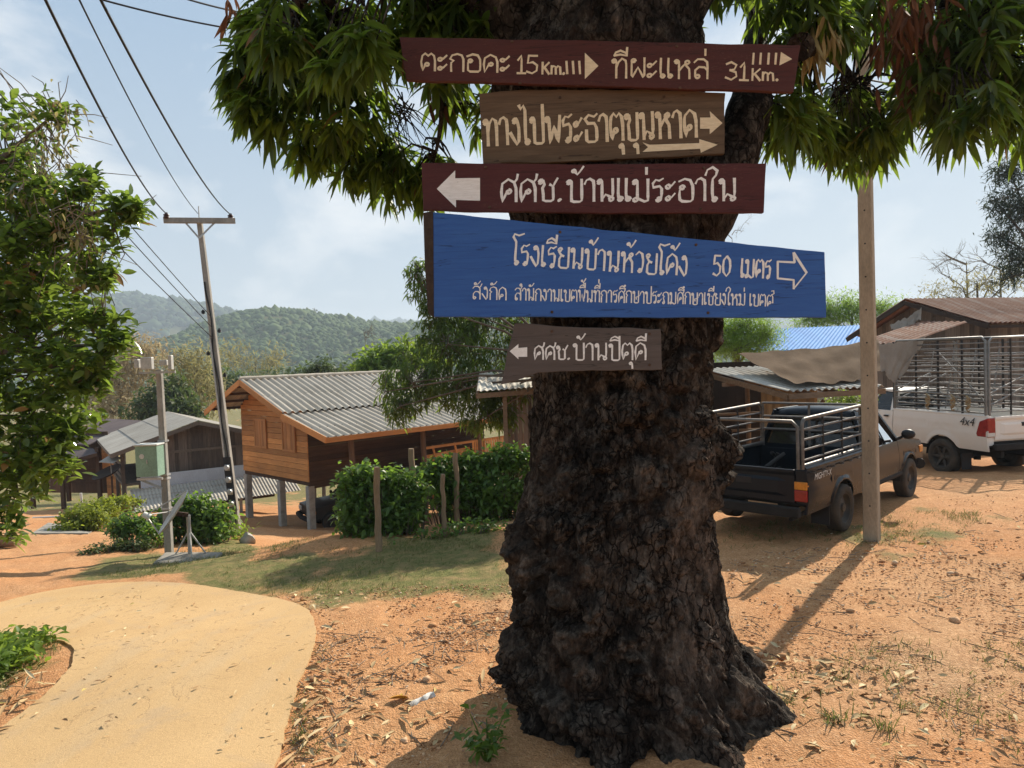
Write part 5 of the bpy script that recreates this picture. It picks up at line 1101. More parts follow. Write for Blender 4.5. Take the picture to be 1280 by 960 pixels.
def pickup(name, label, loc, rz, P, paint, cage=None, glassm=None, group='pickups parked in the village'):
    root = empty(name, loc, rz, label, 'pickup truck', group); g = lambda k: P[k]
    wb, W, rt = g('wb'), g('W'), g('rt'); xr, xf, xc, xw = g('xr'), g('xf'), g('xc'), g('xw'); zr, zb, zt, zn, sill = g('zr'), g('zb'), g('zt'), g('zn'), g('sill'); ax = (-wb/2, wb/2); ra = rt+g('gap'); hw = W/2
    def zbot(x, base):
        z = base
        for a in ax:
            if abs(x-a) < ra: z = max(z, rt+math.sqrt(max(0, ra*ra-(x-a)**2))*.98)
        return z
    def ytop(z, zt_): t = (z-sill)/(zt_-sill); return hw-.05*max(0, .35-t)**1.3*2.2-.035*max(0, t-.55)**1.5*3.0-(.012 if .60 < t < .64 else 0)
    def panel(x0, x1, ztop, base, s, th=.035, flare=True):
        xs = sorted(set(list(np.linspace(x0, x1, max(4, int((x1-x0)/.12)+1)))+[a+ra*math.cos(w) for a in ax for w in np.linspace(0, math.pi, 17) if x0 < a+ra*math.cos(w) < x1]))
        G = []
        for x in xs:
            b, t = zbot(x, base), ztop(x); b = min(b, t-.04)
            G.append([(x, s*(ytop(b+(t-b)*k, t)+(.018 if flare and k < .15 and b > base+.02 else 0)), b+(t-b)*k) for k in np.linspace(0, 1, 12)])
        mb = MB(); mb.slab(G, (0, -s*th, 0)); return mb
    hood = lambda x: zb-(zb-zn)*((x-xw)/(xf-xw))**1.6
    bed = None
    mb = MB(); mb.box((xr+.03, -hw+.10, g('zf')-.04), (xc-.03, hw-.10, g('zf'))); mb.box((xc-.05, -hw+.06, g('zf')), (xc-.02, hw-.06, zr-.03))
    for s in (-1, 1): mb.box((ax[0]-.42, s*(hw-.34)-.1, g('zf')), (ax[0]+.42, s*(hw-.34)+.18, rt+.42))
    mb.build('bed_floor', paint if P.get('bedp') else M['chassis'], root, False, .01)
    for s in (-1, 1):
        b_ = panel(xr, xc-.012, lambda x: zr, sill, s).build('bed_side', paint, root, True, fix=True)
        mb = MB(); mb.tube([(xr+.02, s*(hw-.055), zr+.004), (xc-.02, s*(hw-.055), zr+.004)], .032, 8); mb.build('bed_rail', paint if not P.get('railm') else P['railm'], b_, True)
        if P.get('hooks'):
            for k in range(7):
                x = xr+.15+(xc-xr-.3)*k/6; mb = MB(); mb.tube([(x-.05, s*(hw-.02), zr-.035), (x-.04, s*(hw+.02), zr-.045), (x+.04, s*(hw+.02), zr-.045), (x+.05, s*(hw-.02), zr-.035)], .007, 5); mb.build('rope_hook', M['tubes_d'], b_, True)
        d_ = panel(xc+.012, P['xd'], lambda x: zb, sill+.05, s).build('door', paint, root, True)
        mb = MB(); mb.obox((xc+.2, s*(hw+.012), zb-.13), (.07, 0, 0), (0, .014, 0), (0, 0, .02)); mb.build('handle', M['blackm'], d_, False, .004)
        panel(P['xd']+.012, xf-.03, lambda x: hood(max(x, xw)) if x > xw else zb, sill+.05, s).build('fender', paint, root, True)
        mb = MB(); mb.tube([(xc, s*(hw-.05), sill+.03), (P['xd']+.2, s*(hw-.05), sill+.03)], .05, 8); mb.build('sill', M['chassis'], root, True)
        # mirror
        mb = MB(); mb.add(icoV*np.array((.055, .105, .08))+np.array((xw-.12, s*(hw+.14), zb+.12)), [tuple(f) for f in icoF]); mb.bar((xw-.10, s*(hw-.03), zb+.03), (xw-.1, s*(hw+.08), zb+.09), .04, .04); mb.build('mirror', M['blackm'], root, True)
        # greenhouse: pillars and side glass
        wr = P['wr']; rb = (xc+.03, s*(hw-.06), zb); rf_ = (xw-.02, s*(hw-.06), zb); tb = (xc+.14, s*wr, zt-.04); tf = (xw-P['rake'], s*wr, zt-.05)
        pb = ((rb[0]*.38+rf_[0]*.62), rb[1], zb); pt = (tb[0]*.35+tf[0]*.65, tb[1], zt-.04)
        mb = MB(); mb.bar(rb, tb, .05, .16, (1, 0, 0)); mb.bar(rf_, tf, .05, .07, (1, 0, 0)); mb.bar(pb, pt, .02, .03, (1, 0, 0)); mb.bar((tb[0], tb[1], tb[2]), tf, .05, .05); mb.build('pillar', paint, root, False, .012)
        i = np.array((0, -s*.012, 0)); mb = MB(); mb.add([np.array(p)+i for p in ((rb[0]+.06, rb[1], zb), (rf_[0]-.02, rf_[1], zb), (tf[0]-.02, tf[1], zt-.07), (tb[0]+.05, tb[1], zt-.07))], [(0, 1, 2, 3)]); mb.build('side_window', glassm or M['glass'], root)
    wr = P['wr']
    rows = [(xc+.10, zt-.07, .0), (xc+.16, zt-.012, .02), (xc+.4, zt, .0), ((xc+xw-P['rake'])/2, zt+.012, 0), (xw-P['rake']-.1, zt-.005, 0), (xw-P['rake']+.03, zt-.05, .0)]
    mb = MB(); mb.slab([[(x, y*(wr+.03), z-.045*abs(y)**3) for y in np.linspace(-1, 1, 13)] for x, z, _ in rows], (0, 0, -.03)); mb.build('roof', paint, root, True)
    mb = MB(); mb.slab([[(xw+.02-t*(P['rake']+.0), y*((hw-.10)*(1-t)+(wr-.01)*t), zb+.01+t*(zt-zb-.06)) for y in np.linspace(-1, 1, 9)] for t in (0, .5, 1)], (-.008, 0, 0)); mb.build('windscreen', glassm or M['glass'], root, True)
    mb = MB(); mb.slab([[(xc+.02+t*.10, y*((hw-.16)*(1-t)+(wr-.06)*t), zb+.03+t*(zt-zb-.12)) for y in np.linspace(-1, 1, 9)] for t in (0, .5, 1)], (.008, 0, 0)); mb.build('rear_window', glassm or M['glass'], root, True)
    mb = MB(); mb.box((xc+.005, -hw+.06, sill+.1), (xc+.05, hw-.06, zb+.03)); mb.build('cab_back', paint, root)
    for s in (-1, 1):
        mb = MB(); mb.obox((xc+.62, s*.38, zb-.18), (.24, 0, 0), (0, .25, 0), (0, 0, .12)); mb.obox((xc+.36, s*.38, zb+.16), (.06, 0, .0), (0, .24, 0), (-.05, 0, .36)); mb.build('seat', M['black'], root, False, .05)
    mb = MB(); mb.box((xw-.42, -hw+.12, zb-.30), (xw-.02, hw-.12, zb-.02)); mb.build('dashboard', M['black'], root, False, .04)
    sw = MB(); sw.tube([(xw-.50+.05*math.sin(a), -.38+.18*math.cos(a), zb-.02+.17*math.sin(a)) for a in np.linspace(0, 6.28, 20)], .014, 6); sw.build('steering_wheel', M['black'], root, True)
    mb = MB(); mb.slab([[(x, y*(hw-.045), hood(x)+.02+.05*(1-y*y)*(1-((x-xw)/(xf-xw))**4)) for y in np.linspace(-1, 1, 13)] for x in np.linspace(xw+.0, xf-.04, 10)], (0, 0, -.03)); mb.build('bonnet', paint, root, True)
    zf_ = hood(xf)
    mb = MB(); mb.box((xf-.10, -hw+.06, .55), (xf-.03, hw-.06, zf_)); mb.build('front_panel', paint, root, False, .015)
    mb = MB(); mb.box((xf-.03, -.42, .66), (xf-.005, .42, zf_-.05)); mb.build('grille', M['blackm'], root, False, .01)
    for s in (-1, 1):
        mb = MB(); mb.box((xf-.04, s*.62-.17, .66), (xf+.01, s*.62+.17, zf_-.05)); mb.build('headlight', M['lens_clear'], root, False, .015)
        mb = MB(); mb.box((xf-.20, s*(hw-.015)-.022, .68), (xf-.03, s*(hw-.015)+.022, zf_-.06)); mb.build('indicator', M['lens_amb'], root, False, .012)
    mb = MB(); mb.tube([(xf-.25, -hw-.01, .5), (xf+.05, -hw+.1, .5), (xf+.11, 0, .5), (xf+.05, hw-.1, .5), (xf-.25, hw+.01, .5)], [.09]*5, 8); mb.build('front_bumper', P.get('bump', M['chassis']), root, True)
    # rear end
    mb = MB(); n = 14; G = []
    for z in np.linspace(P['ztg'], zr, 12):
        t = (z-P['ztg'])/(zr-P['ztg']); G.append([(xr-.02-(.018 if .25 < t < .7 and abs(y) < hw-.35 else 0)-.02*(t > .86), y, z) for y in np.linspace(-hw+.17, hw-.17, n)])
    mb.slab(G, (.045, 0, 0)); tg = mb.build('tailgate', paint, root, False, .006)
    mb = MB(); mb.box((xr-.045, -.11, zr-.22), (xr-.015, .11, zr-.14)); mb.build('handle', M['blackm'], tg, False, .006)
    for s in (-1, 1):
        mb = MB(); mb.box((xr-.005, s*(hw-.095)-.07, sill+.12), (xr+.07, s*(hw-.095)+.07, zr)); mb.build('rear_corner', paint, root, False, .012)
        if P['lamp'] == 'tall':
            mb = MB(); mb.box((xr-.03, s*(hw-.085)-.072, zr-.40), (xr+.05, s*(hw-.085)+.088, zr-.255)); a_ = mb.build('tail_light', M['lens_red'], root, False, .01)
            mb = MB(); mb.box((xr-.03, s*(hw-.085)-.072, zr-.252), (xr+.05, s*(hw-.085)+.088, zr-.15)); mb.build('indicator', M['lens_amb'], a_, False, .01)
        else:
            mb = MB(); yy = s*(hw+.008); P_ = [(xr+.18, zr-.10), (xr-.025, zr-.02), (xr-.03, zr-.42), (xr+.24, zr-.42), (xr+.27, zr-.36)]
            mb.prism([(x, yy, z) for x, z in P_], (0, -s*.20, 0)); a_ = mb.build('tail_light', M['lens_red'], root, False, .02)
            mb = MB(); mb.prism([(x, yy+s*.002, z) for x, z in ((xr+.02, zr-.30), (xr-.027, zr-.28), (xr-.032, zr-.41), (xr+.03, zr-.41))], (0, -s*.19, 0)); mb.build('reverse_lens', M['lens_clear'], a_, False, .01)
    mb = MB(); mb.box((xr-.14, -hw+.08, P['zbump']-.07), (xr-.04, hw-.08, P['zbump']+.06)); mb.box((xr-.05, -.5, P['zbump']-.05), (xr+.2, -.44, P['zbump']+.02)); mb.box((xr-.05, .44, P['zbump']-.05), (xr+.2, .5, P['zbump']+.02)); mb.build('rear_bumper', P.get('bump', M['chassis']), root, False, .02)
    if P['lamp'] != 'tall':
        mb = MB(); mb.box((xr-.143, -.34, P['zbump']-.03), (xr-.139, .02, P['zbump']+.05)); mb.build('number_plate', M['decal'], root)
    mb = MB()
    for s in (-1, 1): mb.bar((xr+.1, s*.45, rt+.14), (xf-.2, s*.45, rt+.14), .09, .14)
    for a in ax: mb.tube([(a, -hw+.2, rt), (a, hw-.2, rt)], .055, 8)
    mb.tube([(ax[0], -.1, rt), (ax[0]+.1, 0, rt)], .15, 10); mb.box((xc, -hw+.12, sill+.02), (xf-.15, hw-.12, sill+.2)); mb.box((xr+.04, -hw+.09, sill+.1), (xc, hw-.09, g('zf')-.05)); mb.tube([(xc-.6, -.55, rt+.0), (xr+.3, -.6, rt+.02), (xr-.02, -.62, rt+.02)], .03, 8); mb.build('chassis', M['chassis'], root)
    for a in ax:
        for s in (-1, 1):
            wheel(root, a, s*(hw-g('ww')/2+P.get('wout', .03)), rt, g('ww'), s, P['spokes'])
            mb = MB(); n = 16; mb.grid([[(a+ra*.99*math.cos(w), s*(hw-.03)-s*k, rt+ra*.99*math.sin(w)) for k in (0, .32)] for w in np.linspace(.0, math.pi, n)]); mb.build('wheel_arch', M['chassis'], root, True)
        if a < 0:
            for s in (-1, 1): mb = MB(); mb.box((a-ra-.03, s*(hw-.15)-.12, .16), (a-ra-.015, s*(hw-.15)+.12, rt+.12)); mb.build('mud_flap', M['blackm'], root)
    return root
# ---- dark blue pickup on the right
PB = dict(wb=2.85, W=1.69, rt=.325, ww=.20, gap=.075, xr=-2.56, xf=2.18, xc=-.42, xw=1.02, xd=.92, zr=.985, zb=.985, zt=1.58, zn=.86, sill=.42, zf=.60, wr=.60, rake=.52, ztg=.56, zbump=.46, lamp='tall', spokes=0, hooks=True, bedp=True)
hb_ = R(44.8); zgb = gz1(4.87, 11.2)
bt = pickup('pickup_truck', 'old dark blue pickup with a low tube cage on its bed, near the tan pole', (4.87, 11.2, zgb), hb_, PB, M['cp_blue'])
def cage_low(root):
    hw = .80; z0, z1 = .99, 1.62; x0, x1 = -2.54, -.47
    for s in (-1, 1):
        mb = MB(); y = s*(hw-.03); r_c = .07
        mb.tube([(x0, y, z0), (x0, y, z1-r_c), (x0+r_c*.3, y, z1-r_c*.3), (x0+r_c, y, z1), (x1-r_c, y, z1+.03), (x1, y, z1-.04), (x1, y, z0)], .023, 8)
        f_ = mb.build('side_cage', M['tubes'], root, True)
        for z in (1.10, 1.23, 1.36, 1.49): mb = MB(); mb.tube([(x0, y, z), (x1, y, z+.01)], .0135, 6); mb.build('cage_bar', M['tubes'], f_, True)
        for x in (-1.9, -1.25): mb = MB(); mb.tube([(x, y, z0), (x, y, z1+.015)], .016, 6); mb.build('cage_post', M['tubes_d'], f_, True)
        mb = MB(); mb.tube([(x0, y-s*.02, z0+.03), (x1, y-s*.02, z0+.03)], .03, 8); mb.build('base_rail', M['tubes'], f_, True)
    mb = MB(); y = hw-.08; mb.tube([(x0-.02, -y, z0), (x0-.02, -y, z1-.1), (x0-.02, -y+.07, z1-.03), (x0-.02, y-.07, z1-.03), (x0-.02, y, z1-.1), (x0-.02, y, z0)], .024, 8); mb.build('rear_hoop', M['tubes'], root, True)
    mb = MB(); y = hw-.06
    for z in (1.25, 1.45, 1.66): mb.tube([(x1, -y, z), (x1, y, z)], .02, 6)
    for yy in (-y, 0, y): mb.tube([(x1, yy, .98), (x1, yy, 1.66)], .02, 6)
    mb.build('front_rack', M['tubes'], root, True)
cage_low(bt)
mb = MB(); 
for k in range(3): mb.tube([(-1.9+.5*k, .45, .62), (-1.2+.5*k, .5, .64), (-.7, .3+.1*k, .9)], .03, 6)
mb.build('bed_junk', M['tubes_d'], bt, True)
rot = Matrix(((1, 0, 0, 0), (0, 0, -1, 0), (0, 1, 0, 0), (0, 0, 0, 1)))
textmesh('decal', 'MIGHTY-X', .115, M['decal'], bt, Matrix.Translation((-2.12, -.851, .84)) @ rot, .25)
# ---- white pickup with a tall cage, far right
PW = dict(wb=3.08, W=1.85, rt=.388, ww=.26, gap=.10, xr=-2.72, xf=2.50, xc=-.05, xw=1.45, xd=1.25, zr=1.34, zb=1.30, zt=1.82, zn=1.16, sill=.62, zf=.86, wr=.66, rake=.62, ztg=.86, zbump=.72, lamp='swept', spokes=6, hooks=False, bedp=True)
hwt = np.array((-.2, .98)); zgw = gz1(10.06, 17.36)-.02
wt = pickup('pickup_truck', 'white dusty pickup with a very tall steel tube cage, at the right edge', (10.06, 17.36, zgw), math.atan2(hwt[1], hwt[0]), PW, M['cp_white'])
def cage_tall(root):
    hw = .88; z0, z1 = 1.36, 2.98; x0, x1 = -2.66, -.10
    for s in (-1, 1):
        y = s*hw; mb = MB(); mb.tube([(x0, y, z0), (x0, y, z1-.08), (x0+.08, y, z1), (x1-.08, y, z1), (x1, y, z1-.08), (x1, y, z0)], .026, 8); f_ = mb.build('side_cage', M['tubes_l'], root, True)
        for k in range(13): mb = MB(); z = z0+.05+k*.121; mb.tube([(x0, y, z), (x1, y, z+.01*math.sin(k*5))], .021 if k in (3, 7) else .0155, 6); mb.build('cage_bar', M['tubes_l'], f_, True)
        for x in (x0+.03, -2.05, -1.4, -.75, x1+.06): mb = MB(); mb.tube([(x, y-s*.02, z0), (x, y-s*.02, z1-.02)], .026, 6); mb.build('cage_post', M['tubes_d'], f_, True)
    for x, nm in ((x0-.03, 'rear_gate'), (x1, 'front_rack')):
        mb = MB(); y = hw-.05; mb.tube([(x, -y, z0), (x, -y, z1-.1), (x, -y+.08, z1-.02), (x, y-.08, z1-.02), (x, y, z1-.1), (x, y, z0)], .026, 8); f_ = mb.build(nm, M['tubes_l'], root, True)
        for k in range(9): mb = MB(); z = z0+.08+k*.165; mb.tube([(x, -y, z), (x, y, z)], .0145, 6); mb.build('cage_bar', M['tubes_l'], f_, True)
        for yy in (-.3, .3): mb = MB(); mb.tube([(x, yy, z0), (x, yy, z1-.03)], .02, 6); mb.build('cage_post', M['tubes_d'], f_, True)
        mb = MB(); mb.tube([(x, -y, z0+.9), (x, y, z0+.2)], .018, 6); mb.tube([(x, -y, z0+1.1), (x, y, z0+.45)], .018, 6); mb.build('diagonal_brace', M['tubes_l'], f_, True)
    for x in (-2.0, -1.35, -.7): mb = MB(); mb.tube([(x, -hw, z1-.02), (x, hw, z1-.02)], .02, 6); mb.build('roof_bar', M['tubes_d'], root, True)
    M['rope'] = plain('tan_rope', (.34, .26, .15), .9, .25, 20, 120, .4, .003)
    for x in (-2.25, -1.85, -1.15):
        mb = MB(); mb.tube([(x+.05*math.sin(a*3), hw+.035+.015*math.cos(a*5), 1.72-.16*a/9+.05*math.sin(a*2.2)) for a in np.linspace(0, 14, 60)], .016, 6); mb.build('rope', M['rope'], root, True)
cage_tall(wt)
mb = MB()
for k in range(9): z = 1.5+k*.14; mb.tube([(-2.5, .35-.05*k, z), (-.3, .55-.04*k, z+.05)], .014, 6)
for x in (-2.3, -1.7, -1.1, -.5): mb.tube([(x, .4, 1.4), (x+.1, .05, 2.75)], .017, 6)
mb.tube([(-2.5, .6, 1.5), (-1.0, .5, 2.7)], .017, 6); mb.build('loose_rack', M['tubes_l'], wt, True)
# left side lettering: reads when seen from the left flank
rotl = Matrix(((-1, 0, 0, 0), (0, 0, 1, 0), (0, 1, 0, 0), (0, 0, 0, 1)))
textmesh('decal', '4x4', .25, M['decal_k'], wt, Matrix.Translation((-2.22, .932, 1.13)) @ rotl, .3)
# ---- dark pickup parked under the stilt house
PK = dict(PB); PK.update(zt=1.52, hooks=False)
pk = house.matrix_basis.to_3x3() @ Vector((2.5, -1.3, 0))
kx, ky = house.location.x+math.cos(rz)*3.9+math.sin(rz)*1.4, house.location.y+math.sin(rz)*3.9-math.cos(rz)*1.4
pickup('pickup_truck', 'black pickup parked in the shade under the stilt house', (kx, ky, gz1(kx, ky)), rz+R(165), PK, M['cp_black'])
# ============================================================ SHEDS ON THE RIGHT
def unit(v): v = np.asarray(v, float); return v/np.linalg.norm(v)
M['bamboo'] = wood('split_bamboo_wall', (.30, .21, .12), (.46, .34, .20), 'z', .35, .75); M['beam'] = wood('old_brown_beam', (.16, .10, .06), (.27, .18, .11), 'x', .3, .8)
M['net'] = None
def netmat(name, c, c2, tw):
    t = NT(name); a = t.noise(2.0, 6, .6); f = t.noise(60, 4, .6); base = t.mix(t.rng(a, .3, .7), c, c2); base = t.mix(.5, base, t.rng(f, .3, .7, .7, 1.25), 'MULTIPLY'); t.bsdf(base, .95, 0, .05, t.math('ADD', f, a), .3, .01)
    tr = t.N('ShaderNodeBsdfTranslucent', {'Color': c2}); ms = t.N('ShaderNodeMixShader', {0: tw}); t.t.links.new(t.b.outputs[0], ms.inputs[1]); t.t.links.new(tr.outputs[0], ms.inputs[2]); t.t.links.new(ms.outputs[0], t.out.inputs[0]); return t.m
M['net'] = netmat('brown_shade_net', (.105, .070, .044), (.165, .115, .076), .12); M['cloth'] = netmat('pale_worn_sheet', (.27, .235, .195), (.40, .36, .31), .25)
A0 = at(878, 461, 15.2); B0 = at(985, 489, 12.9); C0 = at(1078, 484, 13.4); eu = unit((C0-B0)*(1, 1, 0)); ev = unit(B0-A0); V_ = np.linalg.norm(B0-A0)
shed = empty('tin_shed', (B0[0], B0[1], gz1(B0[0], B0[1])), 0, 'low open shed with a pale corrugated roof and split bamboo wall behind the blue pickup', 'shed'); oS = np.array(shed.location)
mb = MB(); corr(mb, A0-oS-eu*.0, eu, ev, 2.2, V_, .16, .022, 1); mb.build('roof', M['r_tin'], shed, True, fix=False)
dn = np.array((0, 0, -.10)); mb = MB(); mb.bar(A0-oS+dn, B0-oS+dn, .06, .1); mb.bar(B0-oS+dn, B0+eu*2.2-oS+dn, .06, .1); mb.bar(A0-oS+dn, A0+eu*2.2-oS+dn, .06, .1)
for k in (.5, 1.1, 1.7): mb.bar(A0+eu*k-oS+dn*.8, B0+eu*k-oS+dn*.8, .05, .08)
mb.bar(A0+ev*.8-oS+dn*1.9-eu*.1, A0+ev*.8+eu*2.2-oS+dn*1.9, .06, .08); mb.build('beams', M['beam'], shed)
gS = -.05
for p in (B0+eu*.1-ev*.15, B0+eu*2.1-ev*.15, A0+eu*.1, A0+eu*2.1, A0+eu*1.1):
    mb = MB(); q_ = p-oS; mb.tube([(q_[0], q_[1], -.3), (q_[0]+.02, q_[1], 1.0), (q_[0], q_[1], q_[2]-.12)], [.06, .055, .05], 8); mb.build('post', M['beam'], shed, True)
a, b = at(952, 520, 15.0)-oS, at(1022, 520, 14.6)-oS; e_ = (b-a)*(1, 1, 0); mb = MB(); boards(mb, (a[0], a[1], .1), unit(e_), (0, 0, 1), np.linalg.norm(e_), 2.0, .055, .02, 'v', nrm=(0, -1, 0)); mb.build('bamboo_wall', M['bamboo'], shed)
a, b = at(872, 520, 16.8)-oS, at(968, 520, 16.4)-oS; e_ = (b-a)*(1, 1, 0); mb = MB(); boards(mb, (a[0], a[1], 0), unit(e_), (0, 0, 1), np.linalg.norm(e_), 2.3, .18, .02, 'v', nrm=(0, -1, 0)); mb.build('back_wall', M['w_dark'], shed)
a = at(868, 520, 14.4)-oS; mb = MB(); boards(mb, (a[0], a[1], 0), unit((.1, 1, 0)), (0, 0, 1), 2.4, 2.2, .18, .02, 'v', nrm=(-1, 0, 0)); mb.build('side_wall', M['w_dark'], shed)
mb = MB()
for z in (.5, .85, 1.2): a, b = at(882, 520, 15.2)-oS, at(955, 520, 14.9)-oS; mb.tube([(a[0], a[1], z), (b[0], b[1], z+.04)], .03, 6)
a, b = at(975, 560, 14.5)-oS, at(1030, 500, 14.2)-oS; mb.tube([a, b], .04, 6); mb.build('pole_rails', M['beam'], shed, True)
# the net thrown over the roof and tied off to the barn
def drape(name, corners, sag, m, n=26, fold=.03, rest=None):
    a, b, c, d = [np.asarray(k, float) for k in corners]; G = []
    for u in np.linspace(0, 1, n):
        r_ = []
        for v in np.linspace(0, 1, n):
            p = (a*(1-u)+b*u)*(1-v)+(d*(1-u)+c*u)*v; s = sag*4*u*(1-u)*(.4+.6*v); p = p-np.array((0, 0, s))
            p[2] += fold*.5*mnoise.noise(Vector((u*14, v*5, 3)))+fold*.45*math.sin(u*31+v*9+2*math.sin(v*7))+fold*math.sin(u*19+v*4)*(.3+v)*.5+fold*.6*math.sin(v*13+u*7); p[1] += fold*math.sin(u*23+1)*v; r_.append(p)
        G.append(r_)
    o = np.mean(corners, 0); mb = MB(); mb.slab([[p-o for p in r_] for r_ in G], (0, .003, -.003)); return mb.build(name, m, None, True, loc=o, fix=False)
up = np.array((0, 0, .07))
nt = drape('shade_net', [at(921, 444, 14.9)+up*.3, at(1098, 428, 15.6)+up, at(1100, 468, 13.9)+up, at(994, 483, 13.0)+up], .10, M['net']); tag(nt, 'brown shade net thrown over the pale tin shed roof', 'net')
nt = drape('hanging_sheet', [at(1094, 432, 15.5), at(1160, 419, 16.6), at(1124, 474, 16.0), at(1102, 462, 15.4)], .10, M['cloth'], 22, .04); tag(nt, 'pale grey sheet hanging like a sail right of the tan pole', 'sheet')
# small lean-to seen just left of the trunk
p = at(596, 489, 14.5); q2 = at(668, 478, 15.6); l2 = empty('tin_lean_to', (p[0]+1, p[1]+.6, gz1(p[0]+1, p[1]+.6)), 0, 'small tin roofed lean-to glimpsed just left of the mango trunk', 'shed'); oL = np.array(l2.location)
mb = MB(); corr(mb, p+np.array((0, 1.5, .35))-oL, unit((q2-p)*(1, 1, 0)), unit((0, -1.5, -.35)), 3.4, 1.55, .16, .018); mb.build('roof', M['r_tin'], l2, True, fix=False)
mb = MB(); mb.bar(p-oL+dn, p+unit((q2-p)*(1, 1, 0))*3.4-oL+dn, .05, .1); mb.bar(p-oL+dn, p+np.array((0, 1.5, .35))-oL+dn, .05, .1); mb.build('beams', M['beam'], l2)
for k in (.75, 3.2):
    for dy in (.1, 1.4): mb = MB(); c = p+unit((q2-p)*(1, 1, 0))*k+np.array((0, dy, 0))-oL; mb.bar((c[0], c[1], -.6), (c[0], c[1], c[2]+dy*.2-.1), .09, .09); mb.build('post', M['beam'], l2)
c = p+unit((q2-p)*(1, 1, 0))*.8+np.array((0, 1.4, 0))-oL; mb = MB(); boards(mb, (c[0], c[1], -.5), unit((q2-p)*(1, 1, 0)), (0, 0, 1), 2.4, c[2]+.5, .16, .02, 'v', nrm=(0, -1, 0)); mb.build('wall', M['w_grey_z'], l2)
# ---- barn with the rusty roof
u_ = unit((.95, .30, 0)); v_ = unit((.30, -.95, 0)); AP = at(1138, 374, 24.0); gB = -.35
rb_ = empty('rusty_roofed_barn', (AP[0], AP[1], gB), 0, 'dark board barn with a rusty tin roof behind the white pickup', 'barn'); oB = np.array(rb_.location); ap = AP-oB
ef = ap+v_*3.0+np.array((0, 0, -.96)); eb = ap-v_*2.6+np.array((0, 0, -1.15)); LR = 12.0
mb = MB(); corr(mb, ap-u_*.25, u_, ef-ap, LR, np.linalg.norm(ef-ap), .2, .026, 2); mb.build('roof', M['r_rust'], rb_, True, fix=False)
mb = MB(); corr(mb, ap-u_*.25, u_, eb-ap, LR, np.linalg.norm(eb-ap), .2, .026, 2); mb.build('rear_roof', M['r_rust'], rb_, True, fix=False)
mb = MB(); d_ = np.array((0, 0, -.12)); mb.bar(ap-u_*.27+d_, ef-u_*.27+d_, .04, .14); mb.bar(ap-u_*.27+d_, eb-u_*.27+d_, .04, .16); mb.bar(ef-u_*.25+d_, ef+u_*LR+d_, .05, .08); mb.build('bargeboards', M['w_dark'], rb_)
wf, wb_ = ap+v_*2.6, ap-v_*2.2; H_ = ap[2]
mb = MB(); boards(mb, (wb_[0]+u_[0]*.3, wb_[1]+u_[1]*.3, 0), v_, (0, 0, 1), 4.8, H_, .17, .025, 'v', lambda s: H_-.15-abs(s-2.2)*(.33 if s > 2.2 else .44), nrm=-u_); mb.build('gable_wall', M['w_grey_z'], rb_)
mb = MB(); boards(mb, (wf[0]+u_[0]*.3, wf[1]+u_[1]*.3, 0), u_, (0, 0, 1), 11, H_-.98, .17, .025, 'v', nrm=v_); mb.build('front_wall', M['w_grey_z'], rb_)
mb = MB(); boards(mb, (wb_[0]+u_[0]*.3, wb_[1]+u_[1]*.3, 0), u_, (0, 0, 1), 11, H_-1.1, .3, .025, 'v', nrm=-v_); mb.build('rear_wall', M['w_grey_z'], rb_)
a, b, c, d = at(1152, 402, 22.8)-oB, at(1212, 402, 21.3)-oB, at(1118, 430, 20.0)-oB, at(1088, 428, 21.8)-oB
mb = MB(); U_ = np.linalg.norm(b-a); corr(mb, a, b-a, (d-a+c-b)/2, U_*.95, np.linalg.norm((d-a+c-b)/2), .2, .026, 1); mb.build('lean_to_roof', M['r_rust'], rb_, True, fix=False)
mb = MB()
for k in (c, d): mb.bar((k[0], k[1], -.2), k+np.array((0, 0, -.05)), .1, .1)
mb.build('lean_to_posts', M['beam'], rb_)
nt = drape('hanging_sheet', [at(1112, 408, 22.6), at(1152, 385, 22.9), at(1150, 400, 22.7), at(1120, 414, 22.4)], .05, M['cloth'], 16, .06); tag(nt, 'grey white sheet tied under the apex of the rusty roofed barn', 'sheet')
# ---- blue roofed house further back
a, b, c, d = at(974, 411, 33), at(1110, 405, 36), at(1100, 436, 31.5), at(938, 438, 29.5); gb = gz1(5*2.5, 33)
bh = empty('blue_roofed_house', ((a[0]+c[0])/2, (a[1]+c[1])/2, gb), 0, 'pale house with a bright blue ribbed metal roof behind the sheds', 'house'); oH = np.array(bh.location)
a, b, c, d = (k-oH for k in (a, b, c, d)); mb = MB(); G = slabq(a, b, c, d, n=121)
for i in range(121):
    for j in range(121): G[i][j] = G[i][j]+np.array((0, 0, .05*(i % 4 == 0)))
mb.slab(G, (0, 0, -.05)); mb.build('roof', M['r_blue'], bh, fix=False)
back = (a+b)/2-(c+d)/2; mb = MB(); mb.slab(slabq(a, b, b+back*(1, 1, -1), a+back*(1, 1, -1), n=4), (0, 0, -.05)); mb.build('rear_roof', M['r_blue'], bh)
i_ = lambda p, k: p+((a+c)/2-p)*k
w0, w1, w2, w3 = (i_(k, .12) for k in (d, c, b+back*(1, 1, -1), a+back*(1, 1, -1))); zt_ = min(c[2], d[2])-.15
mb = MB(); base_ = [(k[0], k[1], -1.0) for k in (w0, w1, w2, w3)]; mb.prism(base_, (0, 0, zt_+1.0)); mb.build('wall', M['concrete'], bh)
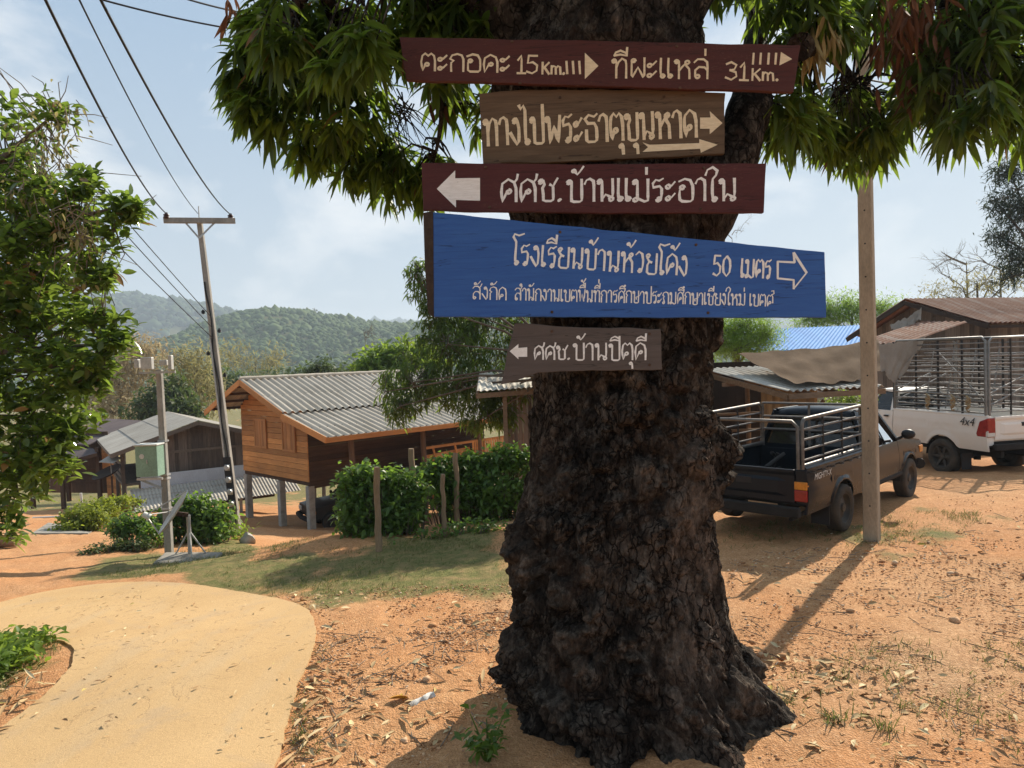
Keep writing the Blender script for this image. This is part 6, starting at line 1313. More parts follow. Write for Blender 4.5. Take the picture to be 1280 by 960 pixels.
# ============================================================ TREES, HEDGES AND WEEDS
def broad(L=1.0, W=.22, fold=.25, segs=4): return leafblade(L, W, segs, fold)
def blobpoints(blobs, jitter=1.0):
    out = []
    for c, rx, ry, rz_, n in blobs:
        p = rng.normal(0, 1, (n, 3)); p /= np.linalg.norm(p, axis=1)[:, None]; p *= (rng.random(n)**.45)[:, None]; out.append(np.asarray(c)+p*np.array((rx, ry, rz_)))
    return np.concatenate(out)
def leaves(name, pts, per, L, V0, Q0, m, parent, off, el=(.2, .5), droop=(.1, .4), spread=.05):
    n0 = rng.integers(per[0], per[1]+1, len(pts)); idx = np.repeat(np.arange(len(pts)), n0); n = len(idx)
    a = rng.uniform(0, 2*np.pi, n); e = rng.normal(el[0], el[1], n); d = np.stack([np.cos(a)*np.cos(e), np.sin(a)*np.cos(e), np.sin(e)], -1)
    P, Fq = place_leaves(pts[idx]+d*.01+rng.normal(0, spread, (n, 3)), d, np.tile([0, 0, 1.0], (n, 1))+rng.normal(0, .4, (n, 3)), rng.uniform(L[0], L[1], n), V0, Q0, rng.uniform(droop[0], droop[1], n))
    return npmesh(name, P-off, Fq, m, parent)
def pxblobs(L, dz=.8): return [(at(x, y, D), rx/F*D, min(rx, ry)/F*D*dz, ry/F*D, n) for x, y, D, rx, ry, n in L]
def planted(name, base, label, cat, group=None): return empty(name, base, 0, label, cat, group)
def twigs(mb, limbpts, tips, off, maxd, r0=.012):
    lp = np.array(limbpts)
    for p in tips:
        q_ = lp[int(np.argmin(((lp-p)**2).sum(1)))]; d = np.linalg.norm(q_-p)
        if d > maxd: q_ = p+(q_-p)/d*maxd
        m_ = (p+q_)/2+rng.normal(0, .04*d+.005, 3); mb.tube([q_-off, m_-off, p-off], [r0, r0*.6, r0*.3], 4, False)
M['bark_l'] = plain('grey_brown_bark', (.11, .085, .062), .9, .4, 5, 40, .6, .01, stretch=(1, 1, .35)); M['bark_t'] = plain('pale_twig_bark', (.20, .165, .125), .9, .3, 5, 40, .4)
M['l_jack'] = leafmat('broad_glossy_leaf', (.030, .062, .013), (.10, .155, .033), (.33, .48, .06), .42, .22, (.26, .16, .06), .015, .5)
M['l_hedge'] = leafmat('hedge_leaf', (.04, .09, .017), (.11, .185, .038), (.30, .50, .06), .42, .42); M['l_yellow'] = leafmat('yellow_green_leaf', (.10, .14, .015), (.24, .28, .035), (.46, .54, .05), .4, .5)
M['l_willow'] = leafmat('narrow_leaf', (.03, .062, .016), (.085, .135, .03), (.28, .42, .05), .42, .4, (.20, .13, .05), .01); M['l_bright'] = leafmat('bright_leaf', (.065, .12, .018), (.15, .23, .035), (.38, .54, .06), .45, .5)
M['l_dry'] = leafmat('dry_bamboo_leaf', (.23, .20, .085), (.38, .33, .15), (.46, .42, .17), .45, .8); M['l_pink'] = leafmat('pinkish_dry_leaf', (.30, .225, .13), (.46, .37, .22), (.52, .42, .24), .48, .8); M['l_mid'] = leafmat('mid_green_leaf', (.035, .06, .018), (.09, .12, .035), (.16, .24, .05), .3, .6)
M['l_dark'] = leafmat('dull_dark_leaf', (.02, .035, .022), (.05, .07, .045), (.08, .12, .05), .22, .7); M['l_feather'] = leafmat('feathery_leaf', (.07, .14, .018), (.16, .27, .035), (.44, .66, .08), .5, .55); M['l_grass'] = leafmat('grass_blade', (.06, .085, .02), (.15, .17, .045), (.2, .26, .06), .3, .7, (.32, .25, .12), .3)
# ---- big leafy tree at the left edge
b = onground(-70, 720); base = np.array((b[0]-.6, 9.0, gz1(b[0]-.6, 9.0)))
lt = planted('broadleaf_tree', base, 'broad leaved tree hung with dry vines filling the left edge', 'tree')
LB_ = [(45, 330, 8.4, 80, 85, 150), (20, 235, 8.6, 60, 55, 80), (75, 270, 8.2, 52, 46, 75), (35, 415, 8.3, 78, 70, 130), (110, 240, 8.1, 30, 24, 20), (152, 262, 8.0, 24, 12, 12), (140, 300, 8.0, 16, 10, 6), (150, 405, 8.0, 12, 8, 5), (35, 510, 8.2, 80, 60, 120), (90, 462, 8.0, 50, 46, 60), (20, 590, 8.1, 62, 50, 80), (136, 428, 7.9, 18, 14, 10), (110, 400, 8.0, 24, 22, 18), (60, 150, 8.4, 34, 40, 16), (-60, 300, 8.8, 110, 120, 180), (-60, 480, 8.8, 100, 110, 150), (-20, 180, 8.9, 60, 60, 60), (62, 560, 8.0, 40, 40, 45), (60, 345, 9.2, 66, 60, 70), (10, 650, 8.2, 34, 24, 24), (160, 268, 8.0, 22, 14, 16), (146, 430, 8.0, 20, 16, 16), (128, 350, 8.0, 22, 18, 16), (120, 480, 8.0, 18, 16, 12), (118, 330, 8.1, 22, 28, 14), (-160, 380, 9.4, 120, 160, 160)]
pts = blobpoints(pxblobs([(a, b, c, d, e, int(n*.86)) for a, b, c, d, e, n in LB_], .9)); V0, Q0 = broad(1, .23, .3)
mb = MB(); tp = [base-np.array((0, 0, .3)), base+np.array((.1, 0, 1.6)), at(-60, 420, 8.9), at(-40, 250, 8.8)]; mb.tube([p-base for p in tp], [.24, .20, .15, .06], 12)
lim = list(np.array(tp[1:]))
for (x, y, D) in ((55, 330, 8.5), (90, 270, 8.3), (40, 430, 8.4), (90, 460, 8.1), (40, 520, 8.3), (20, 600, 8.3), (130, 430, 8.0), (145, 260, 8.0), (60, 150, 8.4), (10, 200, 8.7), (-160, 350, 9.4)):
    e = at(x, y, D); s = tp[1]+(tp[3]-tp[1])*min(.9, max(.1, (560-y)/420)); m_ = (s+e)/2+np.array((0, 0, .15)); mb.tube([s-base, m_-base, e-base], [.07, .045, .015], 8); lim += [s*(1-t)+e*t for t in np.linspace(.3, 1, 5)]
twigs(mb, lim, pts[::2], base, .5, .010); mb.build('trunk', M['bark_l'], lt, True, fix=False)
leaves('crown', pts, (8, 12), (.11, .18), V0, Q0, M['l_jack'], lt, base, (.25, .5), (.1, .35), .05)
vp = blobpoints(pxblobs([(60, 185, 8.3, 40, 50, 40), (70, 130, 8.3, 26, 30, 14), (95, 290, 7.9, 30, 40, 26), (40, 250, 8.1, 30, 30, 18), (108, 330, 7.9, 12, 50, 12)])); mb = MB()
for p in vp: q_ = p+rng.normal(0, .25, 3)*(1, .5, 1.3); mb.tube([p-base, (p+q_)/2+rng.normal(0, .05, 3)-base, q_-base], [.006, .005, .003], 4, False)
v_o = mb.build('dry_vine', M['bark_t'], lt, True, fix=False); v_o['label'] = 'tangle of dry brown vine stems on the tree top'
leaves('vine_leaves', vp, (2, 4), (.04, .09), V0, Q0, M['l_dry'], lt, base, (-.5, .5), (.2, .6), .1)
# ---- hedges by the teak house, in blocks of loose climbing leaves
def hedge(name, L, label, m, leaf, group=None, stems=True, per=(4, 7), el=(.1, .6), W=.26):
    p0 = pxblobs(L); c = np.mean([k[0] for k in p0], 0); base = np.array((c[0], c[1], gz1(c[0], c[1]))); o = planted(name, base, label, 'hedge' if 'hedge' in name else 'bush', group)
    pts = blobpoints(p0); zg = gz(pts[:, 0], pts[:, 1]); pts = pts[pts[:, 2] > zg+.02]; V0, Q0 = broad(1, W, .25, 3); leaves('foliage', pts, per, leaf, V0, Q0, m, o, base, el, (.1, .5), leaf[0]*.7)
    mb = MB()
    for p in pts[::6]: g_ = np.array((p[0]*.8+c[0]*.2, p[1]*.8+c[1]*.2, 0)); g_[2] = gz1(g_[0], g_[1])-.05; mb.tube([g_-base, (g_+p)/2+rng.normal(0, .04, 3)-base, p-base], [.012, .009, .004], 4, False)
    mb.build('stems', M['bark_l'], o, True, fix=False); return o
hg = 'leafy hedges along the teak house fence'
hedge('hedge', [(455, 605, 11.6, 36, 26, 260), (495, 612, 11.8, 36, 28, 260), (450, 640, 11.5, 32, 30, 220), (495, 645, 11.6, 34, 30, 240), (465, 668, 11.4, 36, 16, 110), (522, 625, 11.9, 18, 30, 90)], 'dense leafy hedge block left of the second fence post', M['l_hedge'], (.08, .14), hg)
hedge('hedge', [(550, 590, 12.6, 34, 20, 160), (590, 585, 12.8, 38, 22, 200), (635, 575, 12.9, 38, 22, 200), (600, 620, 12.6, 50, 32, 360), (560, 615, 12.5, 26, 30, 120), (640, 620, 12.7, 40, 36, 240), (680, 600, 12.9, 40, 40, 120)], 'dense leafy hedge running behind the mango trunk', M['l_hedge'], (.08, .14), hg)
hedge('ground_bush', [(600, 662, 11.4, 50, 14, 130), (545, 672, 11.2, 40, 12, 90), (500, 690, 10.6, 45, 10, 80), (430, 700, 10.5, 40, 9, 60), (620, 690, 10.3, 40, 12, 60)], 'low straggling green undergrowth at the foot of the hedge', M['l_hedge'], (.05, .10), None, True, (3, 6))
hedge('clipped_hedge', [(105, 650, 17.4, 36, 18, 300), (84, 668, 17.0, 24, 16, 180), (122, 638, 18.2, 30, 14, 200), (145, 630, 19.2, 26, 10, 140), (160, 628, 20, 20, 8, 90)], 'yellow green clipped hedge by the dirt track, lower left', M['l_yellow'], (.07, .12), None, True, (5, 8))
hedge('bush', [(170, 655, 14.4, 26, 20, 150), (150, 662, 14.2, 18, 14, 80), (190, 668, 14.0, 20, 14, 70)], 'light green bush left of the cabinet pole', M['l_hedge'], (.07, .12), 'bushes around the two left poles')
hedge('bush', [(240, 640, 15.0, 34, 22, 240), (270, 650, 15.2, 24, 24, 150), (215, 655, 14.8, 22, 20, 110), (255, 665, 14.8, 30, 14, 100)], 'dark green bush between the cabinet pole and the leaning pole', M['l_hedge'], (.09, .16), 'bushes around the two left poles')
hedge('bush', [(297, 690-22, 16.0, 14, 12, 40), (285, 672, 15.6, 12, 8, 24)], 'small strap leaved clump at the foot of the leaning pole', M['l_bright'], (.14, .24), 'bushes around the two left poles', True, (4, 6), (.8, .3), .12)
hedge('ground_bush', [(140, 685, 13.6, 24, 12, 110), (115, 692, 13.4, 18, 7, 60), (175, 682, 13.6, 18, 8, 50)], 'dull low scrub on the edge of the bank by the dirt track', M['l_mid'], (.05, .09), None, True, (4, 6))
M['fpost'] = plain('sun_bleached_fence_post', (.26, .185, .115), .9, .3, 4, 40, .5, .006, stretch=(1, 1, .2))
def fpost(x0, y0, x1, y1, D, r, label):
    t = at(x1, y1, D); b_ = at(x0, y0, D); g_ = gz1(b_[0], b_[1]); b_[2] = g_; mb = MB(); n = 9
    mb.tube([(0, 0, -.2)]+[(t-b_)*k+rng.normal(0, .008, 3) for k in np.linspace(.0, 1, n)], [r]+[r*(1-.12*k+.06*math.sin(k*9)) for k in np.linspace(0, 1, n)], 9); o = mb.build('fence_post', M['fpost'], None, True, loc=b_); tag(o, label, 'fence post', 'round wooden posts of the hedge fence')
fpost(473, 697, 471, 583, 10.3, .05, 'nearest wooden fence post in front of the leafy hedge'); fpost(519, 640, 514, 561, 12.3, .055, 'leaning wooden fence post at the gap between hedge blocks'); fpost(556, 668, 553, 592, 11.3, .04, 'short thin fence post left of the mango trunk'); fpost(571, 640, 570, 565, 12.3, .05, 'pale fence post top showing over the hedge')
# ---- narrow leaved tree behind the signs
b = at(735, 560, 14.6); base = np.array((b[0], b[1], gz1(b[0], b[1]))); nt_ = planted('narrow_leaved_tree', base, 'drooping narrow leaved tree in front of the teak house roof', 'tree')
NB = [(560, 430, 17, 60, 40, 150), (600, 395, 17.5, 55, 45, 150), (515, 478, 16.6, 36, 34, 90), (575, 478, 16.5, 56, 36, 150), (625, 490, 16.6, 40, 40, 100), (524, 345, 17, 16, 34, 40), (545, 385, 17, 26, 35, 70), (640, 440, 17.5, 50, 50, 120), (500, 508, 16.4, 22, 20, 30), (610, 520, 16.3, 40, 20, 60), (660, 380, 18, 60, 60, 130), (560, 330, 17.5, 30, 35, 60), (480, 490, 16.8, 14, 18, 14), (700, 440, 15.5, 50, 40, 110), (720, 370, 14.4, 62, 52, 330), (800, 360, 14.4, 66, 52, 360), (770, 410, 14.2, 70, 34, 220)]
pts = blobpoints(pxblobs(NB, .9)); V0, Q0 = leafblade(1, .11, 3, .3); mb = MB(); tp = [base-np.array((0, 0, .3)), base+np.array((.1, 0, 1.5)), at(720, 440, 14.8), at(700, 370, 15.4)]; mb.tube([p-base for p in tp], [.14, .12, .08, .03], 9); lim = list(np.array(tp[1:]))
for x, y, _, _, _, _ in NB: e = at(x, y, 16.0 if x < 690 else 14.4); s = tp[1]*.35+tp[2]*.65; mb.tube([s-base, (s+e)/2+np.array((0, 0, .2))-base, e-base], [.04, .028, .01], 6); lim += [s*(1-t)+e*t for t in np.linspace(.3, 1, 5)]
twigs(mb, lim, pts[::2], base, .5, .009); mb.build('trunk', M['bark_l'], nt_, True, fix=False); leaves('crown', pts, (9, 14), (.13, .22), V0, Q0, M['l_willow'], nt_, base, (-.45, .5), (.2, .6), .06)
# ---- mid-distance trees
def far_tree(name, L, label, m, leaf, group, trunk=None, per=(5, 9), W=.22, el=(0, .6), spread=.12, tr=.14):
    p0 = pxblobs(L, .9); c = np.mean([k[0] for k in p0], 0); zmin = min(k[0][2]-k[3] for k in p0); bx = c[:2] if trunk is None else at(trunk, 500, L[0][2])[:2]
    base = np.array((bx[0], bx[1], gz1(*bx))); o = planted(name, base, label, 'tree', group); pts = blobpoints(p0); V0, Q0 = leafblade(1, W, 2, .25); mb = MB(); top_ = np.array((bx[0], bx[1], c[2])); mid = (base+top_)/2+np.array((.1, 0, 0)); mb.tube([base-base-(0, 0, .4), mid-base, top_-base], [tr, tr*.8, tr*.4], 8); lim = [mid, top_]
    for k in p0: s = mid*.5+top_*.5; e = k[0]; mb.tube([s-base, (s+e)/2-base+np.array((0, 0, .15)), e-base], [tr*.4, tr*.25, tr*.1], 6); lim += [s*(1-t)+e*t for t in np.linspace(.3, 1, 5)]
    twigs(mb, lim, pts[::3], base, leaf[1]*5, tr*.1); mb.build('trunk', M['bark_l'], o, True, fix=False); leaves('crown', pts, per, leaf, V0, Q0, m, o, base, el, (.1, .4), spread); return o
gm = 'trees between the houses and the hills'
far_tree('bright_tree', [(485, 452, 32, 36, 18, 170), (512, 445, 32, 26, 16, 100), (462, 462, 32, 22, 10, 60), (535, 455, 32, 28, 22, 100)], 'bright green tree behind the right end of the teak roof', M['l_bright'], (.25, .45), gm, 505, spread=.25)
far_tree('round_tree', [(400, 463, 48, 16, 10, 60), (396, 468, 48, 20, 8, 60)], 'small dark green tree peeping over the middle of the teak roof', M['l_mid'], (.3, .5), gm, spread=.3)
far_tree('dry_bamboo', [(155, 470, 52, 50, 44, 300), (120, 480, 54, 40, 40, 200), (180, 440, 52, 30, 24, 110), (140, 515, 50, 50, 20, 140)], 'pinkish tan dry bamboo clump behind the far left roofs', M['l_pink'], (.35, .7), gm, spread=.45, W=.10, el=(-.2, .6))
far_tree('dry_bamboo', [(245, 470, 56, 32, 40, 190), (262, 495, 55, 26, 24, 100), (225, 452, 57, 26, 20, 80)], 'tan green bamboo clump behind the grey barn', M['l_dry'], (.35, .7), gm, spread=.45, W=.10, el=(-.2, .6))
far_tree('leafy_tree', [(210, 495, 46, 30, 28, 170), (190, 512, 46, 40, 16, 130), (225, 515, 45, 36, 12, 110)], 'green leafy tree directly behind the grey barn roof', M['l_mid'], (.3, .55), gm, spread=.3)
far_tree('dry_bamboo', [(290, 445, 90, 20, 24, 70), (345, 450, 95, 18, 20, 60), (320, 460, 92, 22, 14, 60)], 'pale thin bamboo on the slope over the teak ridge', M['l_dry'], (.5, .9), gm, spread=.6, W=.1)
far_tree('leafy_tree', [(300, 482, 70, 50, 12, 170), (262, 472, 75, 34, 12, 110), (370, 474, 72, 60, 8, 130), (430, 470, 70, 40, 10, 120)], 'loose row of hazy green growth below the hill', M['l_mid'], (.4, .7), gm, spread=.5)
def bare_tree(name, px, py0, py1, D, wid, label, group, n=70, m=None, tr=.12):
    b_ = at(px, py0, D); g_ = gz1(b_[0], b_[1]); base = np.array((b_[0], b_[1], min(g_, b_[2]))); t_ = at(px, py1, D)-base; o = planted(name, base, label, 'tree', group); mb = MB(); w_ = wid/F*D
    mb.tube([(0, 0, -.3), t_*.5+np.array((.1, 0, 0)), t_*.95], [tr, tr*.7, tr*.15], 7); hh = t_[2]
    def br(p, d, L, r, dep):
        e = p+d*L; mb.tube([p, (p+e)/2+rng.normal(0, .06*L, 3), e], [r, r*.75, r*.4], 5, False)
        if dep:
            for _ in range(3): q_ = unit(d+rng.normal(0, .5, 3)+np.array((0, 0, .15))); br(p+d*L*rng.uniform(.4, 1), q_, L*rng.uniform(.5, .75), r*.5, dep-1)
    span = abs(py0-py1)/F*D
    for k in range(max(5, n//10)):
        a = rng.uniform(0, 6.28); z = 1-rng.uniform(.05, .9)*min(1, (w_*2.2)/hh); br(t_*z, unit((math.cos(a), math.sin(a)*.7, rng.uniform(.2, .9))), w_*rng.uniform(.4, .75), tr*.3, 3)
    mb.build('branches', m or M['bark_t'], o, True, fix=False); return o
bare_tree('bare_tree', 456, 470, 412, 100, 18, 'grey leafless tree against the hill, right of the pole', gm, 60, tr=.2)
bare_tree('bare_tree', 1208, 420, 318, 48, 60, 'pale leafless tree over the ridge of the rusty barn', gm, 120, tr=.16)
bare_tree('bare_tree', 1250, 420, 325, 50, 40, 'pale leafless tree at the right edge over the barn', gm, 90, tr=.16)
bare_tree('bare_tree', 915, 470, 285, 42, 34, 'thin bare twigs sticking up right of the blue board', gm, 70, tr=.10)
far_tree('tan_tree', [(1240, 352, 47, 40, 18, 60), (1200, 360, 47, 40, 16, 50), (1170, 366, 47, 30, 10, 30), (1275, 340, 47, 26, 24, 46)], 'thin tan leaved tree behind the rusty roof', M['l_dry'], (.2, .38), gm, spread=.35, W=.12)
far_tree('feathery_tree', [(930, 410, 25, 36, 22, 420), (900, 425, 25, 30, 24, 330), (955, 420, 25, 24, 18, 200), (890, 400, 25, 30, 30, 200), (925, 435, 24.5, 36, 12, 220)], 'bright feathery green tree between the trunk and the blue roof', M['l_feather'], (.10, .2), gm, spread=.16, W=.09, per=(8, 12), tr=.1)
far_tree('feathery_tree', [(1060, 385, 42, 44, 18, 400), (1035, 395, 42, 30, 14, 220), (1095, 388, 42, 30, 16, 220), (1010, 400, 42, 24, 10, 110), (1125, 392, 42, 26, 14, 130)], 'bright feathery green tree behind the blue roof and tan pole', M['l_feather'], (.16, .32), gm, spread=.28, W=.09, per=(8, 12), tr=.13)
far_tree('feathery_tree', [(1060, 500, 15.6, 34, 14, 90), (1040, 510, 15.4, 26, 10, 50)], 'small leafy sapling in the gap beside the bamboo wall', M['l_bright'], (.08, .16), gm, spread=.08, W=.12, tr=.03)
far_tree('dark_conifer', [(1262, 215, 34, 26, 18, 130), (1270, 258, 34, 34, 22, 220), (1250, 295, 34, 18, 14, 80), (1268, 325, 34, 20, 30, 160), (1310, 280, 34, 50, 80, 260), (1243, 250, 34, 14, 8, 18), (1255, 350, 34, 12, 10, 16)], 'dull dark tree rising at the right edge under the mango leaves', M['l_dark'], (.18, .35), gm, trunk=1310, spread=.2, W=.10, per=(7, 11), tr=.25)
# fill beyond the frame's left and right so that the scene goes on
far_tree('leafy_tree', [(-200, 440, 40, 120, 80, 300), (-320, 430, 42, 120, 90, 260)], 'leafy tree beyond the left edge of the yard', M['l_mid'], (.3, .6), gm, spread=.35)
# ============================================================ GROUND LITTER, STONES, GRASS
def scatter_px(n, polypx):
    """random ground points: uniform inside an outline drawn on the photo, followed down to the ground"""
    W_ = np.array(zone(polypx)); lo, hi = W_.min(0), W_.max(0); out = []
    while sum(map(len, out)) < n:
        p = lo+(hi-lo)*rng.random((n*3, 2)); out.append(p[inpoly(p[:, 0], p[:, 1], [tuple(k) for k in W_])])
    p = np.concatenate(out)[:n]; p = p[~inpoly(p[:, 0], p[:, 1], road_w)]; return p
def scatter_road(n, px):
    W_ = np.array(zone(px)); lo, hi = W_.min(0), W_.max(0); p = lo+(hi-lo)*rng.random((n*4, 2)); return p[inpoly(p[:, 0], p[:, 1], road_w) & inpoly(p[:, 0], p[:, 1], [tuple(k) for k in W_])][:n]
def gsurf(p): return gz(p[:, 0], p[:, 1])
def flatleaves(name, pts, L, m, label, W=.17, cat='fallen leaves', curl=.5, lift=.012):
    n = len(pts); a = rng.uniform(0, 2*np.pi, n); d = np.stack([np.cos(a), np.sin(a), rng.normal(.05, .14, n)], -1); V0, Q0 = leafblade(1, W, 3, curl)
    B = np.c_[pts, gsurf(pts)+lift+rng.uniform(0, .03, n)]; P, Fq = place_leaves(B, d, np.tile([0, 0, 1.0], (n, 1))+rng.normal(0, .35, (n, 3)), rng.uniform(L[0], L[1], n), V0, Q0, rng.uniform(-.1, .35, n)); o = npmesh(name, P, Fq, m); return tag(o, label, cat, kind='stuff')
M['litter'] = None; t = NT('dry_fallen_leaf'); r = t.island(); M['litter'] = t.bsdf(t.ramp(r, [(0, (.22, .12, .06)), (.35, (.40, .25, .12)), (.7, (.56, .41, .22)), (.93, (.64, .52, .31)), (1, (.42, .30, .05))]), .85, 0, .15)
R_near = [(395, 800), (640, 760), (640, 958), (352, 958)]; R_right = [(905, 700), (1300, 640), (1400, 958), (940, 958)]; R_bank = [(345, 745), (640, 730), (640, 800), (400, 800)]
def clumpy(p, s, k, seed): return p[rng.random(len(p)) < np.clip(.42+k*fbm(p[:, 0], p[:, 1], s, seed), 0, 1)]
P1 = np.concatenate([clumpy(scatter_px(160, [(380, 850), (600, 830), (640, 958), (352, 958)]), 1.6, 2.2, 3), clumpy(scatter_px(200, R_near), 1.2, 1.8, 5), clumpy(scatter_px(260, R_bank), 1.2, 1.6, 6), clumpy(scatter_px(380, [(930, 830), (1300, 790), (1400, 958), (1000, 958)]), 1.4, 1.8, 8), clumpy(scatter_px(300, R_right), 1.2, 1.6, 9), clumpy(scatter_px(420, [(930, 820), (1010, 800), (1100, 900), (1010, 958)]), 2, 1.2, 4)])
flatleaves('fallen_leaves', P1, (.035, .12), M['litter'], 'dry curled mango leaves strewn over the earth')
P0_ = scatter_road(150, [(0, 760), (200, 735), (395, 775), (390, 830), (350, 958), (-60, 958)]); flatleaves('fallen_leaves', P0_, (.02, .07), M['litter'], 'few small dry leaves blown onto the concrete road', .17, 'fallen leaves', .5, .03)
P2 = np.concatenate([scatter_px(50, [(380, 880), (620, 850), (640, 958), (352, 958)]), scatter_px(120, [(0, 820), (60, 860), (0, 930), (-60, 950), (-60, 860)])])
flatleaves('fallen_leaves', P2, (.10, .22), M['litter'], 'long pale dead leaves in loose heaps beside the road', .08)
def stones(name, pts, r, m, label):
    n = len(pts); s = r[0]+(r[1]-r[0])*rng.random(n)**3; c = np.c_[pts, gsurf(pts)+s*.25]; ic, icF = (ico1V, ico1F)
    nz_ = 1+.22*np.sin((ic@np.array([2.1, 3.2, 1.3]))[None]*1.5+rng.random(n)[:, None]*6.28)+.15*np.sin((ic@np.array([-3.3, 2.1, 2.7]))[None]*2+rng.random(n)[:, None]*6.28)
    V = c[:, None]+ic[None]*nz_[..., None]*s[:, None, None]*np.stack([rng.uniform(.8, 1.4, n), rng.uniform(.7, 1.1, n), rng.uniform(.45, .8, n)], -1)[:, None]; o = npmesh(name, V.reshape(-1, 3), (icF[None]+(np.arange(n)*len(ic))[:, None, None]).reshape(-1, 3), m, None, True); return tag(o, label, 'stones', kind='stuff')
t = NT('laterite_stone'); M['stone'] = t.bsdf(t.mix(.6, t.ramp(t.island(), [(0, (.30, .15, .075)), (.4, (.48, .26, .13)), (.8, (.58, .38, .23)), (1, (.62, .50, .37))]), t.rng(t.noise(40, 4), .2, .8, .6, 1.3), 'MULTIPLY'), .95, 0, .1)
P3 = np.concatenate([scatter_px(9000, R_right), scatter_px(6000, R_near), scatter_px(2200, R_bank), scatter_px(900, [(905, 690), (1100, 640), (1280, 600), (1400, 640), (1300, 700)])]); stones('gravel', P3, (.003, .015), M['stone'], 'small reddish gravel and clods on the earth')
P3 = np.concatenate([scatter_px(70, R_right), scatter_px(20, R_near)]); stones('gravel', P3, (.015, .045), M['stone'], 'larger earth clods and stones')
# twigs
pt = np.concatenate([scatter_px(170, R_near), scatter_px(220, R_right)]); mb = MB()
for p in pt:
    a = rng.uniform(0, 6.28); L = rng.uniform(.06, .32); z = gz1(*p)+.012; d = np.array((math.cos(a), math.sin(a), 0)); q0 = np.array((*p, z)); mb.tube([q0, q0+d*L*.5+rng.normal(0, .015, 3)*(1, 1, .3), q0+d*L], [.004, .0035, .002], 4, False)
tag(mb.build('twigs', M['bark_t'], None, True, fix=False), 'thin dry twigs scattered on the earth', 'twigs', kind='stuff')
# grass
def grassblades(name, pts, h, m, label, per=6, W=.02, lean=.5, parent=None):
    idx = np.repeat(np.arange(len(pts)), per); n = len(idx); a = rng.uniform(0, 6.28, n); e = rng.normal(1.05, lean*.5, n); d = np.stack([np.cos(a)*np.cos(e), np.sin(a)*np.cos(e), np.abs(np.sin(e))], -1); B = np.c_[pts[idx]+rng.normal(0, .025, (n, 2)), np.zeros(n)]; B[:, 2] = np.repeat(gsurf(pts), per)-.01
    V0, Q0 = leafblade(1, W, 3, .3); P, Fq = place_leaves(B, d, np.tile([.3, .2, 1.0], (n, 1))+rng.normal(0, .3, (n, 3)), h[0]+(h[1]-h[0])*rng.random(n), V0, Q0, rng.uniform(.1, .7, n)); o = npmesh(name, P, Fq, m); return tag(o, label, 'grass', kind='stuff') if parent is None else o
Pb = clumpy(scatter_px(9000, [(640, 735), (560, 740), (480, 746), (400, 750), (345, 744), (260, 729), (120, 722), (140, 700), (210, 690), (300, 678), (430, 690), (640, 650)]), 1.0, 1.3, 12); grassblades('grass', Pb, (.03, .11), M['l_grass'], 'short dry green grass on the bank below the hedge', 5, .035)
Pr = np.concatenate([clumpy(scatter_px(700, [(1040, 668), (1110, 640), (1220, 640), (1230, 655), (1140, 680), (1060, 690)]), 1.4, 1.8, 3), clumpy(scatter_px(500, [(900, 690), (1050, 676), (1050, 640), (900, 650)]), 1.4, 1.4, 4), clumpy(scatter_px(420, [(960, 860), (1100, 800), (1280, 800), (1300, 955), (1010, 955)]), 1.1, 2.2, 6)]); grassblades('grass', Pr, (.03, .12), M['l_grass'], 'sparse grass tufts in the dirt yard', 6, .03)
Pl = clumpy(scatter_px(260, [(352, 958), (372, 858), (398, 800), (415, 800), (395, 860), (400, 958)]), 1.5, 1.5, 2); grassblades('grass', Pl, (.03, .10), M['l_grass'], 'thin grass along the edge of the concrete road', 5, .035)
for k, (px, py, hh) in enumerate(((1040, 905, .24), (1105, 915, .2), (985, 880, .16), (1130, 885, .14))):
    p = onground(px, py); pp = np.tile(p[:2], (9, 1))+rng.normal(0, .03, (9, 2)); o = grassblades('grass_tuft', pp, (hh*.5, hh), M['l_grass'], '', 7, .022, .5, parent=True); tag(o, ['taller grass tuft right of the mango root', 'small dry grass tuft near the bottom right corner', 'grass tuft touching the mango root', 'low grass tuft in the right foreground'][k], 'grass tuft', 'grass tufts in the right foreground')
# leafy weeds on the left verge
Pv = scatter_px(420, [(-50, 768), (10, 772), (55, 782), (78, 797), (50, 828), (0, 856), (-60, 880)]); zv = gsurf(Pv); V0, Q0 = broad(1, .2, .25, 3); pts = np.c_[Pv, zv+rng.uniform(.01, .16, len(Pv))]
wv = leaves('verge_weeds', pts, (5, 8), (.07, .15), V0, Q0, M['l_bright'], None, np.zeros(3), (.5, .4), (.2, .7), .03); tag(wv, 'bright green leafy weeds on the left verge inside the bend', 'weeds', kind='stuff')
grassblades('grass', scatter_px(500, [(-50, 768), (10, 772), (60, 782), (90, 797), (50, 838), (0, 866), (-60, 890)]), (.05, .16), M['l_grass'], 'green grass among the verge weeds', 5, .03)
# weed at the foot of the trunk
p = onground(610, 955); base = np.array((p[0], p[1], p[2])); wd = planted('weed', base, 'leafy green weed growing at the left foot of the mango trunk', 'plant'); mb = MB(); tips_ = []
for k in range(9): a = rng.uniform(0, 6.28); e = base+np.array((.13*math.cos(a), .10*math.sin(a), rng.uniform(.12, .36))); mb.tube([(0, 0, -.02), (e-base)*.5+np.array((0, 0, .03)), e-base], [.006, .005, .003], 5); tips_ += [base+(e-base)*t for t in (.5, .75, 1)]
mb.build('stems', M['l_hedge'], wd, True); leaves('foliage', np.array(tips_), (3, 5), (.05, .10), V0, Q0, M['l_hedge'], wd, base, (.3, .4), (.2, .5), .015)
for px, py in ((640, 905), (575, 958)):
    pass
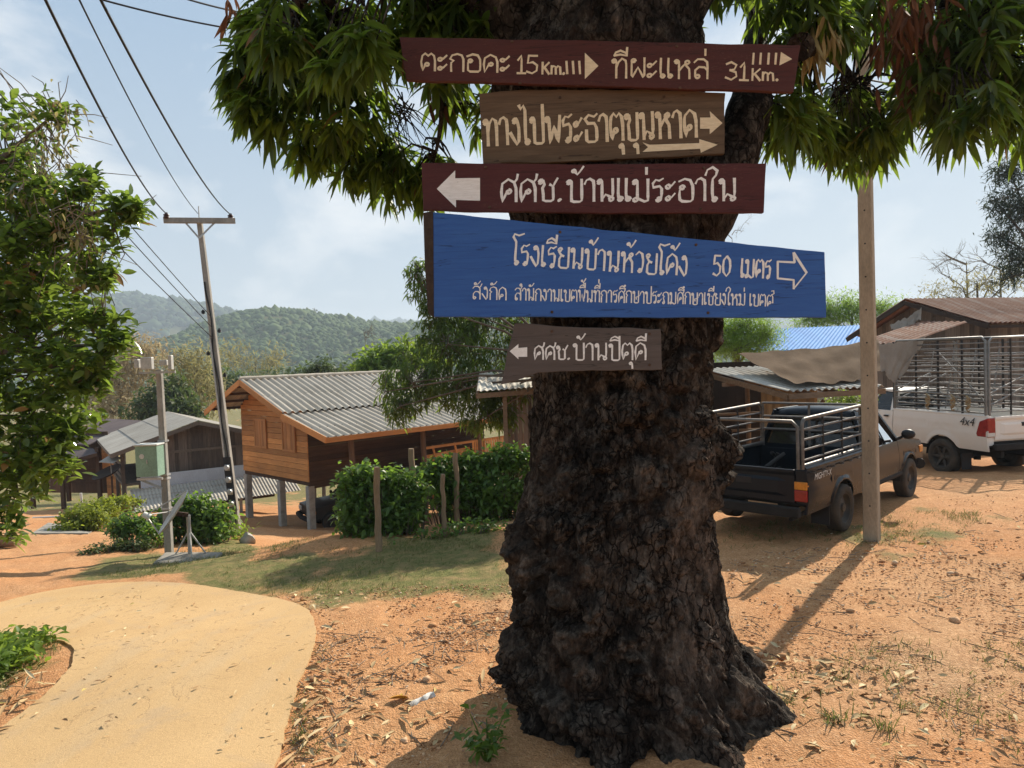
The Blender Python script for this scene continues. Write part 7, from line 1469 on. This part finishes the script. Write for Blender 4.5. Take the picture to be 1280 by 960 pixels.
# rubbish and bits
p = onground(528, 880); mb = MB(); ang = np.linspace(0, 2*math.pi, 14)
mb.grid([[(x, (.026+.010*math.sin(x*80+w*2))*math.cos(w), .03+(.02+.010*math.cos(x*65+w*3))*math.sin(w)) for w in ang] for x in np.linspace(-.10, .10, 14)])
M['trash'] = plain('dirty_white_plastic', (.60, .58, .54), .5, .25, 12, 60, .4, .004); o = mb.build('crumpled_wrapper', M['trash'], None, True, loc=p); o.rotation_euler = (0, R(-8), R(35)); tag(o, 'crumpled dirty white plastic wrapper lying among dead leaves', 'litter')
p = onground(512, 878); mb = MB(); V1, Q1 = leafblade(.16, .04, 4, .6); mb.add(V1, [tuple(k) for k in Q1]); M['yl'] = plain('orange_leaf', (.45, .22, .03), .7, .2, 20, 90, .2); o = mb.build('orange_leaf', M['yl'], None, True, loc=p+np.array((0, 0, .03))); o.rotation_euler = (R(20), R(-10), R(200)); tag(o, 'single orange leaf beside the white wrapper', 'leaf')
p = onground(8, 684); mb = MB(); mb.tube([(-1.3, .2, .12), (-.4, .05, .13), (.25, 0, .12)], [.15, .14, .12], 12); mb.tube([(-.5, .05, .2), (-.3, .3, .42)], [.06, .04], 8); o = mb.build('felled_log', M['beam'], None, True, loc=p); tag(o, 'cut brown log lying at the left edge by the track', 'log')
p = onground(102, 648); mb = MB(); mb.tube([(0, 0, -.1), (.03, 0, .55), (.02, 0, .8)], .035, 8); mb.tube([(0, 0, .05), (-.9, .2, .04), (-1.6, .1, .05)], .03, 8); o = mb.build('plastic_pipe', M['white_pl'], None, True, loc=p); tag(o, 'white plastic water pipe bent up beside the concrete yard', 'pipe')
p = onground(310, 679); mb = MB(); mb.add(icoV*np.array((.16, .12, .14))*(1+.2*np.sin(icoV@np.array([3, 4, 2.]))[:, None]), [tuple(f) for f in icoF]); o = mb.build('white_stone', M['concrete'], None, True, loc=p+np.array((0, 0, .08))); tag(o, 'pale lump of concrete at the foot of the leaning pole', 'stone')
p = onground(315, 747); mb = MB(); mb.slab([[(x, y, .006+.01*math.sin(x*9)) for y in np.linspace(-.12, .12, 5)] for x in np.linspace(-.4, .4, 9)], (0, 0, -.02)); 
yp = zone([(60, 655), (150, 632), (160, 640), (110, 668), (40, 668)]); zy = [gz1(*k)+.03 for k in yp]; mb = MB(); mb.prism([(a, b_, z) for (a, b_), z in zip(yp, zy)], (0, 0, -.2)); o = mb.build('concrete_yard', M['conc_dark']); tag(o, 'grey concrete apron before the dark open house', 'yard', kind='structure')
# ============================================================ DRY SEASON HAZE
mb = MB(); mb.box((-2900, -2900, -26), (2900, 2900, 165)); t = NT('haze_air')
vol = t.N('ShaderNodeVolumePrincipled'); vol.inputs['Color'].default_value = (.74, .86, 1.0, 1); vol.inputs['Density'].default_value = .00050; vol.inputs['Anisotropy'].default_value = .12
t.t.links.new(vol.outputs[0], t.out.inputs['Volume'])
hz = mb.build('haze', t.m); tag(hz, 'pale dry season haze filling the valley air', 'haze', kind='stuff')
